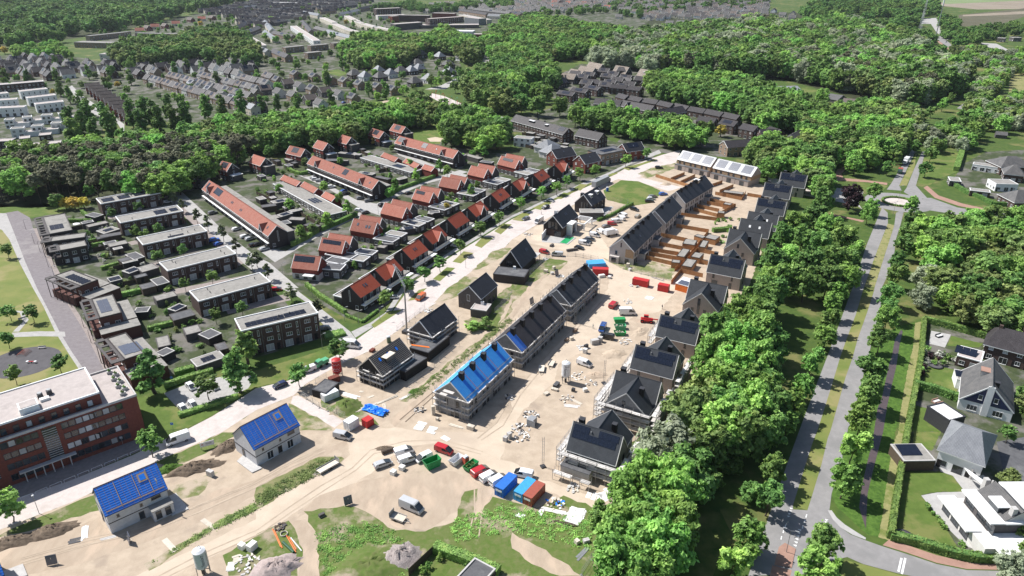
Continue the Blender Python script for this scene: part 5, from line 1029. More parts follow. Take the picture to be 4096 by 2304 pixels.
slab('bare concrete garage slab beside the blue foil bay house',[(-80.1,129.3),(-78.4,130.9),(-73.3,125.7),(-76.2,123.5)]);slab('bare concrete slab at the foot of the blue foil house by the street sign',[(-68.2,142.4),(-67.4,144.9),(-61.1,139.8),(-63.0,138.1)]);slab('bare concrete slab at the corner of the cut off house',[(-104.3,107.3),(-101.0,109.6),(-98.2,106.6),(-101.5,104.8)])
gG=[]
for i,(a,b2,lb)in enumerate((((99,409),(114,393),'white roofed terrace half with pale solar fields next to the street trees'),((115,391),(131,374),'white roofed terrace half with pale solar fields next to the timber gardens'))):
 g=gable('terrace_house',lb,'terrace',a,b2,10.,5.6,9.6,'beigebrick','roofwhite',verge='white',gutter='white',win=False,bandm='cladtimber',band=(3.0,5.0))
 Lg=g.L;k=3
 for j in range(k):
  for ii in range(5):
   for jj in range(3):
    pos,rot=g.on(-1,-Lg/2+Lg*(j+.12)/k+(ii+.5)*1.1,.5+(jj+.5)*1.65,.07);ob('solar_panel',boxmesh('solar_panel',1.07,1.62,.05,'solarpale'),g.root,pos,rot)
  u=-Lg/2+Lg*(j+.5)/k
  for du in(-1.8,1.2):window(g.root,(u+du,-5.05,3.5),0,1.1,1.3,'darksteel',2)
  b=MB();b.box(u-Lg/k/2+.1,u+Lg/k/2-.1,-7.4,-4.95,0,2.9);q=part('garden_room',b,'beigebrick',g.root);b=MB();b.box(u-Lg/k/2+.05,u+Lg/k/2-.05,-7.5,-5.,2.9,3.05);part('garden_room_roof',b,'flatroofdark',q);window(q,(u,-7.4,.1),0,2.6,2.4,'darksteel',2)
 gG.append(g)
FN=[('between the two freshly sown gardens',[(79,324),(88,320),(97,316)]),('with dark corner behind the sandy garden',[(75,308),(88,301)]),('beside the long flat shed roofs',[(65,297),(76,290)]),('with concrete slabs laid in front',[(61,287),(73,280)]),('in the middle of three narrow yards',[(58.4,279.4),(69.0,274.5)]),('with tools leaning on it',[(56.8,275.0),(67.2,269.7)]),('along the rough corner plot',[(54.5,271.0),(65.2,263.8),(69.5,266.6)]),('running behind all the narrow yards',[(70.0,267.6),(79,284),(88,301)]),('closing the yard with the orange ball',[(88,331),(97,322),(110,337)]),('beside the paved stepping stones',[(91,336),(100,329)]),('next to the orange ball',[(97,341),(104,336)]),('on the far side of the orange ball yard',[(100,345),(110,336)]),('below the grey shed roof',[(105,356),(116,347),(121,357)]),('of bare posts round the sandy heap plot',[(80,388),(94,369),(99,377)]),('between the first two white roof gardens',[(87,381),(97,392)]),('between the next two white roof gardens',[(91,375),(102,388)]),('beside the tall dark terrace end',[(106,369),(114,376)]),('beside the pale garden room wall',[(108,359),(118,369)]),('along the lawn of the last white roof house',[(121,354),(127,350)]),('behind the covered carports',[(77.9,279.1),(84.1,274.8)]),('next to the open carport',[(75.1,267.1),(79.0,264.3)]),('by the white shed with orange wall',[(60.3,246.6),(66.2,257.4),(73.8,252.7)]),('along the carport backs',[(64.1,258.6),(69.3,265.6),(77.9,279.4)])]
for lb,p in FN:fence(p,1.8,'new orange brown timber fence '+lb,group='new timber garden fences')
for lb,a,b2,d in(('grey roofed shed at the end of the narrow yards',(66.7,268.5),(69.6,267.0),9),('grey roofed shed beside the sandy garden',(72,282),(76.7,279.9),6),('small grey roofed shed against the long rear fence',(79,291),(82,288),3),('small shed at the rough corner plot',(63.3,261.9),(66.5,260.9),3),('long carport roof beside the hedge',(78.1,278.5),(80.5,277.4),8),('wide carport roof against the hedge',(83,289),(87,286),5),('flat carport near the beige pointed wing',(72.3,267.8),(75.5,265.9),5.5),('flat carport with rooflights by the white shed',(66.6,258.7),(70.2,256.8),8),('grey roofed shed below the white roof terrace',(108,353),(117,349),3.6),('small shed next to the orange ball',(103,334),(106,332),3),('small shed beside the stepping stones',(97,321),(100,320),3)):
 flat('garden_shed','timber '+lb,'shed',a,b2,d,2.5,'timber','flatroof','greybrick',.06,win=False)
t=flat('site_shed','white roofed shed with orange painted wall beside the red container','shed',(60.7,241.6),(65.3,238.1),7,2.8,'corange','white','white',.1,win=False,sol=[(-2.2,-2.6,4,2,1.,1.6,.1,1.8)],solm='solarpale')
# west estate: red roofs
def redterrace(label,A,B,cross,rw,sol,w=8.4,ze=6.2,zr=9.8):
 g=gable('terrace_house',label,'terrace',A,B,w,ze,zr,'darkbrick','roofred',verge='white',gutter='white',win=False,rwin=rw,sol=sol)
 L=g.L;n=int(L/5.4);e=w/2
 b=MB();b.box(-L/2-.02,L/2+.02,-e-.05,-e,4.9,6.05);part('white_band',b,'plaster',g.root)
 b=MB();b.box(-L/2,L/2,-e-.9,-e,2.75,2.95);part('canopy',b,'white',g.root)
 for i in range(n):
  u=-L/2+L*(i+.5)/n
  window(g.root,(u,-e-.05,4.95),0,round(L/n-.9,1),.95,'white',4,sill=False);window(g.root,(u-1.2,-e,.9),0,2.,1.6,'white',2);door(g.root,(u+1.5,-e,0),0)
 for s,f in((-1,'-x'),(1,'+x')):
  if seen(g.root,f):window(g.root,(s*L/2,.0,2.9),FACE[f],.5,4.6,'white',1);window(g.root,(s*L/2,-2.2,.8),FACE[f],1.2,1.5,'white',2)
 for u in cross:
  crossgable(g,-1,u,3.6,.15,zr-.5,'darkbrick','roofred','white',ze=ze)
  b=MB();b.box(-.25,.25,-.06,.03,3.2,8.3);part('slit_window',b,'glass',g.root,(u,-e-.17,0))
 b=MB();b.box(-L/2+.5,L/2-.5,e-.2,e+3.2,0,5.6);q=part('rear_block',b,'greybrick',g.root);b=MB();b.box(-L/2+.4,L/2-.4,e+0.2,e+3.3,5.6,5.85);part('rear_roof',b,'flatroof',q)
 return g
redterrace('long red roofed terrace with dark solar strip beside the flat brick rows',(-152,349),(-99,284),(-33,34),[(-1,-6,2.6,.7,1.1),(-1,-4.6,2.6,.7,1.1),(-1,6,3.2,.7,1.1),(-1,7.4,3.2,.7,1.1),(-1,37,2.8,.8,1.3)],[(-1,-40,.8,2,2,1.0,1.65),(-1,-29,.5,8,2,1.05,1.7)])
redterrace('red roofed terrace facing the row of parked white cars',(-112,397),(-67,349),(-23,22),[(-1,-8,2.2,.8,1.2),(-1,28,2.8,.8,1.2)],[(-1,2,.6,4,2,1.05,1.7)])
redterrace('red roofed terrace at the edge of the playground lawn',(-70,444),(-31,408),(-18,17),[(-1,10,2.6,.8,1.2)],[(-1,-25,.6,5,2,1.05,1.7),(-1,-3,.6,4,2,1.05,1.7)])
for i,(A,B,lb,so)in enumerate((((-172,374),(-165,369),'small red house with white dormer slot at the street end by the wood',0),((-160,388),(-153,383),'small red house with dark solar panels by the wood',1),((-147,402),(-138,394),'small red house with plain red slope by the wood',0),((-132,422),(-121,414),'red house with solar slope and white slot window by the wood',1),((-107,450),(-100,443),'plain red house standing before the tall wood',0),((-91,468),(-82,458),'red house with solar slope next to the yellow bush',1),((-79,481),(-70,472),'red house with solar slope at the playground lawn',1),((-119,436),(-111,428),'plain red house beside the round green tree',0))):
 g=gable('red_house',lb,'house',A,B,7.6,5.6,9.2,'darkbrick','roofred',verge='white',gutter='white',win=False,sol=[(-1,-3,.4,5,2,1.05,1.7)]if so else())
 L=g.L;b=MB();b.box(-L/2-.03,L/2+.03,-3.86,-3.8,2.8,5.5);part('red_cladding',b,'redcladding',g.root)
 for u in(-1.6,1.6):window(g.root,(u,-3.86,3.4),0,.9,1.3,'white',1);window(g.root,(u,-3.8,.7),0,1.4,1.6,'white')
 for z in(.8,3.4,6.2):window(g.root,(L/2,.5,z),FACE['+x'],.9,1.5,'white',1)
 b=MB();b.box(L/2,L/2+3.4,-2.5,3.4,0,3.0 if i%2 else 5.0);q=part('side_block',b,'greybrick',g.root);zt=3.0 if i%2 else 5.0;b=MB();b.box(L/2-.02,L/2+3.6,-2.7,3.6,zt,zt+.25);part('side_roof',b,'white' if i%2 else 'flatroof',q);window(q,(L/2+1.7,-2.5,.8),0,1.6,1.6,'white')
for i,(A,B,A2,B2,lb,so,rw)in enumerate((((-22,381),(-13,374),(-18,385),(-9,379),'double gabled red house with flat annexes close to the brick villas',0,0),((-36,360),(-26,354),(-32,364),(-23,358),'double gabled red house with plain slopes next to a conical tree',0,0),((-47,339),(-38,333),(-45,344),(-35,339),'double gabled red house with one black solar strip',5,0),((-59,318),(-48,311),(-56,323),(-46,317),'double gabled red house with glass roofed side yard',0,0),((-69,296),(-58,291),(-67,301),(-57,297),'double gabled red house with white framed roof windows',0,1),((-77.5,273.4),(-67.2,269.7),(-75.6,278.7),(-65.3,274.5),'double gabled red house with long solar strip on the near slope',8,0),((52,376),(58,370),(57,379),(62,374),'x',0,0),((-6,401),(4,392),(-3,406),(7,399),'double gabled red house with solar strip beside the hedge lane',7,0))):
 if lb=='x':continue
 g=gable('double_house',lb,'house',A,B,7.0,4.6,8.6,'redcladding','roofred',verge='white',win=False,sol=[(-1,-4.5,.6,so,1,1.05,1.7)]if so else(),rwin=[(-1,-3,2.2,.9,1.3),(-1,1.5,2.6,.9,1.3),(-1,3,2.6,.9,1.3)]if rw else())
 gable('x','','',A2,B2,7.0,4.6,8.6,'greybrick','roofred',verge='white',win=False,root=g.root)
 L=g.L;b=MB();b.box(-L/2-.04,L/2+.04,-3.54,3.4,0,2.2);part('brick_plinth',b,'greybrick',g.root)
 for u in(-3,0,3):window(g.root,(u,-3.54,.3),0,1.3,1.6,'white')
 for z in(.8,3.2,5.6):window(g.root,(L/2+.04,.3,z),FACE['+x'],.9,1.4,'white',1)
 th=ang(A,B);P=off(B,th,2.2)
 for k,(dx,dy,l,d,h)in enumerate(((1.0,-5.5,10,5.5,3.1),(2.5,1.2,8.5,5.0,3.2))):
  a=off(off(B,th,dx),th+pi/2,dy)
  flat('house_annexe','white edged flat annexe %s the %s'%('in front of' if k==0 else 'behind',lb.split(' with ')[-1].split(' next ')[0]),'annexe',a,off(a,th,l),d,h,'greybrick','flatroof' if(i+k)%2 else 'flatroofdark','white',.25,win=True,fr='white',doors=False,sol=[(-3,-1.2,3,2,1.6,1.0,.2,1.6)]if(i+k)%3==0 else())
gH7=gable('red_house','single red gabled house with big solar field at the street corner','house',(-83.7,255.7),(-73.0,253.2),7.6,4.6,8.6,'redcladding','roofred',verge='white',win=False,sol=[(-1,-5.2,.5,8,2,1.05,1.2)])
b=MB();b.box(-gH7.L/2-.04,gH7.L/2+.04,-3.84,3.7,0,2.4);part('brick_plinth',b,'plaster',gH7.root)
for u in(-3.5,0,3.5):window(gH7.root,(u,-3.84,.4),0,1.6,1.7,'darksteel')
b=MB();b.box(0,4.2,-6.2,-3.8,2.4,2.7);part('porch_roof',b,'white',gH7.root)
for a,b2,d,lb in(((-73.4,253.1),(-65.8,251.8),6,'white edged flat annexe with pillars at the corner garden'),((-74.1,260.8),(-66.2,257.4),5,'white edged flat annexe behind the corner house'),((-75.7,267.9),(-64.3,262.8),5.5,'white edged flat annexe between corner house and solar strip house')):flat('house_annexe',lb,'annexe',a,b2,d,3.3,'greybrick','flatroofdark','white',.3,doors=False)
ROW=[((-56.3,225.1),0,'end house of the red street row beside the clipped hedge corner',1),((-50.0,239.2),1,'cross gabled red house second in the street row',0),((-42.8,258.6),0,'red street row house with two roof windows behind the crane jib',1),((-36.4,274.9),1,'cross gabled red house beside the wooden pergola garden',0),((-28,293),0,'plain red street row house between two cross gables',0),((-20,308),1,'cross gabled red house next to the yellow flowering bush',0),((-10,328),0,'red street row house with roof window near the delivery truck',1),((-0,346),1,'cross gabled red house opposite the villa',0),((11,361),0,'red street row house with one dark roof window',1),((23,379),1,'cross gabled red house closing the street row',0)]
for i,(A,cr,lb,rw)in enumerate(ROW):
 th=radians(63);L=11.6;g=gable('street_house',lb,'house',A,off(A,th,L),8.4,5.9,9.4,'darkbrick','rooforange',verge='darksteel',gutter='darksteel',win=False,rwin=[(-1,-.6,2.6,.7,1.2),(-1,.6,2.6,.7,1.2)]if rw else())
 if cr:crossgable(g,-1,.6,5.0,.4,9.2,'darkbrick','rooforange','white')
 window(g.root,(-L/2,.4,3.4),FACE['-x'],.5,4.2,'white',1);window(g.root,(-L/2,-2.4,.8),FACE['-x'],1.2,1.5,'white',1)
 b=MB();b.box(-L/2,L/2+4,-6.0,-4.2,2.8,3.0);part('canopy',b,'white',g.root);b=MB();b.box(-L/2+.4,L/2-.3,-5.6,-5.5,3.,4.1);part('balcony_screen',b,'plaster',g.root)
 for u in(-3.4,.4,4):window(g.root,(u,-4.2,.5),0,1.6,2.,'white');window(g.root,(u,-4.2,3.3),0,1.4,2.1,'white')
 b=MB();b.box(L/2-.02,L/2+3.9,-4.0,3.8,0,3.2);q=part('link_block',b,'darkbrick',g.root);b=MB();b.box(L/2-.1,L/2+4.0,-4.2,3.9,3.2,3.4);part('link_roof',b,'flatroof',q)
 b=MB();b.box(-L/2+1,L/2,4.2,8.6,0,3.3);q=part('rear_extension',b,'greybrick',g.root);b=MB();b.box(-L/2+.9,L/2+.1,4.2,8.8,3.3,3.4);part('extension_roof',b,'flatroof',q)
 b=MB();b.box(-L/2+.7,L/2+.3,8.5,8.8,3.3,3.65);part('roof_edge',b,'white',q);b=MB();b.box(-L/2+.7,-L/2+1.0,4.4,8.5,3.3,3.65);part('roof_edge',b,'white',q)
for k,(A,B,d,lb,gs)in enumerate((((-126,365),(-85,316),9,'long flat garage row with white edge and little red roofs',(((-122,373),(-110,361)),((-108,361),(-98,349)),((-93,344),(-86,336)))),((-90,417),(-56,386),8,'flat garage row with white edge before the playground terrace',(((-76,420),(-66,408)),((-61,407),(-52,394)),((-49,394),(-43,388)))))):
 t=flat('garage_row',lb,'garage',A,B,d,3.,'greybrick','flatroof','white',.25,win=True,fr='white',sol=[(4,-1.5,5,3,1.6,1.,.2,1.5)],doors=False)
 for a,b2 in gs:gable('x','','',a,b2,5.,3.8,5.6,'redcladding','roofred',verge='white',win=False,root=t)
# flat roofed brick rows
def flatrow(label,A,B,d,h,n,sol,fr='white',floors=2):
 t=flat('flat_terrace',label,'terrace',A,B,d,h,'brownbrick','flatroof','white',.32,win=False,sol=sol,vents=4)
 L=dist(A,B)
 for i in range(n):
  u=-L/2+L*(i+.5)/n
  for f in range(1,floors):window(t,(u-.8,-d/2,2.9*f+.9),0,1.9,1.2,fr,3,pane='mix');window(t,(u+1.9,-d/2,2.9*f+.3),0,.6,2.0,fr,1)
  window(t,(u-1.2,-d/2,.15),0,2.4,2.3,fr,2,pane='blinds');door(t,(u+1.4,-d/2,0),0)
  b=MB();b.tube((u+2.9,-d/2-.06,0),(u+2.9,-d/2-.06,h),.06,6);part('downpipe',b,'steel',t)
 return t
flatrow('flat brick row with three solar arrays at the wood edge',(-194,323),(-173,340),10.4,6,4,[(-12,-2.5,3,4,1.7,1.0,.25,1.5),(-5,-2.5,3,4,1.7,1.0,.25,1.5),(2,-2.,3,4,1.7,1.0,.25,1.5)])
flatrow('flat brick row with two solar arrays and garden trees',(-172,297),(-151,313),10.4,6,4,[(2,-2.5,3,4,1.7,1.0,.25,1.5),(8.5,-2.,2,3,1.7,1.0,.25,1.5)])
flatrow('flat brick row with one short solar strip',(-150.1,271.2),(-130,287),10.4,6,4,[(-2.5,-2.5,4,1,1.6,1.0,.25,1.5)])
flatrow('flat brick row with bare gravel roof and notched corner',(-128.8,245.2),(-108.9,262.0),10.4,6,4,[])
flatrow('flat brick row with bare roof facing the parked red car',(-107.0,219.5),(-87.2,235.5),10.4,6,4,[])
flatrow('taller flat brick block with long solar rows at the grass plot',(-83.0,192.9),(-62.3,205.1),9.5,9,4,[(-10,-2.4,7,2,1.7,1.0,.25,1.7),(2,-2.2,4,2,1.7,1.0,.25,1.7)],floors=3)
WR=[((-195,283),(-188,288),26,'darkbrick','solar','dark brick street block with solar rows, first after the yellow shrub'),((-189.6,274.4),(-178.1,279.6),6,'darkbrick',None,'low dark street block with white patio roof'),((-180.2,264.8),(-172.3,270.2),7,'darkbrick',None,'low dark street block with plain grey roof'),((-152.3,229.4),(-149.0,234.7),17,'streetbrick','solar','red brick street block with crowded solar roof'),((-133.1,205.1),(-127.8,208.9),17,'streetbrick','pale','red brick street block with blue grey solar roof'),((-112.3,179.2),(-108.3,182.9),17,'streetbrick','two','red brick street block with two square solar fields')]
for A,B,d,wl,so,lb in WR:
 L=dist(A,B);h=7.2 if wl=='streetbrick' else 6.2
 S_={None:[],'solar':[(-L/2+1,-d/2+1.5+(4 if d>20 else 0),int((L-2)/1.7),7 if d<20 else 4,1.7,1.0,.22,1.7)],'pale':[(-L/2+1,-d/2+4,int((L-2)/1.7),8,1.7,1.0,.22,1.35)],'two':[(-L/2+.8,-d/2+3.5,3,4,1.0,1.6,.05,1.65),(.4,-d/2+3.2,3,4,1.0,1.6,.05,1.65)]}[so]
 t=flat('street_block',lb,'house',A,B,d,h,wl,'flatroof' if wl=='streetbrick' else 'flatroof','darkbrick' if wl=='streetbrick' else 'greybrick',.25,sol=S_,doors=True,solm='solarpale' if so in('pale','two')else 'solar')
 th=radians(90);n=4;q=MB();x0=-L/2-3.6
 b=MB();b.box(x0,x0+.7,-d/2,d/2,h-.15,h+.15);b.box(-L/2-.8,-L/2,-d/2,d/2,h-.15,h+.15)
 m_=max(2,int(d/3.6))
 for i in range(m_+1):y=-d/2+(d-.9)*i/m_;b.box(x0+.7,-L/2-.8,y,y+(2.0 if i in(0,m_)else.9),h-.15,h+.15)
 part('slatted_canopy',b,'greybrick',t)
 for i in range(m_+1):y=-d/2+.3+(d-.6)*i/m_;ob('canopy_post',boxmesh('canopy_post',.18,.18,h-.2,'blackwood'),t,(x0+.35,y,0))
 b=MB();b.box(-L/2-2.6,-L/2,-d/2+1,d/2-1,0,3.0);part('street_porch',b,wl,t)
 if wl=='streetbrick':
  b=MB();b.box(L/2,L/2+4,-d/2+.5,d/2-.5,0,4.2);q=part('rear_block',b,wl,t);b=MB();b.box(L/2,L/2+4.1,-d/2+.4,d/2-.4,4.2,4.35);part('rear_terrace',b,'flatroof',q)
  b=MB();b.box(-L/2-1,L/2+4,-d/2-5.8,-d/2-.02,0,4.0);q=part('low_block',b,wl,t);b=MB();b.box(-L/2-1.05,L/2+4.05,-d/2-5.9,-d/2-.02,4.0,4.15);part('low_roof',b,'flatroof',q)
SH=[((-189,301),(-183,307),5),((-193,314),(-191,318),9),((-177,288),(-170,292),5),((-178,293),(-174,299),8),((-167.7,277.5),(-162,282),6),((-151.1,264.0),(-148.3,267.3),10),((-155.0,261.7),(-152.1,264.7),5),((-146.5,250.6),(-143.9,254.9),6),((-142.0,251.6),(-137.6,256.3),8),((-131.0,239.8),(-127.7,242.9),9),((-134.9,236.4),(-131.2,239.4),6),((-149.8,242.9),(-146.7,245.6),6),((-125.4,226.9),(-119.9,231.4),6),((-129.4,217.9),(-124.8,218.7),5),((-113.1,212.1),(-107.5,216.4),7),((-115.4,219.0),(-113.2,223.2),5),((-104.9,202.2),(-100.8,204.9),7),((-96.6,199.6),(-93.9,203.5),7),((-90.9,192.1),(-88.2,193.9),6),((-93.7,182.8),(-87.2,188.5),7),((-110.3,194.1),(-107.0,196.0),9),((-106.4,188.9),(-104.3,192.4),5),((-120,328),(-114,331),5),((-116,334),(-110,339),6),((-113,309),(-107,314),7),((-105,303),(-100,307),6),((-94,304),(-88,300),5),((-107,315),(-103,320),5),((-103,311),(-96,310),5),((-55,281),(-50,281),5),((-64.1,261.7),(-60.0,262.7),5),((-48,298),(-43,300),4),((-56.5,277.4),(-53.0,276.3),4),((-39,320),(-34,321),4),((-75,379),(-67,374),4),((-86,387),(-77,383),5),((-29,425),(-20,416),5),((-19,410),(-12,407),5),((-110,412),(-102,412),6),((-106,430),(-92,425),4),((-102,412),(-96,412),3)]
LOOK=['flat grey roofed garden shed between hedges','flat dark roofed garden shed with white trim','flat roofed timber garden shed','flat roofed garden shed with solar panels']
for i,(A,B,d)in enumerate(SH):
 k=i%4;wl=('greybrick','darkbrick','timberdark','greybrick')[k];rf=('flatroof','flatroofdark','flatroofdark','flatroof')[k]
 flat('garden_shed',LOOK[k],'shed',A,B,d*.8,2.6,wl,rf,'conc' if k in(1,3)else 'greybrick',.1,win=False,sol=[(-2,-1.2,3,2,1.3,1.,.2,1.6)]if k==3 else(),group=LOOK[k].replace('shed','sheds'))
AB=radians(40)
A_,B_=off((-95.4,153.1),AB,-46),(-95.4,153.1)
apt=flat('apartment_block','large red brick apartment block with bands of windows and pale gravel roof','building',A_,B_,18,12.4,'redbrick','flatroofpale','conc',.5,win=False)
for z in(1.0,4.0,7.0,10.0):
 for u0 in(-18,-6,6.5,12.5):
  for k in range(5 if u0!=12.5 else 6):
   if u0==12.5 and k>4:continue
   x=u0+k*1.55
   if abs(x+10)<1.6 or abs(x-2.5)<2.2:continue
   window(apt,(x,-9,z+.2),0,1.45,1.6,'darksteel',1,pane='mix')
for x in(-10.,3.2):
 b=MB();b.box(x-1.5,x+1.5,-9.1,-8.95,2.8,11.8);q=part('stair_glazing',b,'glass',apt)
 for i in range(14):ob('glazing_bar',boxmesh('glazing_bar',3.,.12,.12,'conc'),q,(x,-9.12,3.2+i*.62))
for y in(-6,-2,2,6):
 for z in(1.2,4.2,7.2,10.2):window(apt,(23.0,y,z),FACE['+x'],1.4,1.5,'darksteel',1)
P=off(off(B_,AB,-7.5),AB+pi/2,1.6);flat('penthouse','','',off(P,AB,-40),P,15.2,15.6,'redbrick','flatroofpale','white',.35,win=False,root=apt,z0=12.4)
for i in range(14):window(apt,(13-i*2.6,-7.45,12.9),0,1.2,1.6,'darksteel',1,pane='mix')
for x,y in((4,-.5),(6,-.2),(-8,-3),(-6,-2.6)):b=MB();b.box(-.6,.6,-.6,.6,15.6,16.7);q=part('roof_fan',b,'darksteel',apt,(x,y,0));b=MB();b.tube((0,0,16.7),(0,0,17.1),.5,10);part('fan_cap',b,'steel',q)
b=MB();b.box(-2,2,-1.8,1.8,15.6,17.3);q=part('lift_house',b,'white',apt,(1,-4.6,0));b=MB();b.box(-1.7,1.7,-1.5,1.5,17.3,17.4);part('lift_roof',b,'flatroofpale',q);b=MB();b.box(-1.,1.,-.6,.6,15.6,16.3);part('roof_box',b,'white',apt,(4.6,-2.4,0))
for i in range(7):b=MB();b.box(-.7,.7,-.35,.35,12.5,13.2);q=part('planter',b,'conc',apt,(20.5+(i%2)*1.0,-6.5+i*2.2,0));ob('planter_shrub',shared(('crownpl',),lambda:crownmesh('shrub',3,'leaf_oak',.6,.8,160,.15)),q,(0,0,13.1))
for i in range(6):b=MB();b.tube((-4+i*1.9,-9.9,0),(-4+i*1.9,-9.9,2.8),.13,8);part('entrance_column',b,'conc',apt)
b=MB();b.box(-5,7,-10.2,-9,2.8,3.1);part('entrance_canopy',b,'conc',apt)
def yard(poly,deg,dx,dy,label,group,seed,keep=.6):
 """packed back gardens: small flat sheds and timber screens on a turned grid"""
 q=random.Random(seed);a=radians(deg);xs=[p[0]*cos(a)+p[1]*sin(a)for p in poly];ys=[-p[0]*sin(a)+p[1]*cos(a)for p in poly];pr=[];u=min(xs)
 while u<max(xs):
  v=min(ys)
  while v<max(ys):
   uu,vv=u+q.uniform(-.2,.2)*dx,v+q.uniform(-.2,.2)*dy;p=(uu*cos(a)-vv*sin(a),uu*sin(a)+vv*cos(a));v+=dy
   if not inside(p,poly)or q.random()>keep:continue
   if len(pr)<4:
    L,d,wl,rf,tr=((4.2,3,'timberdark','flatroofdark','darksteel'),(5.5,3.4,'darkbrick','flatroof','conc'),(3.4,2.6,'timberdark','flatroof','conc'),(4.8,3.2,'greybrick','flatroofdark','conc'))[len(pr)]
    pr.append(flat('yard_shed',label,'shed',off(p,a,-L/2),off(p,a,L/2),d,2.5,wl,rf,tr,.1,win=False,group=group));door(pr[-1],(0,-d/2,0),0)
    b=MB();b.box(-L/2-4.5,-L/2,-.04,.04,0,1.8);part('screen',b,'timberdark',pr[-1])
   else:copy_thing(q.choice(pr),(p[0],p[1],0),a+q.choice((0,0,pi/2)))
  u+=dx
yard([(-133,348),(-127,363),(-90,319),(-90,303),(-109,327),(-128,343)],-50,9,8,'small dark shed in the narrow gardens of the garage row','sheds of the narrow gardens',1)
yard([(-106,443),(-95,448),(-64,388),(-58,375),(-69,375),(-81,400),(-99,424)],-47,9,8,'small dark shed behind the parked car terrace','sheds behind the parked car terrace',2)
yard([(-64.7,254.0),(-59.3,272.9),(-51,295),(-39,324),(-25,358),(-9,388),(-4,379),(-21,347),(-36,315),(-47,287),(-56.1,266.7),(-60.7,253.1)],63,10,8,'small shed behind the red street row','sheds behind the red street row',3,.5)
yard([(-208,319),(-192,321),(-168,288),(-156.8,275.0),(-140.0,256.9),(-131.6,243.3),(-149.2,243.3),(-169.6,271.9),(-186,293)],40,9,9,'small shed between the flat rows and the street blocks','sheds between flat rows and street blocks',4,.45)
yard([(-144,419),(-124,438),(-121,419),(-130,402),(-119,388),(-131,375),(-140,372)],-47,10,9,'small shed in the gardens below the wood','sheds in the gardens below the wood',5,.5)
yard([(0,496),(36,463),(34,435),(0,450)],-35,9,8,'small pale shed behind the long brown terrace','sheds behind the long brown terrace',6,.6)
# dark houses behind the new street
def dk(A,B,lb,wall='brownbrick',roof='roofbrownblack',w=8.,ze=5.4,zr=8.6,**k):
 k.setdefault('verge','darksteel');k.setdefault('fr','plaster');k.setdefault('bay',3.6)
 return gable(k.pop('name','dark_house'),lb,'house',A,B,w,ze,zr,wall,roof,**k)
for i,(A,B)in enumerate((((45,703),(60,693)),((58,727),(69,713)),((69,747),(82,732)),((81,774),(92,756)))):
 dk(A,B,'tall grey barn house, %s of four before the meadow'%('the one by the dark street houses','second','third','last')[i],'greybrick','roofthatch',9,4.6,9.,name='barn_house',verge='conc')
for A,B,lb in(((105,750),(116,736),'thatch coloured house with small dormers under the fir wood'),((126,727),(136,712),'thatch coloured house with porch next to the oak clump')):
 g=dk(A,B,lb,'darkbrick','roofthatch',10,3.,9.,name='thatched_house',verge='conc');dormer(g,-1,-1.6,4.5,1.6,1.3,1.6,'darkbrick','blinds');dormer(g,-1,1.8,4.5,1.6,1.3,1.6,'darkbrick','blinds')
for i,(A,B,so)in enumerate((((40,615),(52,604),1),((52,629),(64,617),1),((65,643),(76,630),1),((65,674),(78,668),0),((77,664),(89,653),0),((87,644),(100,638),0),((101,636),(111,628),0))):
 dk(A,B,('brown clad house with pale edged solar roof, %s by the round oak'%('first','second','third')[i])if so else 'brown clad house with dark pitched roof, %s from the grey barns'%('first','second','third','fourth')[i-3],'brownbrick','roofbrownblack',8.5,5.6,8.,sol=[(-1,-4,.4,7,2,1.1,1.6)]if so else(),verge='conc' if so else 'darksteel')
for A,B,lb in(((88,708),(98,694),'low dark house with white side wall between the barns'),((101,691),(110,677),'low dark house with white gable end'),((29,668),(39,691),'dark house with white chimney wall at the wood'),((39,668),(48,682),'dark house with round topped white gable window'),((119,666),(130,675),'small dark house with pale pergola')):dk(A,B,lb,'darkbrick','roofbrownblack',8,4.,7.5,verge='plaster')
for i,(A,B)in enumerate((((89,609),(95,597)),((97,598),(105,587)),((107,587),(116,578)),((117,576),(125,564)),((127,566),(135,554)),((136,553),(145,543)),((146,543),(155,531)),((156,532),(164,520)))):
 dk(A,B,'low dark garden house, %s in the line below the oak row'%('first','second','third','fourth','fifth','sixth','seventh','eighth')[i],'brownbrick','roofbrownblack',7.5,4.,6.6,name='garden_house')
for A,B,lb,cr in(((66,574),(85,564),'dark terrace with small gables below the low garden houses',(4,)),((86,565),(106,542),'red brick terrace with wide dark roof and one gable',(-7,)),((102,524),(127,542),'dark roofed terrace with white roof box above the oaks',()),((3,511),(37,468),'long brown brick terrace with dormers and solar corner',()),((44,467),(58,454),'short brown brick terrace with grey solar strips',())):
 g=dk(A,B,lb,'brownbrick','roofbrownblack',9.6,5.6,9.1,name='terrace_house',gutter='white',bay=3.,chim=[(-4,.5,.6,.8),(3,.5,.6,.8)])
 for u in cr:crossgable(g,-1,u,4.5,.3,8.9,'redbrick','roofbrownblack','white')
 if 'long brown' in lb:
  for u in(-9,-6,8):dormer(g,-1,u,3.4,2.4,1.3,1.8,'darksteel')
  for j in range(2):
   for i in range(5):pos,rot=g.on(-1,g.L/2-7+i*1.1,1+j*1.7,.07);ob('solar_panel',boxmesh('solar_panel',1.07,1.62,.05,'solar'),g.root,pos,rot)
for A,B,lb in(((132,509),(142,501),'brown clad house with dark roof beside the yellow tree'),((146,500),(154,491),'brown clad house with solar roof behind the yellow tree'),((156,485),(163,476),'brown clad house with tall windows and porch roof'),((162,468),(174,468),'brown clad house at the edge of the oak wood'),((171,476),(175,466),'dark roofed house partly behind the oak crowns')):dk(A,B,lb,'brownbrick','roofbrownblack',9,5.8,8.6,sol=[(-1,-4,.5,6,2,1.1,1.6)]if 'solar' in lb else())
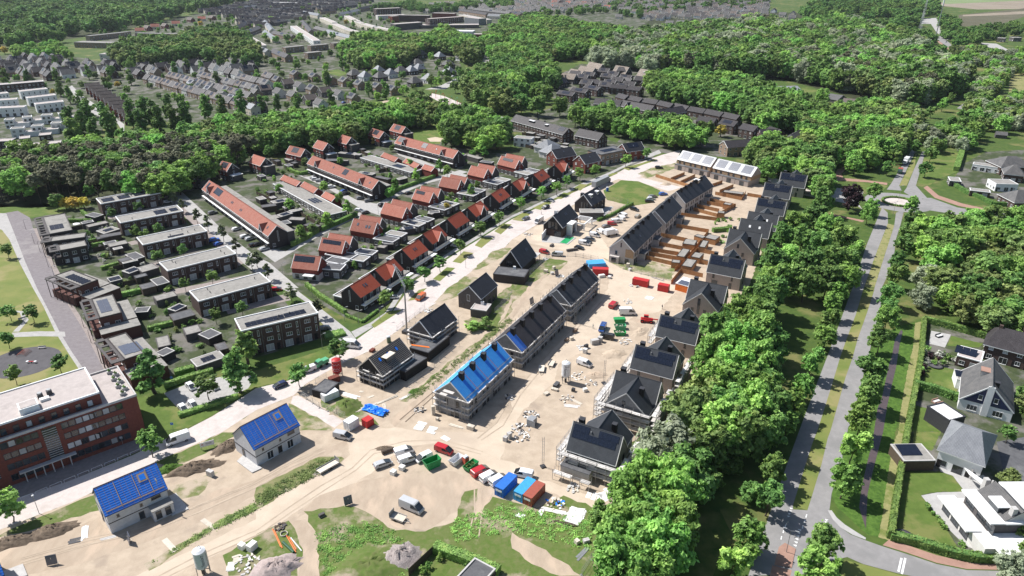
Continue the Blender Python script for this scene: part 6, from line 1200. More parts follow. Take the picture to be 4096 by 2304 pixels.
for A,B,lb in(((176,451),(188,466),'dark gable house with white window facing the path'),((187,439),(201,455),'dark gable house with white verge among oaks'),((130,436),(149,441),'brown brick double house with dark roof by the white roof terrace')):dk(A,B,lb,'tanbrick' if 'double' in lb else 'brownbrick','roofbrownblack',10,5.6,8.6,verge='white')
for A,B,lb in(((23,410),(35,418),'red brown brick house with dark steep roof at the row end'),((38,398),(48,406),'red brown brick house with white windows next to the tan flat block'),((66,425),(78,431),'dark brick house with solar roof beside the wood')):dk(A,B,lb,'redbrick','roofblack',10,5.8,9.6,verge='white',gutter='white',sol=[(-1,-4,.6,7,2,1.1,1.6)]if 'solar' in lb else(),rwin=[(-1,0,2.5,.8,1.2)])
flat('flat_villa','flat roofed villa of red brick and tan plaster with roof vents','house',(52,411),(69,423),12,6.4,'tanbrick','flatroofdark','darksteel',.25,sol=[(-5,-2,6,3,1.7,1.,.2,1.7)],vents=2)
for A,B,lb,w in(((18,438),(26,448),'grey pyramid roofed villa with pale solar sheets',11),((20,427),(29,436),'grey hipped villa in front of the pyramid roof',10)):hip('hipped_villa',lb,'house',A,B,w,3.6,8,'plaster','roofslate',.6)
for A,B,d,lb in(((1,457),(12,453),7,'white cube house with flat roof behind the red row'),((-27,556),(-20,548),8,'small white pavilion with grey roof by the playground wood'),((-12,505),(-2,513),9,'white house with sloping grey sheet roof')):flat('white_house',lb,'house',A,B,d,5.4 if d!=8 else 3.2,'white','flatroof','white',.2)
for A,B,w,lb,rf in(((218,637),(249,642),22,'large grey sheet roofed hall beside the oak wood','roofslate'),((259,609),(270,596),16,'grey roofed farm hall partly behind a tree','roofgrey'),((266,585),(284,575),16,'brown roofed farm barn with white gable','roofbrown'),((463,1078),(499,1078),18,'grey roofed hall with rooflight strip in the far wood','roofgrey')):gable('hall',lb,'building',A,B,w,4,7,'greybrick',rf,win=False,stepped=False)
# villas east of the main road
V=hip('villa','dark brick villa with hipped dark roof and white eaves beside the outdoor lounge','house',(149.2,196.9),(158.0,190.0),12,5.2,9.4,'brownbrick','roofbrownblack',6,fr='white',chim=((-3,0,.6,1.),(3,2,.6,1.)),bandm='white')
flat('annexe','flat annexe with sand coloured roof and slanted solar boxes','annexe',(135.1,188.1),(140.2,184.3),7.5,3.4,'brownbrick','flatroofpale','white',.15,sol=[(-4.2,-.2,3,1,1.9,3.6,.25,4)],doors=False)
g=gable('villa','white villa with steep grey tile roof and blue black gable','house',(128.3,161.9),(137.3,176.5),12.4,3.4,9.6,'white','roofgrey',verge='white',gutter='white',win=False,chim=[(-5.5,-1.2,-.2,1.1)])
b=MB();b.add([(0,-5.6,3.4),(0,5.6,3.4),(0,0,9.0)],[(0,2,1)]);part('dark_gable',b,'pdblue',g.root,(-g.L/2-.02,0,0));b=MB();b.box(-.25,.05,-.8,.8,0,9.2);part('white_pillar',b,'white',g.root,(-g.L/2,0,0))
for y in(-3,3):window(g.root,(-g.L/2,y,.7),FACE['-x'],2.4,1.7,'white',3);window(g.root,(-g.L/2-.03,y*.6,4.6),FACE['-x'],1.0,1.5,'white',1)
dormer(g,1,1,3.6,2.6,2.,2.6,'conc','glass','redpath')
flat('annexe','brown flat lean-to with two black solar panels beside the white villa','annexe',(128.1,175.4),(130.8,174.3),6,3.,'white','flatroof','conc',.1,win=False,sol=[(-1.6,.3,2,1,1.5,3.2,.1,3)])
hip('villa','white plastered villa with blue grey hipped roof and recessed balcony','house',(108.9,146.8),(116.0,140.8),15,5.,9.2,'white','roofslate',4,fr='darksteel',bandm='white')
flat('annexe','black cubic annexe with white skylight beside the blue grey villa','annexe',(113.4,153.5),(118.7,155.3),7,4.2,'darksteel','white','darksteel',.3,win=False)
t=flat('garden_shed','dark garden shed with two black panels at the long hedge','shed',(94.9,139.1),(102.7,139.3),6.5,2.9,'timberdark','flatroof','conc',.1,win=False,sol=[(-3.4,.6,2,1,2.6,3.8,.12,4)])
A_,B_=(96.5,126.5),(96.6,115.8);L=dist(A_,B_)
mv=thing('villa','large modern villa of white flat planes and grey pitched roof by the side road','house',A_,ang(A_,B_))
def mvb(nm,x0,x1,y0,y1,z0,z1,m):b=MB();b.box(x0,x1,y0,y1,z0,z1);return part(nm,b,m,mv)
mvb('wall',.6,L+5,1,15,0,3.1,'plaster');mvb('lower_roof',0,L+.4,-.4,3.4,3.1,3.45,'white');mvb('entrance_roof',L+.4,L+7,3,14,3.1,3.45,'white');mvb('upper_wall',2,L+1,4.4,14,3.1,6.1,'greybrick');mvb('upper_roof',1.5,L+1.4,3.4,6.6,6.1,6.45,'white');mvb('end_roof',L-1,L+1.5,6.6,14.3,6.1,6.4,'white');mvb('flat_wing',0,8,13,19,0,6.6,'plaster');mvb('wing_roof',-.3,8.3,12.7,19.3,6.6,6.95,'white')
c0,c1=off(off(A_,mv.rotation_euler[2],2),mv.rotation_euler[2]+pi/2,10),off(off(A_,mv.rotation_euler[2],L+.6),mv.rotation_euler[2]+pi/2,10);gable('x','','',c0,c1,7.2,6.15,8.9,'plaster','roofgrey',win=False,root=mv)
mvb('dormer',6,9,6.6,9,6.2,8.0,'glass');mvb('dormer_roof',5.7,9.3,6.3,9.6,8.0,8.25,'white');mvb('chimney',L-.6,L+.5,8,9,6,9.4,'conc');mvb('chimney',-1.6,-.5,10,11,0,7.2,'conc')
for x in(2.2,5.6,9.):window(mv,(x,1,.2),0,2.8,2.6,'darksteel',3)
for x in(4.,8.,11.):window(mv,(x,4.4,3.5),0,2.8,2.3,'darksteel',3)
window(mv,(L+5,8,.2),pi/2,5.,2.6,'darksteel',4)
pg=thing('pergola','white angled pergola roof over the modern villa patio','pergola',(112.7,136.2),0)
def pgb(nm,pts,z0,z1,m):b=MB();b.prism([(x-pg.location[0],y-pg.location[1])for x,y in pts],z0,z1);part(nm,b,m,pg)
pgb('roof_plane',[(108.0,136.5),(108.6,135.4),(110.7,129.5),(112.5,126.9),(111.1,126.9),(109.1,129.5),(107.8,134.0)],2.9,3.1,'white');pgb('glass_roof',[(109.3,133.7),(111.1,134.0),(110.9,130.2),(108.7,129.5)],2.85,2.9,'glass')
for p in((110.0,136.2),(112.1,132.0)):ob('post',boxmesh('post',.6,.3,2.9,'conc'),pg,(p[0]-pg.location[0],p[1]-pg.location[1],0),(0,0,.6))
sheet('villa_paving',[(95.2,130.3),(99.4,131.3),(106.1,131.6),(106.4,137.2),(104.3,138.7),(104.8,141.3),(108.6,139.4),(115.6,133.0),(119.5,128.3),(108.9,112.1),(100.4,112.4),(96.6,114.6),(95.6,120.1),(95.3,127.0)],'patio',.03);sheet('villa_paving',[(125.0,150.4),(135.6,152.9),(121.7,131.6),(118.5,136.5)],'flatroofdark',.034)
for p in([(139.4,200.0),(144.3,206.6),(151.6,201.3),(148.9,198.8),(144.1,199.4)],[(126.1,186.8),(128.8,188.5),(134.5,185.1),(126.0,170.2),(120.0,177.4)],[(112.3,166.8),(119.5,162.8),(112.9,154.6),(105.3,154.6)],[(105.9,154.6),(112.9,154.6),(106.4,146.7),(102.6,149.1)],[(95.4,138.7),(104.3,138.7),(106.4,137.2),(106.0,131.6),(99.5,131.5),(95.2,130.4),(95.3,127.0),(95.2,120.1),(94.7,114.6),(96.3,112.5),(91.9,112.5),(83.8,117.0),(83.9,118.9)]):sheet('lawn',p,'lawn',.026)
sheet('villa_paving',[(139.6,210.0),(144.7,207.3),(138.1,198.8),(134.3,201.3)],'patio',.03)
hip('villa','large grey hipped villa with dormers beside the white garden wall','house',(274,399),(292,399),14,4.6,9,'brownbrick','roofgrey',5,bandm='white');hip('villa','grey pyramid roofed wing before the large hipped villa','house',(271,385),(279,381),11,4.2,8.5,'brownbrick','roofgrey',1,bandm='white');hip('villa','grey hipped villa with white fascia at the hedge corner','house',(244,339),(258,339),13,3.8,8,'brownbrick','roofgrey',5,bandm='white')
for A,B,d,h,lb,m in(((234,371),(239,369),8,3,'grey slab garden pavilion beside the pool lawn','greybrick'),((264,402),(275,394),6,3.4,'long white fascia wing with solar roof','white'),((253,362),(264,361),9,4,'white cubic pool house','white'),((235,354),(243,350),5,3,'low dark timber garden house with flat roof','timberdark')):flat('pavilion',lb,'house',A,B,d,h,m,'flatroof','white',.15)
gable('steeple_shed','black pyramid roof peeping over the tree crowns','shed',(208,305),(213,304),8,2.,6,'blackwood','roofblack',win=False)
for A,B,lb in(((662,1031),(669,1025),'dark cubic villa far behind the fields'),((687,1034),(698,1034),'grey shed roofed villa far behind the fields')):flat('far_villa',lb,'house',A,B,10,5,'greybrick','flatroof','conc',.2)
gable('garden_pavilion','low grey roofed pavilion among the east gardens','shed',(326,482),(332,479),6,2.4,4,'greybrick','roofgrey',win=False)
# far estates
for i,(A,B)in enumerate((((-413,615),(-398,629)),((-389,586),(-374,600)),((-367,560),(-352,572)),((-428,601),(-419,609)),((-412,573),(-395,581)),((-393,543),(-370,550)))):
 t=flat('white_terrace','long white plastered house, %s with slit windows'%('rearmost of the three beside the yellow bush','middle of the three','front of the three next to the white cubes','small rear one by the dark slab block','middle one cut by the photo edge','front one cut by the photo edge')[i],'house',A,B,8,6.5,'white','flatroofpale','white',.2,win=False);L=dist(A,B)
 for k in range(5):window(t,(-L/2+L*(k+.5)/5,-4,3.7),0,.7,1.5,'darksteel',1);window(t,(-L/2+L*(k+.5)/5,-4,.3),0,2.,2.1,'darksteel')
for i,(A,B,h)in enumerate((((-330,526),(-324,530),6),((-340,521),(-334,523),6),((-349,514),(-344,517),6),((-357,506),(-352,508),6),((-318,495),(-312,497),6),((-326,486),(-320,488),6),((-335,478),(-328,481),6))):
 t=flat('white_cube_house','white cube house with sunken roof, %s'%('nearest the dark slab row corner','second along the rear cube line','third along the rear cube line','last along the rear cube line','first of the front cube line','middle of the front cube line','last of the front cube line')[i],'house',A,B,7,h,'white','flatroof','white',.35,fr='darksteel',bay=2.6,doors=False)
 th=ang(A,B);P=off(A,th,dist(A,B));flat('low','','',off(off(P,th,.1),th+pi/2,1),off(off(P,th,9),th+pi/2,1),6,3.2,'white','flatroofpale','white',.2,win=False,root=t)
flat('dark_row','long dark brick row with pale roof edge behind the white houses','terrace',(-456,645),(-424,667),9,6.5,'brownbrick','flatroofpale','white',.25)
for A,B,lb in(((-312,451),(-307,454),'dark cube house in front of the white cubes by the poplars'),((-305,460),(-299,463),'dark cube house beside the poplars'),((-323,444),(-314,446),'dark low house at the photo edge below the white cubes'),((-306,429),(-299,434),'dark brick house with white roof light at the wood lane'),((-294,434),(-280,441),'dark brick house pair at the wood lane')):flat('dark_cube_house',lb,'house',A,B,8,6,'darkbrick','flatroofpale','conc',.3)
for i in range(10):
 A,B=(-373,642),(-363,648);o_=((-280,520)[0]-A[0],(-280,520)[1]-A[1]);f=i/9
 g=gable('saddle_roof_house','brown roofed row house with stepped gable wall in the long slanting row','house',(A[0]+o_[0]*f,A[1]+o_[1]*f),(B[0]+o_[0]*f,B[1]+o_[1]*f),6.6,5.6,9.,'redbrick','roofbrown',verge='conc',group='brown roofed houses of the slanting row',bay=3.2)
def far_houses(T,lb,group,angs,wall,roof,L=10.,w=8.,ze=4.,zr=7.5,cat='house',name='far_house',sol=0.,hipped=False):
 for i,p in enumerate(T):
  a=radians(angs[i%len(angs)]);A,B=off(p,a,-L/2),off(p,a,L/2);wl=wall if isinstance(wall,str)else wall[i%len(wall)];rf=roof if isinstance(roof,str)else roof[i%len(roof)]
  if hipped:hip(name,lb,cat,A,B,w,ze,zr,wl,rf,L*.3,group=group,fr='white')
  else:gable(name,lb,cat,A,B,w,ze,zr,wl,rf,verge='plaster',group=group,bay=4.,doors=False,fr='white',sol=[(-1,-L*.3,.4,5,2,1.1,1.6)]if R.random()<sol else())
far_houses([(-212,725),(-190,709),(-170,691),(-155,683),(-138,666),(-120,653),(-104,640)],'brick house with curved solar ridge facing the long hedge path','brick houses with solar ridge',(-52,),'tanbrick','roofgrey',10,9,4.6,7.8,sol=1.)
far_houses([(-219,689),(-205,672),(-190,658),(-175,643),(-161,630),(-146,618),(-131,602),(-216,640),(-199,626),(-183,612),(-165,596),(-152,577),(-218,623),(-197,566)],'brick gable house with weathered grey roof in the garden estate','grey gable houses of the garden estate',(-50,40,-50),('tanbrick','greybrick','plaster'),('roofgrey','roofbrown','roofbrownblack'),10,8.5,4.4,8,sol=.35)
far_houses([(-135,751),(-127,712),(-120,731),(-112,747),(-102,751),(-102,801),(-96,764),(-90,682),(-79,700),(-68,793),(-63,744),(-58,850),(-83,858),(-107,876),(-142,715),(-155,727)],'dark brick villa with steep slate pyramid roof among gardens','slate roofed villas',(-50,40),('brownbrick','darkbrick','white'),('roofslate','roofgrey'),11,10,3.6,8.6,hipped=True)
far_houses([(-290,668),(-277,652),(-263,637),(-243,613),(-228,595),(-214,577),(-199,557)],'cream house with solar gable roof in the estate row','cream solar gable houses',(-45,),('cream','plaster'),('roofslate','roofgrey'),9,8,5,8,sol=.9)
far_houses([(-560,1142),(-566,1180),(-565,1204),(-553,1213),(-554,1256),(-556,1322),(-545,1342),(-535,1363)],'red roofed house at the edge of the far forest','red roofed houses at the far forest',(20,-40),('cream','redbrick'),('roofred','roofbrown'),13,9,4,8)
far_houses([(12,1566),(29,1553),(46,1513),(33,1312),(53,1322),(19,1293)]+[(243,1352),(262,1352),(260,1256),(279,1262),(297,1265),(331,1302),(350,1299),(371,1306),(418,1352),(439,1363),(280,1384),(312,1452),(331,1452),(354,1452),(421,1513),(437,1501),(470,1553),(509,1609),(486,1476),(239,1384),(214,1476),(194,1384)]+[(472,1384),(505,1428),(534,1456),(556,1456),(500,1363),(550,1406),(521,1526)]+[(-90,1638),(-73,1638),(-59,1668),(-44,1668),(-22,1638),(-3,1609),(-146,1553),(-130,1553),(-115,1566),(-157,1526),(-168,1513)],'grey roofed house with cream end gable in the distant estate','cream gabled houses of the distant estate',(-30,-35,55,-30),('cream','white','cream'),('roofgrey','roofbrownblack','roofgrey'),12,9,4.4,8.4)
far_houses([(98,1767),(115,1784),(129,1750),(149,1802),(161,1733),(182,1767),(190,1716),(187,1609),(201,1623),(145,1609),(133,1609),(113,1623),(91,1638),(75,1700)],'red roofed cottage in the most distant village','red roofed cottages of the distant village',(-25,60),('white','redbrick'),('roofred','roofbrown'),14,10,4,8)
LT=[((-345,1183),(-259,983),9,'white','flatroofpale','white plastered terrace facing the young lime trees'),((-336,1334),(-292,1236),9,'cream','flatroofpale','cream terrace with stepped roof line behind the dark roofs'),((-290,1222),(-251,1136),9,'cream','flatroofpale','cream terrace in the middle of the curved street'),((-250,1131),(-201,1053),9,'cream','flatroofpale','cream terrace at the end of the curved street'),((-301,1371),(-258,1257),9,'cream','flatroofpale','cream stepped terrace beside the birch rows'),((-257,1250),(-214,1166),9,'cream','flatroofpale','cream stepped terrace before the school'),((-215,1172),(-177,1115),9,'cream','flatroofpale','cream terrace nearest the school entrance'),((-97,1393),(-43,1290),10,'cream','flatroofpale','cream terrace behind the school courtyard'),((-275,912),(-257,930),9,'tanbrick','flatroof','brown flat roofed row by the lime trees'),((-249,930),(-231,947),9,'tanbrick','flatroof','brown flat roofed row beside the wood corner'),((-226,955),(-207,976),9,'tanbrick','flatroof','brown flat roofed row in front of the wood'),((-235,861),(-222,874),9,'tanbrick','flatroof','brown flat row beside the pointed shed'),((-415,1128),(-313,931),9,'cream','flatroofpale','curved cream terrace above the tree belt'),((-581,1040),(-552,1098),9,'tanbrick','flatroof','long low brick row below the far forest'),((-537,1078),(-441,1059),9,'tanbrick','flatroof','long low brick row with pale garages'),((-438,992),(-425,1021),9,'cream','flatroofpale','cream corner block behind the tree belt'),((-563,968),(-510,957),16,'tanbrick','flatroof','large grey roofed school by the forest edge'),((-470,852),(-451,852),12,'plaster','flatroofpale','white roofed sports hall among trees')]
for A,B,d,wl,rf,lb in LT:flat('far_terrace',lb,'terrace',A,B,d,6.5,wl,rf,'white' if wl!='tanbrick' else 'conc',.3,bay=4.,doors=False)
GR=[((-301,1166),(-256,1095)),((-270,1109),(-219,1030)),((-349,1272),(-293,1109)),((-395,1253),(-384,1290)),((-361,1109),(-319,1018)),((-344,1095),(-301,1042)),((-530,1594),(-511,1653)),((-471,1512),(-440,1566)),((-434,1438),(-373,1371)),((-427,1594),(-381,1623)),((-397,1462),(-350,1393)),((-373,1487),(-348,1512)),((-368,1594),(-342,1684)),((-319,1415),(-303,1512)),((-308,1538),(-293,1623)),((-446,1717),(-383,1700)),((-532,1717),(-468,1700)),((-423,1154),(-439,1310)),((-448,1350),(-443,1415)),((-412,1272),(-355,1124)),((-411,1330),(-418,1415)),((-383,1068),(-390,1169)),((-316,929),(-286,881)),((-283,889),(-250,837)),((-541,1438),(-535,1512)),((-556,1594),(-540,1623)),((-101,1512),(-45,1415)),((-75,1538),(-3,1438)),((-43,1393),(0,1371)),((0,1462),(18,1415))]
for i,(A,B)in enumerate(GR):gable('far_row','long grey tiled row house block in the dense far estate','terrace',A,B,9,5,8.4,('greybrick','cream','tanbrick')[i%3],('roofgrey','roofslate','roofbrownblack')[i%3],win=True,bay=5.,doors=False,group='grey row blocks of the dense far estate',sol=[(-1,-6,.5,8,2,1.1,1.6)]if i%2 else())
t=flat('school','large school of red brown brick bars and grey sheet walls round a court','building',(-131,1214),(-79,1255),14,14,'brownbrick','flatroofpale','brownbrick',.4,win=True,floors=3,bay=4.,doors=False,z0=5.)
for A,B,d,h,m in(((-181,1182),(-143,1216),14,9,'greybrick'),((-206,1315),(-196,1325),12,10,'redbrick'),((-145,1210),(-53,1218),20,5,'greybrick'),((-81,1295),(-55,1266),16,10,'roofslate'),((-142,1358),(-102,1345),12,12,'redbrick'),((-197,1333),(-144,1322),10,10.5,'brownbrick')):flat('x','','',A,B,d,h,m,'flatroofpale','conc',.3,win=False,root=t)
flat('apartment_block','brown brick apartment block of four floors behind the school','building',(-254,1437),(-212,1467),13,13,'brownbrick','flatroofpale','conc',.3,floors=4,bay=5.,doors=False);flat('sports_hall','white flat roofed hall beside the school car park','building',(-102,1123),(-58,1115),18,5,'white','white','white',.3,bay=6.);flat('low_hall','low red brick hall next to the white roofed hall','building',(-55,1088),(-39,1088),12,4,'redbrick','flatroofpale','conc',.2,bay=6.);flat('sports_hall','pale flat hall behind the school left wing','building',(-239,1363),(-193,1384),16,7,'plaster','flatroofpale','white',.3,bay=6.)
estate([(-584,818),(-576,857),(-524,857),(-474,796),(-450,810),(-398,782),(-368,796),(-320,810),(-281,818)]+[(-284,825),(-261,755)]+[(-266,718),(-324,742),(-368,718),(-408,730),(-434,724),(-451,712),(-510,707)],-47,17,17,[(12,9.5,4.2,8.8,'white','roofgrey',0),(12,9.5,4.4,8.6,'brownbrick','roofbrownblack',0),(12,9,4.2,9,'tanbrick','roofgrey',1),(11,9,4,8.6,'darkbrick','roofbrownblack',0)],'steep roofed villa of the leafy estate behind the white houses','villas of the leafy estate','estate_villa',2,.2,.95,.45)
estate([(-360,718),(-315,718),(-244,701)]+[(-249,718),(-226,707),(-216,616)]+[(-205,563),(-224,563),(-263,591),(-319,664)],-44,9.5,21,[(9.4,9,4.6,8.4,'tanbrick','roofbrownblack',0),(9.4,9,4.6,8.4,'tanbrick','roofbrown',1),(9.4,9,4.6,8.4,'plaster','roofgrey',1)],'brown tiled row house of the rows behind the poplars','row houses behind the poplars','row_house',3,.04)
estate([(-622,1521),(-613,1845)]+[(-556,2085),(-339,1845),(-351,1571),(-390,1521),(-378,1387),(-397,1309),(-402,1192)]+[(-414,1192),(-508,1367)],38,25,26,[(24,9,5,8.6,'cream','roofbrownblack',0),(24,9,5,8.6,'greybrick','roofbrownblack',1),(24,9,5,8.6,'tanbrick','roofgrey',1)],'grey roofed row house of the dense quarter before the school','row houses of the dense quarter','quarter_house',4,.12,.75)
estate([(-194,1713),(0,1845)]+[(0,1845),(222,1919),(404,1845),(662,1999),(465,1387),(391,1367),(246,1347),(200,1546),(0,1474)]+[(0,1474),(-105,1546)],-32,22,30,[(12,9,4.4,8.4,'cream','roofgrey',0),(12,9,4.4,8.4,'cream','roofbrownblack',0),(12,9,4.4,8.4,'white','roofbrown',0)],'dark roofed house with pale gable in the outermost estate','houses of the outermost estate','outer_house',5,.2,.8)
estate([(28,695),(70,742),(112,755),(129,707),(121,664),(86,634),(63,664)],-30,17,15,[(11,8.5,5.4,8.4,'brownbrick','roofbrownblack',0),(11,8.5,5.4,8.4,'brownbrick','roofbrownblack',1)],'brown clad house among the dark houses below the barns','brown clad houses below the barns','clad_house',6,.1,.5)
# trees
WOOD=[];GRID={}
def wood(poly,kinds,sp,hr,label,group,seed=5):
 q=random.Random(seed);xs=[p[0]for p in poly];ys=[p[1]for p in poly];A=(max(xs)-min(xs))*(max(ys)-min(ys))
 for _ in range(int(A/sp/sp*3.2)):
  p=(q.uniform(min(xs),max(xs)),q.uniform(min(ys),max(ys)))
  if not inside(p,poly):continue
  k=(int(p[0]//sp),int(p[1]//sp));ok=True
  for dx in(-1,0,1):
   for dy in(-1,0,1):
    for o in GRID.get((sp,k[0]+dx,k[1]+dy),()):
     if dist(o,p)<sp*.82:ok=False;break
  if not ok:continue
  GRID.setdefault((sp,*k),[]).append(p);WOOD.append((p,q.choice(kinds),q.uniform(*hr),label,group))
def plant(pts,kind,h,label,group=None,rr=None,jit=.08):
 for p in pts:
  k=R.choice(kind)if isinstance(kind,(list,tuple))else kind;tree(k,p,h*R.uniform(1-jit,1+jit),label,group,rr)
plant([(63.0,191.7),(73.8,202.8),(82.3,212.7),(57.9,179.8),(66.6,183.2),(75.2,191.0),(61.7,172.7),(68.1,172.7),(54.9,162.6),(60.0,162.1),(65.2,161.6),(54.5,152.4),(60.6,152.4),(49.9,143.2),(55.3,143.6)],['bright','bright','oak'],15.5,'tall leafy tree in the green belt behind the new solar houses','tall trees of the green belt',6.3)
plant([(48.7,158.4),(43.3,150.4),(47.6,149.5)],'olive',14.5,'olive green tree in the belt beside the silver willow','olive trees beside the willow',6.)
tree('willow',(36.1,134.3),15,'large silver grey willow beside the scaffolded solar house',None,8.2)
plant([(30.5,123.4),(26.4,119.4),(31.9,116.9),(23.4,110.4),(27.9,111.8),(32.9,111.8),(21.1,103.8),(25.4,104.1),(29.5,106.6),(21.3,99.9),(25.4,99.4),(35.4,121.8)],'bright',14.5,'bright green crown in the clump at the end of the site lane','bright clump at the site lane',6.)
tree('oak',(19.6,117.7),8,'small round tree at the edge of the site lane',None,3.4)
plant([(46.1,138.4),(52.6,144.6),(56.0,141.5),(40.3,128.4)],'oak',14,'dark oak standing over the shaded path','dark oaks over the shaded path',6.2);plant([(54.4,128.2),(46.4,132.3),(52.5,137.6)],'oak',5,'low bushy tree beside the shaded path','low trees beside the shaded path',3.)
plant([(136,304),(125,295),(135,287),(138.3,279.4),(113.1,279.4),(118.4,272.7),(123.2,267.2),(107.3,256.9),(99.9,252.0),(112.1,248.2),(122.6,252.0),(97.4,234.6),(104.3,231.2),(113.1,233.8),(122.0,238.1),(93.9,237.2),(147,324),(155,343)],['oak','bright','oak'],12.5,'broad oak in the belt before the roundabout','broad oaks before the roundabout',5.8)
plant([(88.0,220.0),(80.2,204.0),(76.7,187.3),(70.7,173.8),(67.5,163.6),(66.1,154.3),(62.5,146.2)],['oak','bright','oak'],14,'dark oak crown shading the verge of the main road','dark oaks shading the road verge',6.2)
plant([(181,344),(170,323),(163,311),(137.3,266.0),(131.4,255.9),(125.3,244.6),(120.3,235.8)]+[(115.6,228.4),(109.1,217.5),(103.7,207.4),(98.8,197.3),(87.5,180.0),(80.2,167.9),(75.1,158.8),(70.9,152.2)]+[(60.8,132.4),(56.8,123.7)]+[(49.1,111.6),(44.1,105.5)],['limeb','limeb','lime'],9.5,'round avenue tree on the west verge of the divided road','west avenue trees',3.5)
plant([(189,323),(179,303),(169,286),(158.6,269.2),(149.1,254.0),(142.2,241.9)]+[(132.9,226.8),(127.4,216.7),(122.2,206.7),(114.1,194.2),(103.2,176.2),(97.1,164.5),(89.5,152.2)]+[(82.9,140.5),(75.9,129.3),(63.6,109.1),(59.3,102.2)],['lime','limeb','lime'],10.5,'round avenue tree between the divided road and the ditch','ditch side avenue trees',3.8)
plant([(210,391),(225,414),(236,430),(248,417),(229,387),(248,435),(262,438)]+[(297,521),(314,542),(335,565),(358,594),(379,621),(400,645),(434,687),(455,710),(290,486),(310,508),(328,525),(361,565),(391,598),(427,645),(460,687)],['lime','limeb'],9.5,'avenue tree along the road north of the roundabout','avenue trees north of the roundabout',3.8)
tree('copper',(163,331),13.5,'dark purple copper beech beside the roundabout',None,6.2)
tree('willow',(153.2,242.1),9.5,'pale grey willow at the bend of the ditch',None,4.6);tree('willow',(144.3,226.4),9,'grey green willow on the grass by the pond',None,4.6);tree('willow',(99.2,105.1),7,'pale willow bush at the side road hedge',None,3.6)
plant([(-167,339),(-158,328),(-145,312),(-136,302),(-125,290),(-114.4,276.0),(-102.8,260.3)]+[(-93.2,249.7)]+[(-79.1,231.1),(-66.8,219.0)]+[(-101.1,261.8)],'young',8.,'slim grey green street tree along the grey paved estate street','slim trees of the estate street',2.5)
plant([(-92,292),(-84,308),(-78,324),(-61,360),(-52,377),(-41,398),(-29,414),(-17,430),(-21,349)],'lightcone',8,'fresh green conical tree beside the hedge lanes of the red estate','fresh green conical trees of the red estate',2.7)
plant([(-33.4,248.9),(-28.2,257.9),(-21.4,275.6),(-14,297),(-6,310),(-38.1,238.1)]+[(-44.5,225.9)],'streeto',7,'round street tree in its grass bed along the pink paved street','round trees along the pink street',2.9)
plant([(4,331),(15,348),(23,356),(29,367),(37,381),(46,386),(66,407),(81,424)],'street',7.5,'fresh green street tree before the far end of the red row','fresh green trees at the far end of the street',3.)
plant([(-53.0,190.7),(-61.4,175.7)],'streeto',7.5,'round tree at the kerb beside the parked white vans','round trees beside the parked vans',3.2)
plant([(-89.8,144.1),(-110.5,121.7)],'street',8.5,'round kerb tree in front of the brick apartment block','kerb trees before the apartment block',3.6)
plant([(-170.9,216.7),(-162.5,215.6),(-159.8,198.1),(-144.3,177.0),(-134.5,183.1)]+[(-206.8,271.8)],'streeto',6.5,'young round tree on the park lawn by the playground','young trees on the park lawn',2.6)
plant([(-102.1,172.7),(-77.9,173.3),(-80.3,187.3)],'cone',14,'tall dark conical tree beside the apartment car park','tall conical trees of the car park',5.)
plant([(-85.3,169.2)],'streeto',8,'airy tree in the middle of the apartment car park',None,3.5)
plant([(-165,294),(-156,297),(-159,290),(-142.9,266.5),(-134.7,271.8),(-112.6,245.2),(-120.9,239.9)]+[(-99.8,214.2),(-93.1,220.1)]+[(-179,327),(-187,318)],'streeto',6,'garden tree in front of a flat brick row','garden trees before the flat rows',2.4)
plant([(-218,334),(-213,333),(-209,334)],'yellow',6,'yellow leaved shrub tree at the wood edge by the flat rows','yellow shrub trees at the wood edge',3.2)
plant([(-221,332),(-214,349),(-204,366),(-187,362),(-181,357)]+[(-146,425),(-144,432),(-122,439)]+[(-174,394),(-165,414)],'lime',9,'single rounded tree standing free before the dark wood','rounded trees before the dark wood',3.4)
for p,h,lb in(((141,482),8,'bright yellow tree among the brown clad houses'),((79,1221),8,'orange yellow tree in the far park'),((-400,638),5,'yellow bush beside the white plastered houses'),((-360,671),6,'yellow bush in the gardens of the slanting row'),((-506,1238),9,'yellow tree near the red forest houses'),((-31,328),5,'yellow flowering shrub behind the red street row'),((-89,461),5,'yellow bush beside the solar red house'),((-612,904),9,'yellow green tree at the photo edge below the forest'),((-277,1273),8,'yellow tree in the cream terrace court')):tree('yellow',p,h,lb)
plant([(-342,1046),(-316,1010),(-306,1028),(-290,1034),(-273,1059),(-265,1072),(-249,1052),(-202,1098),(-192,1098),(-221,1059)]+[(-419,1327),(-420,1541),(-201,1528)],'limeb',10,'fresh lime tree along the far cream terraces','lime trees along the cream terraces',5)
plant([(-122,624),(-106,615),(-177,775),(-156,754),(-166,564),(-145,584),(-182,564),(-193,560),(-172,681),(-170,681),(-63,716),(-49,704)]+[(-479,782),(-410,716),(-388,716),(-384,748),(-355,686),(-483,704),(-454,692),(-434,704),(-362,597),(-339,568),(-319,545),(-337,741),(-313,748),(-306,782),(-282,782),(-283,797),(-398,782),(-333,761),(-297,797),(-388,629),(-273,681)],['cone','poplar','lime'],14,'dark upright tree among the garden estate houses','upright trees of the garden estate',4.4)
plant([(-304,494),(-282,470),(-294,500),(-281,497),(-263,470),(-277,451),(-267,457),(-269,510),(-268,527),(-256,517),(-250,527),(-238,523),(-249,482),(-237,482),(-231,491),(-224,494),(-225,534),(-215,537),(-202,541)],'poplar',19,'tall green poplar behind the white cube houses','poplars behind the white houses',5.6)
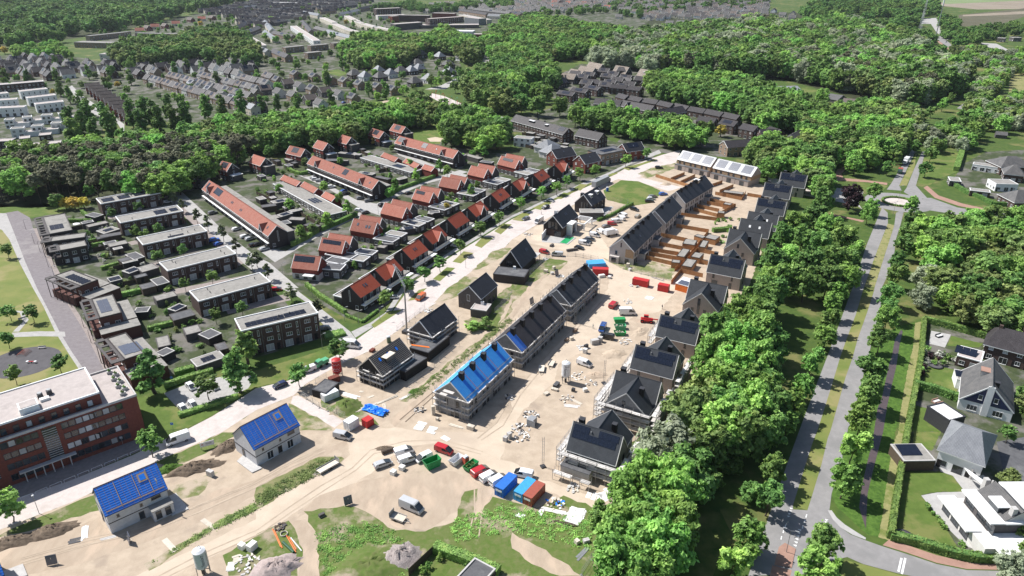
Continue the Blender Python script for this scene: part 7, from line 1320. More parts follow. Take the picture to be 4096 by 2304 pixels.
plant([(-93,630),(-77,607),(-72,565),(-63,550),(-57,550),(-74,676),(-68,671),(-50,645),(-48,676),(-54,573),(-88,518),(-73,521),(-99,546),(-109,532)],['lime','olive','limeb'],10,'mixed green tree round the playground path','mixed trees round the playground path',4.5)
plant([(-40,499),(-28,505),(-17,502),(-33,458),(-21,463),(-6,478),(-40,466),(-10,447)]+[(21,614),(8,609),(27,596),(36,547),(52,543),(45,512),(69,522),(84,509),(94,489),(73,502),(107,475),(112,458),(124,461),(7,559),(19,547)],['bright','oak','oak'],15,'round oak screening the brown brick terraces','round oaks before the brown terraces',7.4)
plant([(132,643),(148,669),(153,643),(161,633),(171,633),(179,623),(128,605),(140,600),(149,591),(160,583),(187,609),(185,579),(206,623),(204,643),(200,587),(182,536)],['bright','oak'],15,'oak in the wall of crowns above the low garden houses','oaks above the low garden houses',7.2)
plant([(221,596),(224,575),(199,540),(202,519),(247,579),(222,519),(224,505),(238,519),(252,529),(253,505),(276,540),(224,475),(227,461),(250,480),(213,469),(196,447),(267,499),(224,442),(239,447),(197,480)],['bright','oak','olive'],14,'oak on the slope between the farm halls and the new row','oaks below the farm halls',6.8)
wood([(-295,383),(-284,391),(-276,404),(-262,420),(-227,434),(-198,437),(-163,442)]+[(-99,452),(-123,502),(-169,496),(-172,483)]+[(-193,490),(-213,457),(-233,434)]+[(-270,413),(-290,399),(-302,393)],['bright','oak','olive'],8.5,(13,17),'broadleaf tree in the wood strip behind the flat brick rows','wood strip behind the flat rows',3)
wood([(-270,346),(-248,343),(-232,341),(-221,346),(-194,341),(-172,343),(-169,358),(-158,393),(-153,422),(-196,432),(-255,408),(-279,383)],['pine','pine','oak','bright','pine'],6.5,(13,17),'dark tree of the pine and oak strip behind the flat brick rows','pine and oak strip',4)
wood([(-172,483),(-152,509),(-119,519),(-94,537),(-80,544),(-65,512),(-80,496),(-96,487),(-100,457),(-123,439),(-156,434)],['oak','bright','oak'],7.,(12,15),'broadleaf tree behind the red houses at the wood edge','wood behind the red houses',6)
wood([(89,813),(123,912),(156,987),(198,1048),(260,1103),(419,1248)]+[(416,1147),(532,1248),(524,1089),(478,864),(437,714),(381,630),(323,584),(302,615),(280,678),(250,727)]+[(220,714),(171,754),(146,754),(129,775)],['oak','bright','olive','oak','oak','willow','pine'],10.,(16,23),'oak of the great wood behind the brown clad houses','great oak wood',7)
wood([(126,667),(150,696),(205,662),(209,631),(213,612)]+[(227,564),(197,496),(180,487),(172,483)]+[(172,502),(171,537),(151,568),(125,589),(119,621)],['oak','bright','oak'],8.5,(14,18),'tall oak between the farm halls and the dark houses','tall oaks between halls and dark houses',43)
wood([(41,532),(65,529),(71,519),(103,496),(123,466),(125,447),(100,447),(76,478),(55,496)],['oak','bright'],9.,(12,15),'oak before the brown brick terraces','oaks before the brick terraces',44)
wood([(84,798),(103,866),(127,875),(157,848),(159,798),(138,739),(111,760)],['fir','fir','willow'],6.,(16,21),'dark fir in the stand above the grey barn houses','fir stand',8)
wood([(0,1174),(35,1337),(82,1260),(106,1158),(158,1099),(173,1058),(103,951),(86,855),(56,838),(31,821),(41,721),(39,651),(28,684),(13,651),(0,621)]+[(-27,721),(-42,651),(-25,568),(0,548),(-19,821),(-37,951),(0,1337)],['oak','bright','olive','oak'],9.5,(14,19),'tree of the park wood round the far meadow','park wood round the meadow',9)
wood([(-203,899),(-200,960),(-179,1030),(-142,1006),(-124,960),(-95,1068),(-39,899),(-45,797),(-67,881),(-92,899),(-116,863),(-117,782),(-151,768),(-187,829)],['oak','olive','bright'],10,(15,20),'tall tree in the wood between the school and the villas','wood before the school',10)
wood([(-476,899),(-488,960),(-442,971),(-458,1109),(-419,1124),(-366,1030),(-306,899),(-273,797),(-311,821),(-358,829),(-388,797),(-420,797)],['oak','far','olive'],10.5,(14,19),'tree of the belt below the low brick rows','belt below the brick rows',11)
wood([(-661,899),(-626,919),(-602,960),(-594,1030),(-635,1109),(-588,1169),(-615,1371),(-608,1594),(-629,1899)]+[(-792,2406)]+[(-2139,2772)],['far','far','oak'],13,(16,24),'tree of the forest beyond the estates','forest beyond the estates',12)
wood([(-609,916),(-587,957),(-540,916),(-497,844),(-525,861),(-533,844),(-561,844)],['bright','limeb','far'],9,(9,12),'garden tree below the forest edge','garden trees below the forest',13)
wood([(-296,1609),(-222,1767),(-192,1609),(0,1802),(0,1609),(-87,1580),(-167,1476),(-199,1580),(-271,1580)],['far','oak'],10,(11,14),'tree of the row beyond the school','trees beyond the school',14)
wood([(232,1802),(345,1917),(677,2046),(555,1668),(449,1580),(426,1609),(268,1476),(230,1363),(194,1501),(132,1452),(74,1428),(49,1501),(123,1580),(205,1668)],['far','far','oak'],12,(9,13),'garden tree of the distant estates','garden trees of the distant estates',15)
wood([(536,1438),(707,1785),(931,2028),(1113,2028),(878,1594),(801,1438),(737,1393),(601,1109),(566,1006),(503,899),(529,1068),(601,1330),(502,1253)],['far','far','oak','fir'],12,(14,20),'tree of the wood at the road to the fields','wood at the road to the fields',16)
wood([(784,1406),(770,1322),(693,1180),(668,1078),(604,959),(573,928),(568,969),(609,1065),(671,1196)],['far','oak'],11,(9,13),'tree at the edge of the brown field','trees at the field edge',17)
wood([(666,1120),(756,1213),(850,1247),(739,1078),(695,1065),(645,1027),(639,1052)],['oak','far'],10,(8,11),'dark tree of the plantation by the brown field','plantation by the field',18)
wood([(531,908),(573,918),(574,871),(628,908),(523,747),(494,734),(431,648),(382,587),(343,547),(415,658),(504,775),(496,805)],['olive','willow','bright','oak'],9,(8,12),'tree between the main road and the mown meadow','trees by the mown meadow',19)
wood([(398,587),(417,596),(364,505),(332,486),(344,512),(303,466),(287,435),(260,435),(261,461),(280,505),(293,489),(323,512),(362,555)],['olive','willow','bright','oak'],9,(8,12),'garden wood tree beside the north road','garden wood beside the north road',20)
wood([(186,296),(199,299),(210,296),(224,291),(181.2,226.4),(151.8,226.4),(157.0,248.2),(162.8,268.3),(176,289)],['bright','oak','bright','olive'],8.8,(12,16),'broad crown of the thicket between side street and villas','thicket above the villas',21)
wood([(150.5,226.8),(182.9,228.5),(160.3,191.5),(156.2,197.2),(152.1,205.9),(150.5,214.5)],['bright','oak','olive'],7.5,(10,13),'broad crown overhanging the pond by the villas','crowns over the pond',22)
wood([(105.8,116.2),(108.8,114.8),(105.0,108.0),(103.3,110.6)]+[(139.0,169.7),(145.7,172.3),(136.1,155.6),(134.4,162.4)],['streeto','olive'],6,(5,7),'small garden tree between the villas','small trees between the villas',23)
wood([(153,436),(179,446),(195,431),(183,403),(169,371),(157,349),(154,361),(158,376),(147,386),(137,380)]+[(137,403),(148,431)],['oak','bright','olive'],7.5,(10,14),'oak behind the white roof terrace and the last new houses','oaks behind the white roof terrace',31)
wood([(224,550),(243,542),(278,569),(299,550),(290,517),(261,470),(234,431),(197,431),(199,446),(189,454),(198,501)],['bright','oak','olive'],8,(11,14),'tree of the wooded slope below the farm halls','wooded slope below the farm halls',32)
wood([(199,426),(218,436),(230,431),(213,403),(205,401),(190,386),(191,401)],['oak','bright'],8,(10,13),'oak shading the grass by the cycle path','oaks by the cycle path',33)
wood([(-50,525),(-35,532),(-20,522),(-9,493),(-5,447),(-17,435),(-42,447)],['oak','bright'],8,(11,14),'dense oak beside the play lawn','oaks beside the play lawn',35)
wood([(-83,600),(-71,596),(-65,555),(-51,547),(-45,519),(-61,505),(-83,512),(-111,512),(-86,532),(-79,555)],['oak','olive','lime'],8,(8,12),'tree beside the curved pole path','trees beside the curved pole path',36)
for P_,S_,g_ in(([(-585,804),(-527,852),(-445,804),(-384,835),(-276,804),(-194,550),(-236,528),(-277,521),(-400,635),(-497,676)],26,37),([(-292,852),(-225,905),(-134,945),(-65,852),(-47,710),(-94,645),(-137,565),(-188,532)],24,38),([(-612,1098),(-588,1307),(-575,1731),(-371,1098),(-454,1098),(-537,1034)],30,39),([(-609,1835),(-421,1952),(-241,1582),(-171,1112),(-241,1098),(-322,945)],30,40),([(-141,411),(-80,447),(-17,427),(-31,375),(-79,323),(-90,295),(-114,330)],28,42)):wood(P_,['limeb','olive','bright','oak','lightcone'],S_*.8,(4,8),'garden tree between the estate houses','garden trees of the estates',g_)
WOOD.sort(key=lambda t:t[0][0]**2+t[0][1]**2)
WOOD=[w for w in WOOD if not any(abs(w[0][0]-x)<6 and abs(w[0][1]-y)<6 for x,y in ESTATE)]
WOOD=[w for w in WOOD if all((w[0][0]-x)**2+(w[0][1]-y)**2>(r*.7)**2 for x,y,r in TREES if abs(w[0][0]-x)<7 and abs(w[0][1]-y)<7)]
for p,k,h,lb,gr in WOOD[:300]:tree(k,p,h,lb,gr)
rest=WOOD[300:];kinds=sorted({w[1]for w in rest})
me=bpy.data.meshes.new('woodland');me.from_pydata([(w[0][0],w[0][1],w[2]*KINDS[w[1]][7]*.6)for w in rest],[],[])
a=me.attributes.new('kind_index','INT','POINT');a.data.foreach_set('value',[kinds.index(w[1])for w in rest])
a=me.attributes.new('size','FLOAT','POINT');a.data.foreach_set('value',[w[2]/(KINDS[w[1]][3]/(1-KINDS[w[1]][7]))*R.uniform(.95,1.2)for w in rest])
a=me.attributes.new('turn','FLOAT','POINT');a.data.foreach_set('value',[R.uniform(0,6.28)for w in rest])
wo=ob('woodland',me);wo['kind']='stuff';wo['label']='mass of broadleaf crowns of the distant woods'
ng=bpy.data.node_groups.new('woodland','GeometryNodeTree');ng.interface.new_socket('Geometry',in_out='INPUT',socket_type='NodeSocketGeometry');ng.interface.new_socket('Geometry',in_out='OUTPUT',socket_type='NodeSocketGeometry')
gi=ng.nodes.new('NodeGroupInput');go=ng.nodes.new('NodeGroupOutput');jn=ng.nodes.new('GeometryNodeJoinGeometry');ln=ng.links.new
def attr(n,t):
 x=ng.nodes.new('GeometryNodeInputNamedAttribute');x.data_type=t;x.inputs[0].default_value=n;return x.outputs[0]
ki,sz_,tn=attr('kind_index','INT'),attr('size','FLOAT'),attr('turn','FLOAT')
cx=ng.nodes.new('ShaderNodeCombineXYZ');ln(tn,cx.inputs[2])
crowns={}
for o in bpy.data.objects:
 if o.name.startswith('crown')and o.data:crowns.setdefault(o.data.name,o)
for i,k in enumerate(kinds):
 src=next((o for o in crowns.values()if o.data==CACHE.get(('crown',k,0))or o.data==CACHE.get(('crown',k,1))or o.data==CACHE.get(('crown',k,2))),None)
 if src is None:continue
 cp=ng.nodes.new('FunctionNodeCompare');cp.data_type='INT';cp.operation='EQUAL';ln(ki,cp.inputs[2]);cp.inputs[3].default_value=i
 oi=ng.nodes.new('GeometryNodeObjectInfo');oi.inputs[0].default_value=src;oi.inputs[1].default_value=True;oi.transform_space='ORIGINAL'
 ip=ng.nodes.new('GeometryNodeInstanceOnPoints');ln(gi.outputs[0],ip.inputs['Points']);ln(cp.outputs[0],ip.inputs['Selection']);ln(oi.outputs['Geometry'],ip.inputs['Instance']);ln(cx.outputs[0],ip.inputs['Rotation']);ln(sz_,ip.inputs['Scale']);ln(ip.outputs[0],jn.inputs[0])
ln(jn.outputs[0],go.inputs[0]);wo.modifiers.new('crowns','NODES').node_group=ng
print('WOOD',len(WOOD))
# hedges and shrubs
for i,(p,w,h,lb)in enumerate((([(140.3,216.3),(127.1,192.6),(116.9,175.8)]+[(103.9,154.6),(95.5,140.5),(89.7,130.9),(81.3,116.6)],1.3,2.2,'long clipped hedge beside the dry mown strip'),([(140.3,216.3),(146.0,212.1),(154.1,204.9),(160.9,198.8)],1.4,2.2,'clipped hedge closing the lounge garden'),([(116.6,175.8),(121.6,172.7),(124.2,169.7),(129.0,167.3),(134.6,160.7)],1.6,2.4,'thick hedge between the two villa lawns'),([(81.5,116.9),(86.5,115.2),(91.4,112.4),(95.7,110.8),(101.1,110.5)],1.8,1.8,'dark hedge along the side road of the modern villa'),([(237,374),(236,358),(238,348),(238,339),(253,336)],1.5,2.,'curved hedge round the roundabout villas'),([(254,400),(271,426),(283,445)],3.,2.5,'wide bright hedge beside the mown bank'),([(-86,303),(-81,311),(-74,324)],1.6,2.,'clipped hedge along the lane below the garage row'),([(-94,285),(-90,293),(-87,303)],1.5,2.,'clipped hedge along the lane by the long terrace'),([(-64,353),(-59,365),(-54,372),(-43,387)],1.4,1.8,'hedge along the lane of the red terrace end'),([(-132,407),(-124,396),(-119,392),(-114,396)],1.6,1.8,'square hedge round the corner house garden'),([(-77.5,245.0),(-70.3,235.6),(-63.6,228.4),(-58.0,222.2)],1.4,1.6,'hedge beside the grey street at the red row end'),([(-57.7,220.7),(-50.9,215.6),(-47.0,224.5)],.9,.9,'low clipped hedge round the corner front garden'),([(-61.3,205.2),(-58.4,206.6),(-55.4,208.3)],4.,1.,'broad clipped hedge block at the tall flat brick row'),([(-100.7,175.3),(-95.5,180.1),(-89.6,183.9)],1.6,1.6,'hedge between car park and gardens'),([(-90.5,161.2),(-84.2,165.9),(-77.6,170.7)],1.6,1.2,'low hedge on the street side of the car park'),([(-16.3,113.5),(-9.8,110.5),(-2.7,106.8)],2.2,2.,'broad leafy hedge round the garden at the foot of the site'),([(90,302),(98,304),(99,307)],2.,1.8,'hedge between the carports and the beige houses'),([(40,316),(47,323),(55,334),(60,340)],1.0,1.4,'weedy hedge along the fence of the green plot'),([(-131,563),(-110,583),(-85,607)],2.5,1.6,'long dark hedge beside the gravel path'),([(-135,575),(-127,591)],2,1.4,'short hedge at the pond bend'),([(-207,328),(-195,315),(-206,315)],1.4,1.6,'hedge round the first flat row garden'),([(-184,288),(-179,292)],1.4,1.6,'hedge behind the low dark street block'),([(-179,284),(-175,287)],1.4,1.6,'hedge beside the white parasol garden'),([(-162.5,259.8),(-157.9,264.7)],1.4,1.6,'hedge before the small white shed'),([(-142.8,235.6),(-136.4,239.8)],1.8,1.8,'hedge behind the solar street block'),([(-121.2,210.0),(-114.7,214.2)],1.8,1.6,'mossy hedge by the square garden shed'),([(-100.5,182.3),(-95.7,185.1)],2.2,1.8,'dark hedge round the last flat row garden'),([(81,339),(71,327),(62,319)],.6,.8,'weed line on the sandy plot edge'))):
 hedge(p,w,h,lb,None,seed=i+3)
n_=26;hedge([(RC[0]+7.4*cos(2*pi*i/n_),RC[1]+7.4*sin(2*pi*i/n_))for i in range(n_-4)],1.0,.9,'low ring hedge on the roundabout island')
shrub((-13.1,210.9),3.4,2.6,'leaf_bright','round leafy bush clump at the site fence',None,'bush');shrub((-9.5,212.3),3.,2.8,'leaf_hedge','darker leafy bush beside the round bush clump',None,'bush')
def bushes(poly,n,m,rr,hh,label,group,seed=1,avoid=True):
 q=random.Random(seed);xs=[p[0]for p in poly];ys=[p[1]for p in poly];k=0;t=0
 while k<n and t<n*30:
  t+=1;p=(q.uniform(min(xs),max(xs)),q.uniform(min(ys),max(ys)))
  if inside(p,poly):shrub(p,q.uniform(*rr),q.uniform(*hh),m if isinstance(m,str)else q.choice(m),label,group);k+=1
bushes([(-208,319),(-190,319),(-167,288),(-144.5,261.7),(-132.4,243.3),(-149.2,243.3),(-169.6,271.9)],46,['leaf_oak','leaf_hedge','leaf_olive','leaf_blossom'],(.7,1.7),(1,2.4),'garden shrub between the flat brick rows','shrubs between the flat rows',2)
bushes([(-144.6,241.6),(-121.2,243.3),(-96.0,205.2),(-91.1,196.3),(-101.0,183.4),(-115.5,205.2)],40,['leaf_oak','leaf_hedge','leaf_olive'],(.7,1.7),(1,2.4),'garden shrub behind the street blocks','shrubs behind the street blocks',3)
bushes([(-137,370),(-126,361),(-90,319),(-87,305),(-115,348),(-132,355)],22,['leaf_hedge','leaf_oak','leaf_olive'],(.7,1.6),(1,2.2),'garden shrub along the fence of the garage row','shrubs along the garage row',4)
bushes([(-66.5,253.1),(-59.3,266.7),(-50,288),(-40,311),(-28,336),(-17,358),(-7,383),(-16,394),(-30,358),(-42,327),(-57,300),(-64.4,271.9)],60,['leaf_oak','leaf_hedge','leaf_bright','leaf_olive'],(.9,2.0),(1.4,3.6),'garden shrub behind the red street row','shrubs behind the red street row',5)
bushes([(-106,438),(-83,448),(-63,394),(-69,379),(-82,404)],22,['leaf_hedge','leaf_oak'],(.8,1.6),(1,2.2),'garden shrub behind the parked car terrace','shrubs behind the parked car terrace',6)
bushes([(-143,419),(-128,402),(-119,387),(-132,379),(-137,372),(-143,388)],18,['leaf_hedge','leaf_oak','leaf_bright'],(.8,1.8),(1,2.4),'garden shrub near the plain red wood house','shrubs near the red wood houses',7)
bushes([(94.8,127.0),(95.2,120.1),(96.0,114.6),(95.3,114.6),(94.5,120.1),(94.3,126.3)],16,'leaf_hedge',(.5,.8),(.6,1.1),'low planted shrub edging the modern villa terrace','shrubs edging the villa terrace',8)
bushes([(130.4,196.3),(132.6,196.3),(137.8,192.6),(135.5,187.9),(129.7,187.9),(120.3,177.9),(121.4,181.2)],24,['leaf_hedge','leaf_blossom','leaf_copper','leaf_olive','leaf_willow'],(.7,1.5),(1,2.2),'mixed border shrub in the villa garden with trampoline','border shrubs of the trampoline garden',9)
bushes([(106.6,144.7),(111.6,141.3),(113.3,139.1),(109.8,137.6),(105.3,141.3)],20,['leaf_copper','leaf_olive','leaf_hedge'],(.5,1.0),(.8,1.5),'reddish border shrub before the blue grey villa','reddish border shrubs',10)
bushes([(93,319),(107,321),(104,307),(90,287),(89,288),(94,305)],20,['leaf_hedge','leaf_oak','leaf_bright'],(.6,1.5),(.8,1.8),'garden shrub between the beige houses','shrubs between the beige houses',11)
def tufts(name,poly,n,m,label,seed,size=.16):
 q=np.random.RandomState(seed);P=[];Nr=[];xs=[p[0]for p in poly];ys=[p[1]for p in poly];k=0
 while k<n:
  p=(q.uniform(min(xs),max(xs)),q.uniform(min(ys),max(ys)))
  if not inside(p,poly):continue
  k+=1;r=q.uniform(.25,.9);c=int(26*r)+4;a=q.normal(scale=r*.5,size=(c,2));z=np.abs(q.normal(scale=.16,size=(c,1)))+.04
  P.append(np.concatenate([a+np.array(p),z],axis=1));Nr.append(np.concatenate([q.normal(scale=.6,size=(c,2)),np.ones((c,1))],axis=1))
 o=ob(name,leafmesh(name,np.concatenate(P),np.concatenate(Nr),size,m,q));o['kind']='stuff';o['label']=label
tufts('weeds',[(-42.9,118.9),(-32.6,121.9),(-25.5,118.9),(-20.6,114.3),(-21.7,106.6),(-37.8,106.6)],360,'leaf_bright','low weeds growing in tufts on the rough mound',12)
tufts('weeds',[(-75.0,109.7),(-63.5,123.5),(-58.7,127.6),(-58.0,125.4),(-66.1,118.6)],180,'leaf_olive','low weeds growing in tufts along the sandy ditch',13)
tufts('weeds',[(-59.6,130.3),(-47.9,143.2),(-42.6,144.0),(-45.4,138.7),(-58.3,126.3)],216,'leaf_olive','low weeds growing in tufts on the trailer bank',14)
tufts('weeds',[(-30.2,169.7),(0.0,220.7),(0.0,217.0),(-27.3,169.2)],264,'leaf_olive','low weeds growing in tufts beside the site track',15)
tufts('weeds',[(-14.9,121.9),(0.0,127.6)]+[(5.6,125.1),(17.7,122.6),(17.2,113.2),(0.0,118.6)]+[(-12.3,116.0)],300,'leaf_bright','low weeds growing as tussocks on the storage meadow',16)
# vehicles
for k,c,P,Q,lb,*rk in(('bigvan','psilver',(-24.9,126.9),(-20.6,124.5),'silver van with white roof parked alone on the dirt yard'),('estate','psilver',(-33.4,139.9),(-30.1,141.9),'silver estate car next to the white bags'),('van','pwhite',(-29.2,144.7),(-25.3,146.6),'white van beside the dark water tank'),('van','pwhite',(-27.7,141.6),(-24.1,143.6),'white van in front of the other white van'),('smallvan','pwhite',(-20.8,144.3),(-23.1,142.4),'small white van next to the green open container'),('van','pred',(-19.7,147.6),(-14.7,144.9),'bright red van on the haul road bend'),('van','pred',(-9.1,136.8),(-6.2,139.1),'red van backed up beside the green skip'),('van','pwhite',(-6.9,135.0),(-4.1,137.2),'white van between the red van and the blue striped van'),('van','pwhite',(-4.6,133.7),(-1.9,136.0),'white and blue van next to the blue container'),('van','psilver',(-46.2,152.7),(-41.7,151.3),'silver pickup van beside the white site cabin'),('van','pwhite',(4.9,136.4),(0.6,137.7),'white van with open rear door above the red brown container'),('van','pwhite',(20.0,189.6),(24.2,186.6),'white van with lettering beside the mortar silo'),('van','pred',(34.9,226.0),(37.1,229.5),'red van seen from behind near the material cages'),('bigvan','pwhite',(37.4,221.8),(42.8,221.8),'white van with roof ladder and open side door'),('van','pblue',(31.3,213.7),(29.2,207.8),'blue van with ladder rack beside the green skips',True),('van','pblack',(33.1,203.8),(28.7,205.5),'black van with roof rack below the green skips',True),('suv','pblue',(76,355),(80,356),'blue car at the head of the site parking row'),('estate','pgrey',(70,351),(74,352),'grey car second in the site parking row'),('car','pwhite',(68,348),(73,348),'white car between the grey and black cars'),('estate','pblack',(67,344),(71,344),'black car in the site parking row'),('suv','pblack',(58,333),(61,330),'black car beside the weedy fence'),('estate','pbeige',(58,319),(61,325),'beige car with raised tailgate'),('van','pwhite',(54,321),(51,325),'white van at the top of the van row'),('van','pwhite',(53,316),(49,321),'white van second in the van row'),('van','pwhite',(46,314),(51,315),'white van third in the van row'),('smallvan','pred',(44,311),(48,311),'red small van in the white van row'),('car','pgrey',(41,307),(45,309),'grey car squeezed between red and white vans'),('van','pwhite',(41,299),(38,304),'white camper van beside the box truck'),('van','pwhite',(34,298),(39,295),'white van with dark side windows'),('estate','pgrey',(32,293),(36,291),'dark grey car first of the dark pair'),('estate','pblack',(31,291),(34,288),'black car second of the dark pair'),('van','pwhite',(29,288),(33,286),'white minivan above the black car'),('car','pblack',(27,283),(30,281),'black car next to the stacked blocks'),('smallvan','pred',(11.6,278.3),(15.4,275.9),'red delivery van at the corner of the steep black house'),('van','psilver',(20.3,274.2),(17.1,274.7),'silver green pickup in front of the site gate'),('bigvan','pwhite',(14,317),(11,312),'white van parked at the villa driveway'),('car','pgrey',(8,320),(5,317),'dark blue grey car on the pink street'),('suv','pblack',(18,336),(15,333),'black car under the street trees'),('car','pwhite',(18,347),(21,344),'white car under the street trees'),('suv','pblack',(83,405),(87,405),'black car near the white roof terrace'),('van','porange',(-32.2,236.1),(-34.0,232.0),'bright orange van on the pink street'),('bigvan','pwhite',(-53.5,199.5),(-49.0,198.6),'white van by the round kerb tree'),('smallvan','pwhite',(-59.6,185.9),(-62.6,183.3),'white van with a trailer hitched behind'),('car','pdblue',(-65.7,177.7),(-68.9,174.8),'dark blue hatchback driving up the street'),('bigvan','pwhite',(-84.2,151.7),(-87.9,149.0),'white van beside the grass plot of the apartment block'),('car','pwhite',(-92.0,166.0),(-89.4,163.2),'white hatchback first at the low hedge'),('car','pwhite',(-89.9,167.7),(-87.4,165.1),'white hatchback second at the low hedge'),('car','pwhite',(-94.3,176.9),(-91.7,174.2),'white car under the airy car park tree'),('car','psilver',(-87.7,176.9),(-85.0,174.2),'silver car in tree shade on the car park'),('car','pwhite',(-112,386),(-108,383),'white car first in the terrace parking'),('estate','pwhite',(-110,382),(-106,383),'white car second in the terrace parking'),('estate','psilver',(-107,379),(-103,380),'silver car third in the terrace parking'),('car','pwhite',(-103,373),(-99,376),'white car fourth in the terrace parking'),('suv','pwhite',(-98,367),(-94,369),'white car beside the clipped hedges'),('car','pblue',(-89,359),(-87,362),'blue car before the red terrace'),('suv','pblack',(-88,355),(-84,358),'black car before the red terrace'),('car','pgrey',(-79,348),(-75,350),'grey car at the terrace end'),('estate','pgrey',(-74,344),(-70,346),'silver grey car at the terrace end'),('car','pblack',(-55,356),(-52,359),'black car beside the double gabled houses'),('suv','pblack',(-65,337),(-63,339),'black car at the lane corner hedge'),('estate','pwhite',(-76,331),(-72,329),'white car with blue band at the lane crossing'),('car','pgrey',(-72,326),(-69,328),'dark car on the lane crossing'),('car','psilver',(-105.9,279.3),(-103,282),'silver car at the end of the long red terrace'),('car','pblack',(-110,285),(-108,287),'black car before the long red terrace'),('car','pwhite',(-26,285),(-22,284),'white car under the round street trees'),('car','pwhite',(-45.0,234.2),(-42.1,234.6),'pale car in the driveway by the crane'),('suv','pblack',(-177,348),(-175,350),'black car at the first flat row'),('car','pwhite',(-174,342),(-171,344),'white car at the first flat row'),('suv','pgrey',(-145,325),(-142,328),'dark car before the long red terrace start'),('car','pwhite',(-126,303),(-123,306),'white hatchback by the low front hedges'),('estate','pwhite',(-119,294),(-116,297),'white car beside another white car'),('car','psilver',(-116,291),(-113,294),'silver car beside the low front hedges'),('suv','pblue',(-131,290),(-128,292),'blue car at the third flat row end'),('car','pblue',(-127,285),(-125,288),'bright blue car at the third flat row end'),('car','pblack',(-112,284),(-109,287),'black car under the slim trees'),('car','pred',(-89.5,240.5),(-86.0,241.4),'red car before the flat row with bare roof'),('car','pgrey',(-64.0,210.1),(-61.5,211.5),'silver car in the shade of the tall flat block'),('car','pblack',(-77.4,225.4),(-74.7,226.6),'black car in the courtyard of the tall flat block'),('car','pblue',(-140,597),(-137,602),'bright blue car in the garden estate driveway'),('car','pwhite',(-60,732),(-56,735),'white car in the villa lane'),('car','pdblue',(-340,567),(-337,569),'dark car in the street of the slanting row'),('car','pwhite',(592,1032),(586,1015),'white car on the far curved road'),('car','pwhite',(-199,551),(-197,556),'white car below the estate hedge')):
 vehicle(k,c,P,Q,lb,rack=bool(rk))
def boxtruck(label,P,Q,L,h,m,cab,w=2.4):
 c=mid(P,Q);t=thing('truck',label,'truck',c,ang(P,Q));b=MB();b.box(-L/2,L/2-2.,-w/2,w/2,.9,h);part('cargo_box',b,m,t)
 b=MB();b.ybox([(L/2-1.9,.6),(L/2,.6),(L/2,1.5),(L/2-.5,2.4),(L/2-1.9,2.5)],-w/2+.1,w/2-.1);part('cab',b,cab,t);b=MB();b.add([(L/2+.02,-.95,1.5),(L/2+.02,.95,1.5),(L/2-.48,.9,2.35),(L/2-.48,-.9,2.35)],[(0,1,2,3)]);part('windscreen',b,'glass',t)
 for x in(-L*.3,L/2-1.2):
  for s in(-1,1):b=MB();b.tube((x,s*(w/2-.3),.5),(x,s*(w/2),.5),.5,12);part('wheel',b,'tyre',t)
boxtruck('white box truck with open rear in the van row',(42,297),(46,299),6.5,3.2,'cwhite','pwhite');boxtruck('long grey articulated truck parked beside the street trees',(41,363),(55,382),16.5,4,'cgrey','pdblue',2.55);boxtruck('white truck under the avenue trees',(240,425),(227,408),8,3.4,'cwhite','pwhite');boxtruck('dark tractor and trailer on the road before the roundabout',(223,401),(217,391),6,2.6,'crust','pbeer')
def trailer(label,P,Q,L,w=2.,ramp=True):
 t=thing('flat_trailer',label,'trailer',mid(P,Q),ang(P,Q));b=MB();b.box(-L/2,L/2,-w/2,w/2,.5,.6);part('deck',b,'plank',t)
 for s in(-1,1):b=MB();b.box(-L/2,L/2,s*w/2-.04,s*w/2+.04,.45,.85);part('side_board',b,'steel',t);b=MB();b.tube((-.2,s*w/2-.1,.32),(-.2,s*w/2+.15,.32),.32,12);part('wheel',b,'tyre',t)
 b=MB();b.tube((L/2,-.6,.5),(L/2+1.3,0,.45),.06,6);b.tube((L/2,.6,.5),(L/2+1.3,0,.45),.06,6);part('drawbar',b,'steel',t)
 if ramp:b=MB();b.box(-L/2-.06,-L/2+.02,-w/2,w/2,.6,1.9);part('ramp',b,'steel',t)
trailer('small flat trailer with upright ramp beside the silver van',(-26.7,123.3),(-24.0,122.0),3.4);trailer('long flat trailer with upright ramp on the ditch bank',(-43.7,141.4),(-46.4,138.5),5.4);trailer('small flat trailer loaded with pipes on the haul road edge',(9.2,187.7),(8.6,183.1),3.6,1.8,False);trailer('low trailer in the shadow of the black tiled terrace',(12.8,190.0),(11.5,186.5),3,1.6,False)
boxtruck('small covered trailer behind the white van',(-56.9,188.9),(-58.9,186.6),4.2,2.,'cgreenlt','cgreenlt',1.8)
CR=ang((0.4,130.4),(3.8,135.6))
container('dark blue container leaning on the van row',(-1.4,132.4),CR,'cblue',sign=-1);container('light blue container beside the red brown one',(3.0,130.8),CR,'clblue',sign=-1);container('red brown container at the end of the container line',(5.1,129.5),CR,'crust',sign=-1)
container('bright red container with white bags on its roof',(48.6,245.7),radians(-28),'cred',6.0);container('small bright red container beside the orange shed',(56.3,240.9),radians(-28),'cred',4.,2.4,2.6);container('red container under the blue tank lid',(34.5,255.9),radians(-5),'cred',6.2)
container('white site cabin next to the red tool box',(-42.6,156.6),radians(52),'cwhite',3.4,2.4,2.6,None,'site_cabin','cabin');container('red tool box cabin beside the white cabin',(-38.4,157.5),radians(50),'cred',2.4,2.2,2.2,None,'tool_cabin','cabin');container('white storage box with lettering by the brown brick stacks',(-51.4,170.2),radians(42),'cwhite',4.6,2.2,2.2,None,'storage_box','cabin')
flat('site_shed','dark flat roofed shed beside the white storage box','shed',(-56.6,171.1),(-52.2,169.1),6,2.4,'blackwood','flatroofdark','darksteel',.1,win=False)
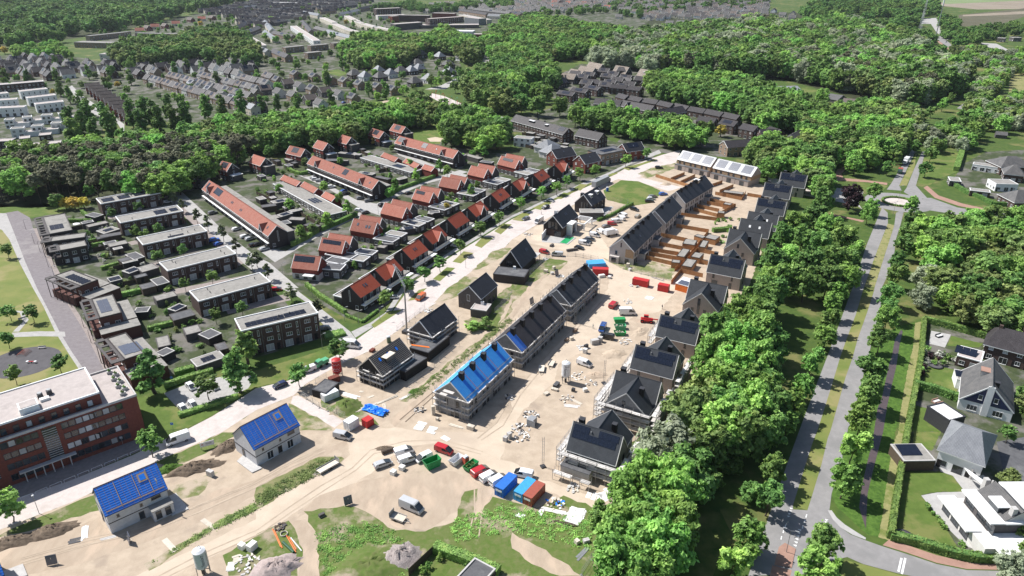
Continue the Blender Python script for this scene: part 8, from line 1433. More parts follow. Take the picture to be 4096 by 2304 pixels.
skip('green open container with a worker inside its doors',(-19.6,140.7),radians(35),'cgreen',4.2,2.2,2.2);skip('pale steel skip with rounded sides',(-13.8,142.1),radians(52),'cwhite',3.8);skip('green skip filled with garden waste',(-10.1,140.0),radians(52),'cgreen',4.,1.9,1.4,'leaf_olive');skip('bright green covered skip, upper one beside the blue van',(36.5,215.5),radians(5),'cgreen',4.,1.9,1.5,None,None,True);skip('pale green skip between two green ones',(36.1,211.3),radians(3),'cgreenlt',4.,1.9,1.5,'plank');skip('green skip heaped with pale waste',(35.5,207.2),radians(0),'cgreen',4.,1.9,1.3,'plank')
def toilet(label,c,rz,m):
 t=thing('portable_toilet',label,'toilet',c,rz);b=MB();b.box(-.6,.6,-.6,.6,0,2.1);part('cabin',b,m,t);b=MB();b.lathe([(.85,2.1),(.6,2.35),(.1,2.42)],4);part('roof',b,'cwhite',t,(0,0,0),(0,0,pi/4));b=MB();b.box(-.4,.4,-.64,-.58,.1,1.95);part('door',b,m,t);return t
toilet('red brown portable toilet between two skips',(-11.4,141.8),radians(40),'toiletred');toilet('blue portable toilet standing on the green plot',(50,362),0,'cblue');toilet('dark green portable toilet by the bare batten house',(-39.8,202.2),radians(20),'pbeer')
b_=container('pale tank with bright blue lid above the red container',(33.6,263.9),radians(10),'tarpblue',7.,4.2,1.9,None,'water_tank','tank')
t=thing('telehandler','red telescopic handler with raised fork next to the solar roof house','telehandler',(46.0,216.1),radians(-12));b=MB();b.box(-2.2,1.8,-1.,1.,.7,1.3);part('chassis',b,'cred',t);b=MB();b.box(-1.2,.4,.2,1.,1.3,2.4);q=part('cab',b,'cred',t);b=MB();b.box(-1.1,.3,.15,1.05,1.6,2.3);part('windows',b,'glass',q)
b=MB();b.tube((-2.,-.4,1.7),(3.6,-.4,1.5),.22,8);part('boom',b,'cred',t);b=MB();b.box(3.5,3.6,-1.1,.4,.3,1.5);b.box(3.6,4.8,-.9,-.7,.3,.4);b.box(3.6,4.8,0,.2,.3,.4);part('fork',b,'darksteel',t)
for x in(-1.6,1.4):
 for s in(-1,1):b=MB();b.tube((x,s*.8,.6),(x,s*1.2,.6),.6,14);q=part('wheel',b,'tyre',t);b=MB();b.tube((x,s*.79,.6),(x,s*1.22,.6),.3,10);part('rim',b,'cred',q)
t=thing('mini_digger','small digger on the earth strip beside the tall gable house','digger',(74.7,222.9),2.);b=MB();b.box(-1,1,-.8,-.4,0,.5);b.box(-1,1,.4,.8,0,.5);part('tracks',b,'tyre',t);b=MB();b.box(-1.,.8,-.7,.7,.55,1.2);part('body',b,'crust',t);b=MB();b.box(-.4,.5,-.6,.1,1.2,2.3);part('cab',b,'glass',t);b=MB();b.tube((.8,.3,1.1),(2.,.3,2.2),.12,6);b.tube((2.,.3,2.2),(2.9,.3,.5),.1,6);part('arm',b,'crust',t)
t=thing('crane','slender grey crane mast standing beside the black roofed house','crane',(-34.8,208.4),radians(60));hm=17;b=MB();b.tube((0,0,0),(0,-.3,hm),.34,8,.2);part('mast',b,'steel',t)
b=MB();p0=Vector((0,-.3,hm));p1=Vector((-2.5,1.5,25.5));dd=(p1-p0);n=12
for o in((-.3,-.3,0),(.3,-.3,0),(0,.3,0)):b.tube(p0+Vector(o),p1+Vector(o)*.8,.06,4)
for i in range(n):a_,c_=p0+dd*i/n,p0+dd*(i+1)/n;b.tube(a_+Vector((-.3,-.3,0)),c_+Vector((.3,-.3,0)),.04,4);b.tube(a_+Vector((.3,-.3,0)),c_+Vector((0,.3,0)),.04,4);b.tube(a_+Vector((0,.3,0)),c_+Vector((-.3,-.3,0)),.04,4)
part('lattice_jib',b,'cwhite',t);b=MB();b.box(-1.2,1.2,-1.2,1.2,0,1.1);part('base',b,'darksteel',t)
def lift(label,c,h,w=.4):
 t=thing('ladder_lift',label,'lift',c,.4);b=MB();b.tube((-w/2,0,0),(-w/2,0,h),.05,5);b.tube((w/2,0,0),(w/2,0,h),.05,5);part('rails',b,'steel',t)
 for i in range(int(h/.8)):ob('rung',boxmesh('rung',w,.05,.05,'steel'),t,(0,0,.4+i*.8))
 b=MB();b.box(-.6,.6,-.6,.6,0,.35);part('foot',b,'darksteel',t)
lift('slim material lift mast at the front scaffold corner',(7.6,140.5),9,.5);lift('slim lift mast beside the gable wing scaffold',(26.9,177.9),8,.5);lift('slim lift mast at the step between two black terraces',(21.4,214.9),9,.5)
def silo(label,c,rz,m,r,h0,h1,lines,tm,band=None):
 t=thing('mortar_silo',label,'silo',c,rz);b=MB();b.lathe([(.25,h0-1.1),(r,h0),(r,h1),(r*.55,h1+.35),(.1,h1+.42)],28);part('tank',b,m,t,smooth=False)
 for a in(.8,2.4,3.9,5.5):b=MB();b.tube((r*cos(a),r*sin(a),0),(r*cos(a),r*sin(a),h0+.3),.08,6);part('leg',b,'steel',t)
 b=MB();b.box(-r,r,-.06,.06,h0-.9,h0-.78);part('brace',b,'darksteel',t);b=MB();b.box(-.3,.3,-.3,.3,.2,h0-1.1);part('mixer',b,'darksteel',t)
 b=MB();b.tube((r+.12,-.2,.2),(r+.12,-.2,h1),.05,5);b.tube((r+.12,.2,.2),(r+.12,.2,h1),.05,5);part('side_rails',b,'steel',t)
 b=MB();b.tube((-.6,.3,h1+.2),(.1,.3,h1+1.),.05,5);b.tube((.1,.3,h1+1.),(.5,.3,h1+.2),.05,5);part('lifting_frame',b,'steel',t)
 if band:b=MB();b.lathe([(r+.012,band[0]),(r+.012,band[1])],28);part('top_band',b,'cwhite',t)
 for(s,size,z,a0,vert)in lines:
  me=textmesh(s,size,tm)
  for v in me.vertices:
   x,y=((v.co.x,v.co.y),(v.co.y,-v.co.x),(-v.co.y,v.co.x))[vert]
   a=a0+x/r;v.co=((r+.02)*cos(a),(r+.02)*sin(a),z+y)
  ob('lettering',me,t)
 return t
silo('white mortar silo with dark lettering at the bottom of the haul road',(-62.6,107.1),0,'cwhite',1.25,2.4,6.4,[('Remix',.95,4.2,-.85,2),('Re',.6,5.7,-.8,0)],'darksteel');silo('white mortar silo with dark lettering in the middle of the site',(15.7,178.7),0,'cwhite',1.25,2.4,6.6,[('Remix',.95,4.2,-1.8,1),('Remix',.6,5.8,-1.35,0)],'darksteel');silo('red mortar silo with white lettering beside the street',(-51.7,181.4),0,'cred',1.35,2.0,6.0,[],'cwhite',(5.9,5.98))
for z_,k_ in((4.6,.25),(3.7,-.25),(2.7,.1)):b=MB();q=[(1.37*cos(-2.5+i*.2),1.37*sin(-2.5+i*.2),z_+k_*(i%3))for i in range(10)];[b.tube(q[i],q[i+1],.04,4)for i in range(9)];part('pale_emblem',b,'cwhite',bpy.data.objects['mortar_silo.002'])
# people
person('worker in white shirt standing in the green open container',(-20.3,139.2),2.,(.6,.6,.6),(.05,.06,.1),.3);person('worker in dark clothes walking across the sandy yard',(53.0,225.9),.6,(.05,.05,.06),(.04,.04,.05),.8);person('worker in pale clothes crossing the haul road',(27.1,211.5),-2.4,(.55,.55,.5),(.4,.38,.33),.8)
w_=person('roofer in white crouching on the blue foil roof by the sign',(-79.0,125.7),1.,(.6,.6,.6),(.4,.4,.4),.4);w_.location.z=7.35;w_=person('roofer in dark clothes on the bare batten dormer',(-34.3,174.3),1.,(.03,.03,.04),(.03,.03,.04),.3);w_.location.z=6.4
person('person in pale clothes on the pink street by the white van',(14,326),.3,(.6,.55,.5),(.3,.3,.35),.5)
# materials lying about
for i,(c,sz,m,rows,lb)in enumerate((((26.6,201.3),(2.6,1.4,1.5),'conc',(3,2,3),'big stack of pale sand lime blocks beside the black van'),((28.5,202.6),(1.4,1.4,1.7),'conc',(2,2,3),'square stack of pale blocks behind the big stack'),((23.0,195.4),(1.2,1.2,1.5),'whitebag',(2,2,2),'white wrapped block pallet above the white van'),((23.6,198.5),(1.4,.8,1.2),'darksteel',(2,1,2),'dark panel crate above the wrapped pallet'),((4.8,158.5),(1.4,1.4,1.4),'conc',(2,2,2),'grey block pallet with sheets at the haul road bend'),((12.9,176.6),(2.4,1.2,.8),'flatroofdark',(4,2,2),'grey tile pallet south of the silo'),((12.3,174.3),(2.,1.,.5),'plank',(3,2,2),'timber pallet below the grey tiles'),((9.8,172.2),(1.6,1.2,.5),'plank',(3,2,2),'timber pallet at the haul road edge'),((21.0,173.8),(1.2,1.,.9),'whitebag',(2,2,2),'white bag pallet right of the dark sheets'),((17.6,173.8),(1.,.9,.9),'darksteel',(2,2,2),'dark roll pallet among the sand heaps'),((-1.7,150.8),(1.1,1.1,1.3),'conc',(2,2,2),'pale block cube on its pallet by the site road'),((-0.7,152.0),(1.1,1.1,1.6),'conc',(2,2,3),'taller pale block cube behind the first cube'),((-21.5,162.6),(1.,.9,2.6),'plank',(1,1,2),'tall pale insulation crate in front of the blue foil terrace'),((-20.1,159.8),(.8,.8,.7),'plank',(1,1,1),'small wooden crate beside the tall crate'),((-10.9,155.8),(2.,1.2,1.1),'plank',(2,1,1),'long wooden crate at the corner of the scaffold'),((-52.1,178.5),(3.,1.8,1.9),'redbrick',(4,3,4),'brown brick stacks beside the red silo'),((-53.4,177.1),(1.6,1.4,1.3),'redbrick',(3,2,3),'smaller brown brick stack beside the dark shed'),((-44.1,196.3),(1.8,1.2,.8),'redbrick',(3,2,2),'brown brick pallet on the street edge'),((-72.7,137.2),(1.8,1.0,1.5),'conc',(2,1,3),'concrete block stack beside the earth mound'),((20.9,209.0),(1.4,1.,1.1),'tanbrick',(3,2,3),'brown brick pallet beside the terrace scaffold'),((19.4,203.9),(1.2,1.,.9),'plank',(2,2,2),'timber crate pallet beside the terrace scaffold'),((17.7,203.3),(1.6,1.,.6),'tanbrick',(3,2,2),'low brick pallet in the terrace shade'),((46.3,262.7),(1.2,1.1,1.6),'plank',(2,2,2),'pale crate stack at the rough corner plot'),((46.5,259.3),(1.,1.,.9),'whitebag',(2,2,1),'white crate in front of the crate stack'),((34.7,253.1),(2.4,1.2,1.),'whitebag',(3,2,2),'white bag pallets below the red container'),((37.6,252.2),(1.4,1.2,.8),'whitebag',(2,2,1),'two white bags near the red container'),((13.3,257.8),(1.6,1.2,1.),'plank',(2,2,2),'pale panel pallet beside the site track'),((16.6,260.7),(1.2,1.,1.2),'plank',(2,2,2),'pale crate by the site fence corner'),((15.7,255.9),(1.2,1.2,.8),'conc',(2,2,1),'concrete pallet by the site fence corner'),((-28.7,137.8),(1.3,1.3,1.),'whitebag',(1,1,1),'full white bag by the silver estate car'),((-26.8,139.5),(1.3,1.3,1.),'whitebag',(1,1,1),'two heaped white bags beside the vans'),((13.9,115.5),(1.,1.,.8),'plank',(2,2,2),'timber pallet on the storage meadow'),((15.9,115.8),(1.4,.9,.7),'conc',(2,2,2),'pale block pallet on the storage meadow'),((-55.0,113.8),(2.,1.4,1.5),'whitebag',(2,2,2),'white wrapped pallets beside the lower silo'),((-57.2,114.0),(1.4,1.2,1.2),'whitebag',(2,1,2),'white crate behind the wrapped pallets'),((-42.6,123.5),(1.4,.7,.7),'greybrick',(3,1,2),'grey paving pallet on the sandy meadow edge'),((25.3,279.9),(5.,.9,.9),'greybrick',(8,1,2),'row of grey block pallets below the pool'),((17,285),(2.4,1.,.8),'greybrick',(4,2,2),'grey tile pallets beside the pool terrace'))):
 pallet_stack(lb,c,radians((20,62,-28,40)[i%4]),sz,m,None,'pallet_stack','pallet',rows)
t=thing('steel_crate','grey steel crate with open door on the site road','crate',(5.3,158.0),radians(58));b=MB();b.box(-1.2,1.2,-.9,.9,.1,2.);part('box',b,'cgrey',t);b=MB();b.box(-1.2,-1.1,-1.6,-.9,.1,2.);part('door',b,'cgrey',t)
for i,(c,a,n,L,w_,m,lb)in enumerate((((9.5,125.4),-20,8,5.5,.3,'whitebag','white plastic profiles beside the red brown container'),((14.3,124.1),-25,16,3.6,.9,'whitebag','heap of white insulation boards on the lane edge'),((14.6,125.1),-10,8,3.4,1.,'whitebag','upper heap of white boards on the lane edge'),((11.9,121.3),-18,22,5.,.12,'timberdark','dark weathered rods piled on the meadow'),((14.5,112.7),52,3,4.4,.5,'steel','two steel gutters lying on the meadow'),((18.5,130.3),70,4,2.6,1.1,'whitebag','white boards laid in front of the scaffold'),((22.3,130.9),-55,4,3.2,1.,'whitebag','white sheets dropped beside the scaffold corner'),((6.3,125.1),70,3,2.2,.5,'whitebag','short white panel leaning at the container end'),((2.0,124.1),-25,3,1.8,.6,'whitebag','white offcuts on the grass before the containers'),((-24.2,157.8),-20,5,2.6,1.1,'whitebag','white sheets before the blue foil terrace'),((-21.0,155.8),-20,6,2.4,.9,'whitebag','second heap of white sheets before the blue foil terrace'),((-16.1,153.1),-40,1,2.4,1.5,'whitebag','single white sheet on the haul road'),((19.0,169.2),-45,1,3.4,1.,'plank','wooden access plate across the sand'),((16.6,166.8),-12,3,4.6,.7,'deckboard','long white beam lying on the sand'),((-40.4,165.9),38,9,7.,.25,'plank','long pale planks beside the blue tarpaulin'),((-35.2,169.7),40,8,6.5,.25,'plank','long pale planks along the site track'),((-35.1,165.4),-75,6,5.,.22,'plank','crossing planks at the track corner'),((-30.4,171.0),40,4,4.,.3,'deckboard','grey duct lengths on the weed strip'),((-40.3,171.2),35,3,2.,.4,'plank','short planks before the bare batten house'),((-45.8,171.7),-25,6,6.,.5,'whitebag','long white roof elements beside the storage box'),((-43.3,173.8),-25,4,1.2,.3,'plank','short laths on the yellow sand'),((-14.7,157.1),-25,8,5.,.25,'plank','loose planks below the end scaffold'),((-66.4,122.2),-35,1,5.,1.1,'plank','wooden plate bridging the ditch, nearer the street sign'),((-72.2,116.0),-40,1,5.2,1.2,'plank','wooden plate bridging the ditch, nearer the lower silo'),((-92.8,118.6),-65,6,4.6,.35,'cwhite','white plastic frames stacked beside the slab house'),((-93.9,116.5),18,4,2.6,.5,'darksteel','dark trough lying on the sand'),((-87.3,117.2),25,2,3.,.4,'conc','concrete kerb pieces at the house corner'),((49.7,235.2),55,4,3.,.9,'whitebag','white boards laid out on the sandy yard'),((56.3,251.3),-40,3,6.,.25,'steel','long steel beams near the small red container'),((-57.5,111.3),30,10,1.4,.5,'plank','broken pallets beside the lower silo'),((-57.9,109.4),10,8,1.6,.7,'whitebag','white board offcuts beside the lower silo'),((96,328),0,2,2.,.4,'plank','pale boards in the stepping stone yard'))):
 planks(lb,c,radians(a),n,L,w_,m,None,'board_stack','boards',.12 if n>4 else.03,i+1)
for i in range(5):a_,c_=(((-52.4,119.5),(-49.1,114.3)),((-51.8,118.9),(-48.7,114.0)),((-48.8,117.5),(-45.5,112.8)),((-48.2,117.2),(-45.6,113.5)),((-47.7,116.9),(-44.4,113.2)))[i];t=thing('plastic_pipe',('orange drain pipe pair on the storage grass','orange drain pipe next to the pallet','long orange drain pipe on the grass','second long orange pipe on the grass','white drain pipe lying beside the orange pipes')[i],'pipe',a_);b=MB();b.tube((0,0,.12),(c_[0]-a_[0],c_[1]-a_[1],.12),.12,8);part('pipe',b,'cwhite' if i==4 else 'corange',t);b=MB();d_=Vector((c_[0]-a_[0],c_[1]-a_[1],0)).normalized()*.3;b.tube((0,0,.12),(d_.x,d_.y,.12),.16,8);part('socket',b,'cwhite' if i==4 else 'corange',t)
t=thing('drain_pipe','thick dark green drain pipe among the orange pipes','pipe',(-49.0,115.5),ang((-49.0,115.5),(-46.8,113.5)));b=MB();b.tube((0,0,.3),(4.2,0,.3),.3,12);part('pipe',b,'pbeer',t)
t=thing('hose_coil','coil of brown hose on the storage grass','coil',(-49.5,118.0));
for k in range(3):b=MB();q=[(.75*cos(i*pi/8),.75*sin(i*pi/8),.1+.12*k)for i in range(17)];[b.tube(q[i],q[i+1],.07,5)for i in range(16)];part('turn',b,'plank',t)
for i,(c,n,r,m,lb)in enumerate((((5.2,162.1),46,3.2,('conc','whitebag','greybrick'),'heap of block rubble and sheets at the site road'),((2.1,155.8),50,3.6,('conc','greybrick','whitebag'),'grey rubble and block heap nearest the red vans'),((36.4,202.6),40,3.2,('whitebag','plank','conc'),'pale litter strewn below the green skips'),((22.1,198.2),30,2.6,('whitebag','conc'),'pale litter around the wrapped pallet'),((20.1,181.7),36,3.4,('whitebag','conc','plank'),'white spill and boards around the middle silo'),((15.7,169.7),26,3.,('conc','plank','darkbatten'),'scattered stones and offcuts on the sand'),((41.5,231.6),30,2.6,('whitebag','conc','plank'),'material litter beside the wire cages'),((13.0,212.1),40,2.2,('conc','darksteel','whitebag'),'crates and litter under the terrace scaffold'),((-0.5,170.7),34,2.4,('conc','darksteel','plank'),'litter at the foot of the blue foil terrace'),((-25.4,164.4),30,2.4,('conc','plank','darksteel'),'loose boards before the front scaffold'),((10.0,127.6),40,3.2,('timberdark','plank','whitebag','foilblue'),'timber and blue plastic waste behind the containers'),((-54.9,109.7),50,4.,('whitebag','plank','conc'),'pallet wood and white waste beside the lower silo'),((-51.0,120.1),26,1.8,('greybrick','timberdark'),'grey fabric heap on the storage grass'),((7,299),36,3.,('conc','whitebag','tanbrick'),'stone heap beside the villa building pit'),((46.6,245.8),40,3.4,('darksteel','whitebag','conc'),'site junk in front of the red container'),((55.9,243.3),20,2.,('whitebag',),'white film heap before the small red container'),((18.5,254.0),30,2.4,('whitebag','conc'),'white litter along the finished black roof'),((2.6,152.0),30,3.,('conc','whitebag','greybrick'),'white block litter on the site corner'),((14.1,132.6),30,3.,('plank','whitebag','conc'),'offcuts below the front scaffold'),((-29.2,224.5),36,3.,('whitebag','conc'),'white wrapped pallets behind the crane side house'),((23.0,177.9),24,2.6,('whitebag','darkbatten'),'white bags and a beam east of the silo'),((13.4,270.8),24,2.,('whitebag','conc'),'white slabs by the corner fence'))):
 chaff('rubble_heap',lb,'heap',c,int(n*.7),r*.7,m,i+3,(.2,.8))
for c,rx,ry,h,m,rz,lb in(((-23.4,111.6),5,4,2.,'gravelpile',.3,'grey gravel heap on the rough mound'),((-48.5,108.6),5.5,3.5,2.,'sandpile',.4,'pinkish sand heap at the bottom of the storage grass'),((-29.2,109.4),9,6,1.4,'weeds',.3,'low earth mound overgrown with weeds'),((-77.8,139.8),7,2.6,1.6,'earth',.42,'long dark earth mound beside the street verge'),((-72.6,148.3),4.5,2.6,1.5,'earth',.9,'brown earth mound beside the blue foil house'),((-100.5,118.9),6,2.4,1.4,'earth',.4,'dark earth mound before the bay house'),((-107.2,115.7),7,2.2,1.2,'earth',.35,'dark earth bank near the cut off house'),((-83.8,139.4),3.5,1.8,1.3,'lush',.4,'grassy mound on the street verge'),((-46.2,165.9),5,4,1.7,'weeds',.6,'weedy earth mound behind the cabins'),((32.2,195.1),4.5,3.2,.8,'sand',.5,'sand heap between the pallets and the solar house'),((24.6,182.3),4,2.2,.7,'dirt',.2,'dug sand heap beside the lift mast'),((-32.5,147.7),2.4,1.,.6,'earth',.1,'low brown earth heap beside the dark tank'),((42.6,209.3),5,2.,.7,'sand',.9,'sand ridge near the telehandler'),((83,374),3.4,2.2,.9,'sand',.2,'sand heap at the white roof gardens'),((57.4,186.8),5,2,1.0,'earth',1.,'earth heap behind the solar house corner'),((-28.2,173.8),2.,1.2,.5,'lush',.8,'green tuft mound beside the site fence')):
 mound('earth_mound',lb,'mound',c,rx,ry,h,m,rz,int(rx*10))
t=thing('tarpaulin','crumpled deep blue tarpaulin over timber','tarpaulin',(-37.6,164.0));q=random.Random(4);n=12;b=MB();b.add([(-3.6+7.2*i/n,-1.6+3.2*j/n,.25+q.random()*.9*(1-abs(j/n-.5)))for i in range(n+1)for j in range(n+1)],[(i*(n+1)+j,(i+1)*(n+1)+j,(i+1)*(n+1)+j+1,i*(n+1)+j+1)for i in range(n)for j in range(n)]);part('sheet',b,'foilblue',t,(0,0,0),(0,0,-.5))
t=thing('barrel_tank','dark cylindrical water tank lying beside the white van','tank',(-31.3,146.1),radians(30));b=MB();b.tube((-1.6,0,.6),(1.6,0,.6),.55,12);part('tank',b,'timberdark',t)
def frame(label,c,rz,h=2.4,w=2.,m='solarpale'):
 t=thing('glass_rack',label,'rack',c,rz);b=MB();b.box(-w/2,w/2,-.06,.06,.2,h);part('panel',b,m,t,(0,0,0),(-.2,0,0));b=MB();b.box(-w/2,w/2,.7,.8,0,.1);b.box(-w/2,-w/2+.1,-.1,.9,0,.1);b.box(w/2-.1,w/2,-.1,.9,0,.1);b.tube((0,.7,.1),(0,.1,h*.8),.05,5);part('stand',b,'plank',t)
frame('rack with dark window panels on the sandy yard',(-37.3,127.1),.5,2.4,1.9);frame('upright glass panel on a stand in front of the bay house',(-82.1,115.5),-.9);frame('glass panel on a wooden stand near the cut off house',(-94.8,109.4),.3);frame('row of glazing racks beside the black tiled terrace',(7.3,229.6),1.0,2.6,2.4);frame('glazing racks along the finished black roof',(17.6,254.0),1.0,2.6,2.4)
def sign(label,c,rz,w,h,z,lines,m='white',tm='cred'):
 t=thing('site_sign',label,'sign',c,rz);b=MB();b.box(-w/2,w/2,-.04,.04,z,z+h);q=part('board',b,m,t)
 for x in(-w/2+.2,w/2-.2):b=MB();b.box(x-.05,x+.05,.05,.15,0,z+h);part('post',b,'plank',t)
 for x,zz,l,m_ in((-1.1,.62,.5,tm),(-1.15,.8,.3,tm),(.4,.8,1.5,'cgrey'),(.4,.55,1.3,'cgrey')):b=MB();b.box(x-l/2,x+l/2,-.06,-.045,z+zz,z+zz+.13);part('printed_mark',b,m_,q)
sign('white building sign with red emblem on the street verge',(-77.4,147.7),radians(28),3.4,1.4,.8,[])
def psign(label,c,rz,m='cblue'):t=thing('road_sign',label,'sign',c,rz);b=MB();b.tube((0,0,0),(0,0,2.6),.04,6);part('post',b,'steel',t);b=MB();b.box(-.35,.35,-.05,-.02,2.,2.7);q=part('plate',b,m,t);ob('letter',textmesh('P',.55,'cwhite'),q,(0,-.06,2.35),(pi/2,0,0))
psign('blue parking sign at the car park hedge',(-99.0,177.4),.2);psign('blue parking sign beside the white van',(-89.3,155.0),.2)
psign('white parking sign in front of the apartment entrance',(-99.7,149.1),.2,'cgrey')
for i in range(9):
 a_=lerp((-113.1,128.6),(-95.3,145.3),i/8.2);c_=lerp((-113.1,128.6),(-95.3,145.3),(i+.8)/8.2);t=thing('bicycle_rail','low bent steel rail along the apartment street','rail',a_,ang(a_,c_),'bent rails along the apartment street');L=dist(a_,c_);b=MB();b.tube((0,0,0),(0,0,.8),.04,6);b.tube((0,0,.8),(L,0,.8),.04,6);b.tube((L,0,.8),(L,0,0),.04,6);part('bar',b,'cwhite',t)
for p,lb in(((-106.5,124.4),'white globe street lamp on the pink street verge'),((-60.3,198.2),'street lamp on the grass beside the tall flat block'),((-57.1,216.7),'street lamp at the junction of the grey street'),((-51.8,214.2),'street lamp at the corner front garden'),((-45.1,217.0),'street lamp beside the crane')):lamp(p,5,.5,lb,None,'steel',False,p==(-106.5,124.4))
for p in[(-156.1,227.2),(-143.9,212.4),(-135.8,201.8),(-123.6,186.5)]+[(-220,305),(-206,288),(-197.7,278.3),(-185.1,262.7),(-176.9,252.6)]:lamp(p,4.8,0,'dark slim lamp post along the brick street','lamps along the brick street','darksteel')
lamp((57.8,112.9),6,radians(-25),'twin armed road lamp on the red traffic island',None,'steel',True)
for p in[(196,348),(181,323)]:lamp(p,7,.6,'tall grey road lamp by the roundabout','lamps by the roundabout','steel',True)
for p in[(-89.6,255.9),(-64,326),(-49,327),(-18.4,261.7)]+[(-72.8,235.6)]:lamp(p,4.5,.5,'slim street lamp in the red estate','lamps of the red estate','steel')
for p in[(14,342),(29,363),(48,392)]:lamp(p,4.5,.5,'slim street lamp beside the pink street trees','lamps beside the pink street trees','steel')
for a_,lb in(((617,1148),'steel lattice mast in the far wood'),((769,1429),'second steel lattice mast behind the first')):
 t=thing('lattice_mast',lb,'mast',a_);b=MB();h=34;s=1.6
 for x in(-s,s):
  for y in(-s,s):b.tube((x,y,0),(x*.4,y*.4,h),.14,4)
 part('legs',b,'cwhite',t);b=MB()
 for i in range(14):z0,z1=h*i/14,h*(i+1)/14;k0,k1=s*(1-.6*i/14),s*(1-.6*(i+1)/14);b.tube((-k0,-k0,z0),(k1,-k1,z1),.08,4);b.tube((k0,-k0,z0),(-k1,-k1,z1),.08,4)
 part('bracing',b,'cwhite',t)
t=thing('tall_mast','tall slim white mast beside the far road','mast',(613,1094));b=MB();b.tube((0,0,0),(0,0,52),.7,8,.35);part('pole',b,'cgrey',t);b=MB();b.tube((0,0,42),(0,0,50),.9,10);part('antenna',b,'cwhite',t)
for i,(p,m,h)in enumerate((((-69,623),'cred',5),((-65,623),'cred',6),((-55,599),'cred',8),((-60,616),'cgreenlt',8),((-49,583),'cgreenlt',9),((-51,591),'cred',6),((-44,583),'cred',5),((-39,575),'cred',5),((-37,583),'cgreenlt',7),((-46,595),'cgreenlt',6))):
 t=thing('arch_pole','curved %s painted pole over the playground path'%('red' if m=='cred' else 'green'),'pole',p,i*1.3,'curved %s poles of the playground path'%('red' if m=='cred' else 'green'));q=[(1.8*(1-cos(a*pi/9)),0,h*sin(a*pi/9)**.6 if a else 0)for a in range(8)];b=MB();[b.tube(q[k],q[k+1],.16,6)for k in range(7)];part('tube',b,m,t)
sheet('playground_path',[(-73,634),(-70,644),(-58,630),(-42,599),(-30,579),(-34,563),(-49,579)],'pavepink',.05);sheet('play_sand',[(-57,478),(-52,482),(-46,478),(-46,469),(-54,469)],'haul',.05);sheet('gravel_path',[(-128,550),(-105,579),(-83,599),(-84,591),(-104,571),(-126,545)],'sand',.05);sheet('gravel_path',[(-126,575),(-113,599),(-97,625),(-96,618),(-111,591),(-123,567)],'sand',.05);sheet('meadow',[(-199,772),(-183,782),(-167,755),(-172,736),(-192,762)],'lawn',.05);sheet('meadow',[(-127,585),(-96,623),(-86,612),(-110,583),(-122,563)],'lawn',.03);sheet('meadow',[(-74,515),(-60,531),(-51,552),(-47,496),(-47,463),(-66,463)],'lawn',.03);sheet('village_lane',[(-34,768),(-33,891),(-30,947),(-26,857),(-27,768)],'pavegrey',.04);sheet('village_lane',[(-66,685),(-56,724),(-48,749),(-46,730),(-61,664),(-79,664)],'pavegrey',.04);sheet('village_lane',[(-410,685),(-373,634),(-331,583),(-281,521),(-266,490),(-290,528),(-330,563),(-371,621),(-407,674)],'pavegrey',.04);sheet('forest_lane',[(-313,431),(-302,443),(-284,450),(-280,443),(-296,433),(-309,424)],'sand',.04)
t=thing('climbing_frame','rust red climbing dome on the dark playground surface','toy',(-153.1,194.7));
for i in range(7):b=MB();q=[(1.5*cos(a*pi/8),.5*(i-3),.1+.9*sin(a*pi/8))for a in range(9)];[b.tube(q[k],q[k+1],.06,5)for k in range(8)];part('hoop',b,'crust',t)
t=thing('spring_toy','white and red seesaw toy on the playground','toy',(-147.5,189.4));b=MB();b.box(-1.4,1.4,-.15,.15,.5,.62);part('beam',b,'cred',t);b=MB();b.tube((0,0,0),(0,0,.5),.15,8);part('spring',b,'darksteel',t)
for x in(-1.2,1.2):b=MB();b.lathe([(.05,.6),(.4,.62),(.4,.68),(.05,.7)],12);part('seat',b,'cwhite',t,(x,0,0))
for p,a_,lb in(((-149.5,198.2),.2,'grey bench at the edge of the round playground'),((-167.9,217.8),.8,'grey bench beside the park path')):
 t=thing('park_bench',lb,'bench',p,a_);b=MB();b.box(-1.1,1.1,-.25,.25,.42,.48);part('seat',b,'conc',t);b=MB();b.box(-1.1,1.1,.22,.28,.5,.9);part('backrest',b,'conc',t)
 for x in(-.8,.8):ob('leg',boxmesh('leg',.1,.45,.42,'darksteel'),t,(x,0,0))
def tramp(p,lb):t=thing('trampoline',lb,'trampoline',p);b=MB();b.lathe([(2.1,.25),(2.1,.4),(1.75,.42),(1.7,.3)],24);part('frame',b,'darksteel',t);b=MB();b.lathe([(.01,.34),(1.72,.35)],24);part('mat',b,'rubber',t)
tramp((129.0,187.6),'round black trampoline on the villa lawn');tramp((84.7,117.2),'round black trampoline at the dark hedge corner')
for p,lb in(((140.0,205.9),'black framed lounge sofa on the pale patio'),((118.9,168.3),'pink garden chairs on the small deck'),((119.4,166.6),'pink lounger beside the garden chairs')):
 t=thing('lounge_sofa',lb,'sofa',p,.4);b=MB();b.box(-1.2,1.2,-.6,.6,.1,.45);part('base',b,'pblack' if 'black' in lb else 'redpath',t);b=MB();b.box(-1.1,1.1,-.5,.4,.45,.62);part('cushion',b,'white' if 'black' in lb else 'plaster',t);b=MB();b.box(-1.2,1.2,.4,.6,.45,.95);part('backrest',b,'pblack' if 'black' in lb else 'redpath',t)
t=thing('parasol','white parasol in the flat row garden','parasol',(-198,307));b=MB();b.tube((0,0,0),(0,0,2.4),.04,6);part('pole',b,'steel',t);b=MB();b.lathe([(1.7,2.1),(.1,2.6)],10);part('canopy',b,'white',t)
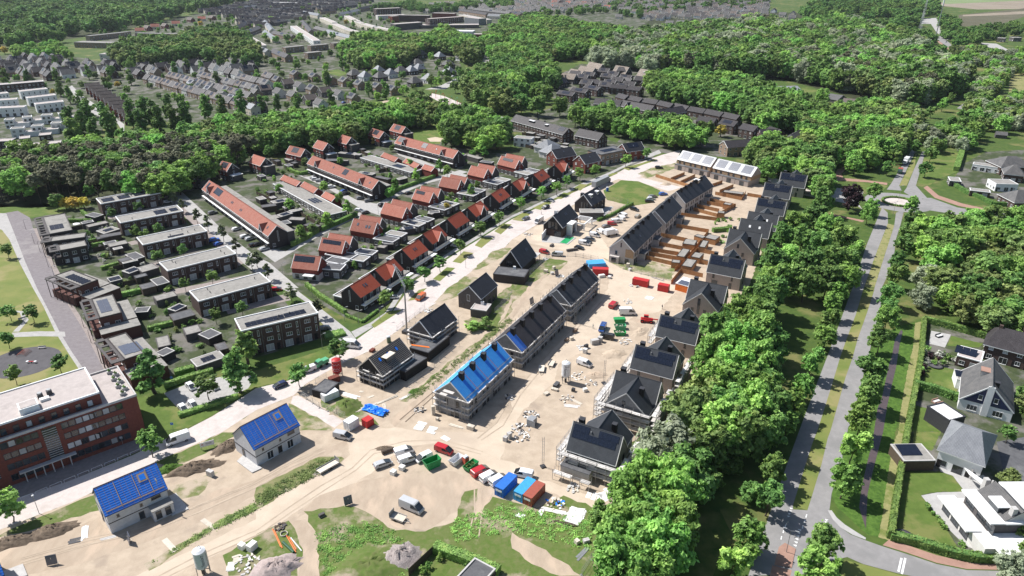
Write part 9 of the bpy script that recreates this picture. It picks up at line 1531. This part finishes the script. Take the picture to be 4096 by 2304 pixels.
for p,lb in(([(-60.2,171.7),(-53.3,165.4),(-45.1,160.7)],'wire site fence behind the weedy mound'),([(-57.5,177.9),(-55.0,181.2)],'wire site fence by the brown brick stacks'),([(-29.9,175.8),(-24.9,183.9),(-20.9,192.6),(-16.8,200.0)],'wire site fence along the black garages'),([(-6.1,222.2),(-1.3,234.0),(0.0,238.1)],'wire site fence beside the pale roof annexe'),([(-38.3,210.0),(-33.4,219.2),(-30.8,226.8)],'wire site fence beside the crane'),([(5.0,250.3),(9.9,261.7),(15.6,274.0)],'dark wire fence along the steep black house'),([(23.0,274.0),(26.3,274.0),(35.2,268.8)],'wire site gate at the top of the site'),([(44.2,260.7),(50.5,255.9),(60.9,249.4)],'wire site fence beside the rough corner plot'),([(38,315),(45,323),(57,337),(58,343),(48,347)],'dark wire fence round the green plot corner'),([(14.1,106.8),(16.5,110.8),(18.9,113.5)],'wire site fence at the lane end')):meshfence(p,lb)
fence([(-20.9,106.6),(-16.5,112.8)],2.,'dark timber fence of the garden at the foot of the site','timberdark');fence([(-132,356),(-109,334),(-88,309)],1.9,'dark timber fence along the gardens of the garage row','timberdark');fence([(-75.0,255.0),(-75.5,256.9)],1.2,'low wall stub at the corner garden','greybrick')
flat('villa','dark modern house corner with pale pergola roof','house',(-11.5,102.9),(-7.2,100.0),7,2.6,'darksteel','flatroofdark','conc',.3,win=False)
sheet('lawn',[(-17.7,106.6),(-15.4,110.5),(-12.6,108.9),(-13.6,106.6),(-13.5,104.8),(-17.5,104.8)],'lawn',.042)
for p in[(-17.1,108.6),(-15.2,110.8),(-18.1,107.3)]:shrub(p,.9,1.6,'leaf_hedge','round clipped shrub in the garden at the foot of the site','clipped shrubs at the site foot')
def ruts(pts,n=3,m='dirt',z=.05,seed=1):
 q=random.Random(seed)
 for k in range(n):
  o=q.uniform(-1.8,1.8)
  for e in(-.85,.85):
   V=[]
   for i,p in enumerate(pts):
    a=ang(pts[max(0,i-1)],pts[min(len(pts)-1,i+1)])+pi/2;w=o+e+q.uniform(-.4,.4);V.append((off(p,a,w-.16),off(p,a,w+.16)))
   b=MB();b.add([(*c,0)for v in V for c in v],[(2*i,2*i+1,2*i+3,2*i+2)for i in range(len(V)-1)]);x=ob('tyre_track',b.mesh('tyre_track',m),None,(0,0,z+k*.004+(.002 if e>0 else 0)));x['kind']='structure'
ruts([(-72.4,106.6),(-65.8,112.4),(-56.3,120.1)]+[(-51.5,126.3),(-45.6,133.7),(-39.7,140.5),(-36.0,147.1),(-27.6,150.8),(-17.5,152.0),(-7.0,147.1)],1,'sand');ruts([(-7.1,150.4),(-2.0,157.2)]+[(2.8,171.7),(15.1,196.3),(25.8,217.0),(36.6,238.1)],1,'sand',.07,2);ruts([(-6.7,132.3),(-6.6,125.1),(-7.4,117.2)],1,'dirt',.06,4);ruts([(-101.7,109.7),(-90.3,115.2),(-79.2,118.9),(-70.8,125.1),(-60.4,133.0)]+[(-55.2,139.4),(-47.2,146.7)],2,'sand',.06,6);ruts([(-30.2,159.8),(-22.2,174.3),(-11.7,193.2),(-0.5,213.5)],1,'earth',.06,7)
# haze
b=MB();b.box(-1900,1900,-40,3400,-1,118);hz=ob('haze',b.mesh('haze','white'));hz['kind']='stuff';hm_=bpy.data.materials.new('haze');hm_.use_nodes=True;nt=hm_.node_tree;nt.nodes.clear();ou=nt.nodes.new('ShaderNodeOutputMaterial');pv=nt.nodes.new('ShaderNodeVolumePrincipled');pv.inputs['Color'].default_value=(.82,.9,1,1);pv.inputs['Density'].default_value=.000035;pv.inputs['Anisotropy'].default_value=.3;nt.links.new(pv.outputs[0],ou.inputs['Volume']);hz.data.materials.clear();hz.data.materials.append(hm_)
SC.cycles.volume_bounces=0
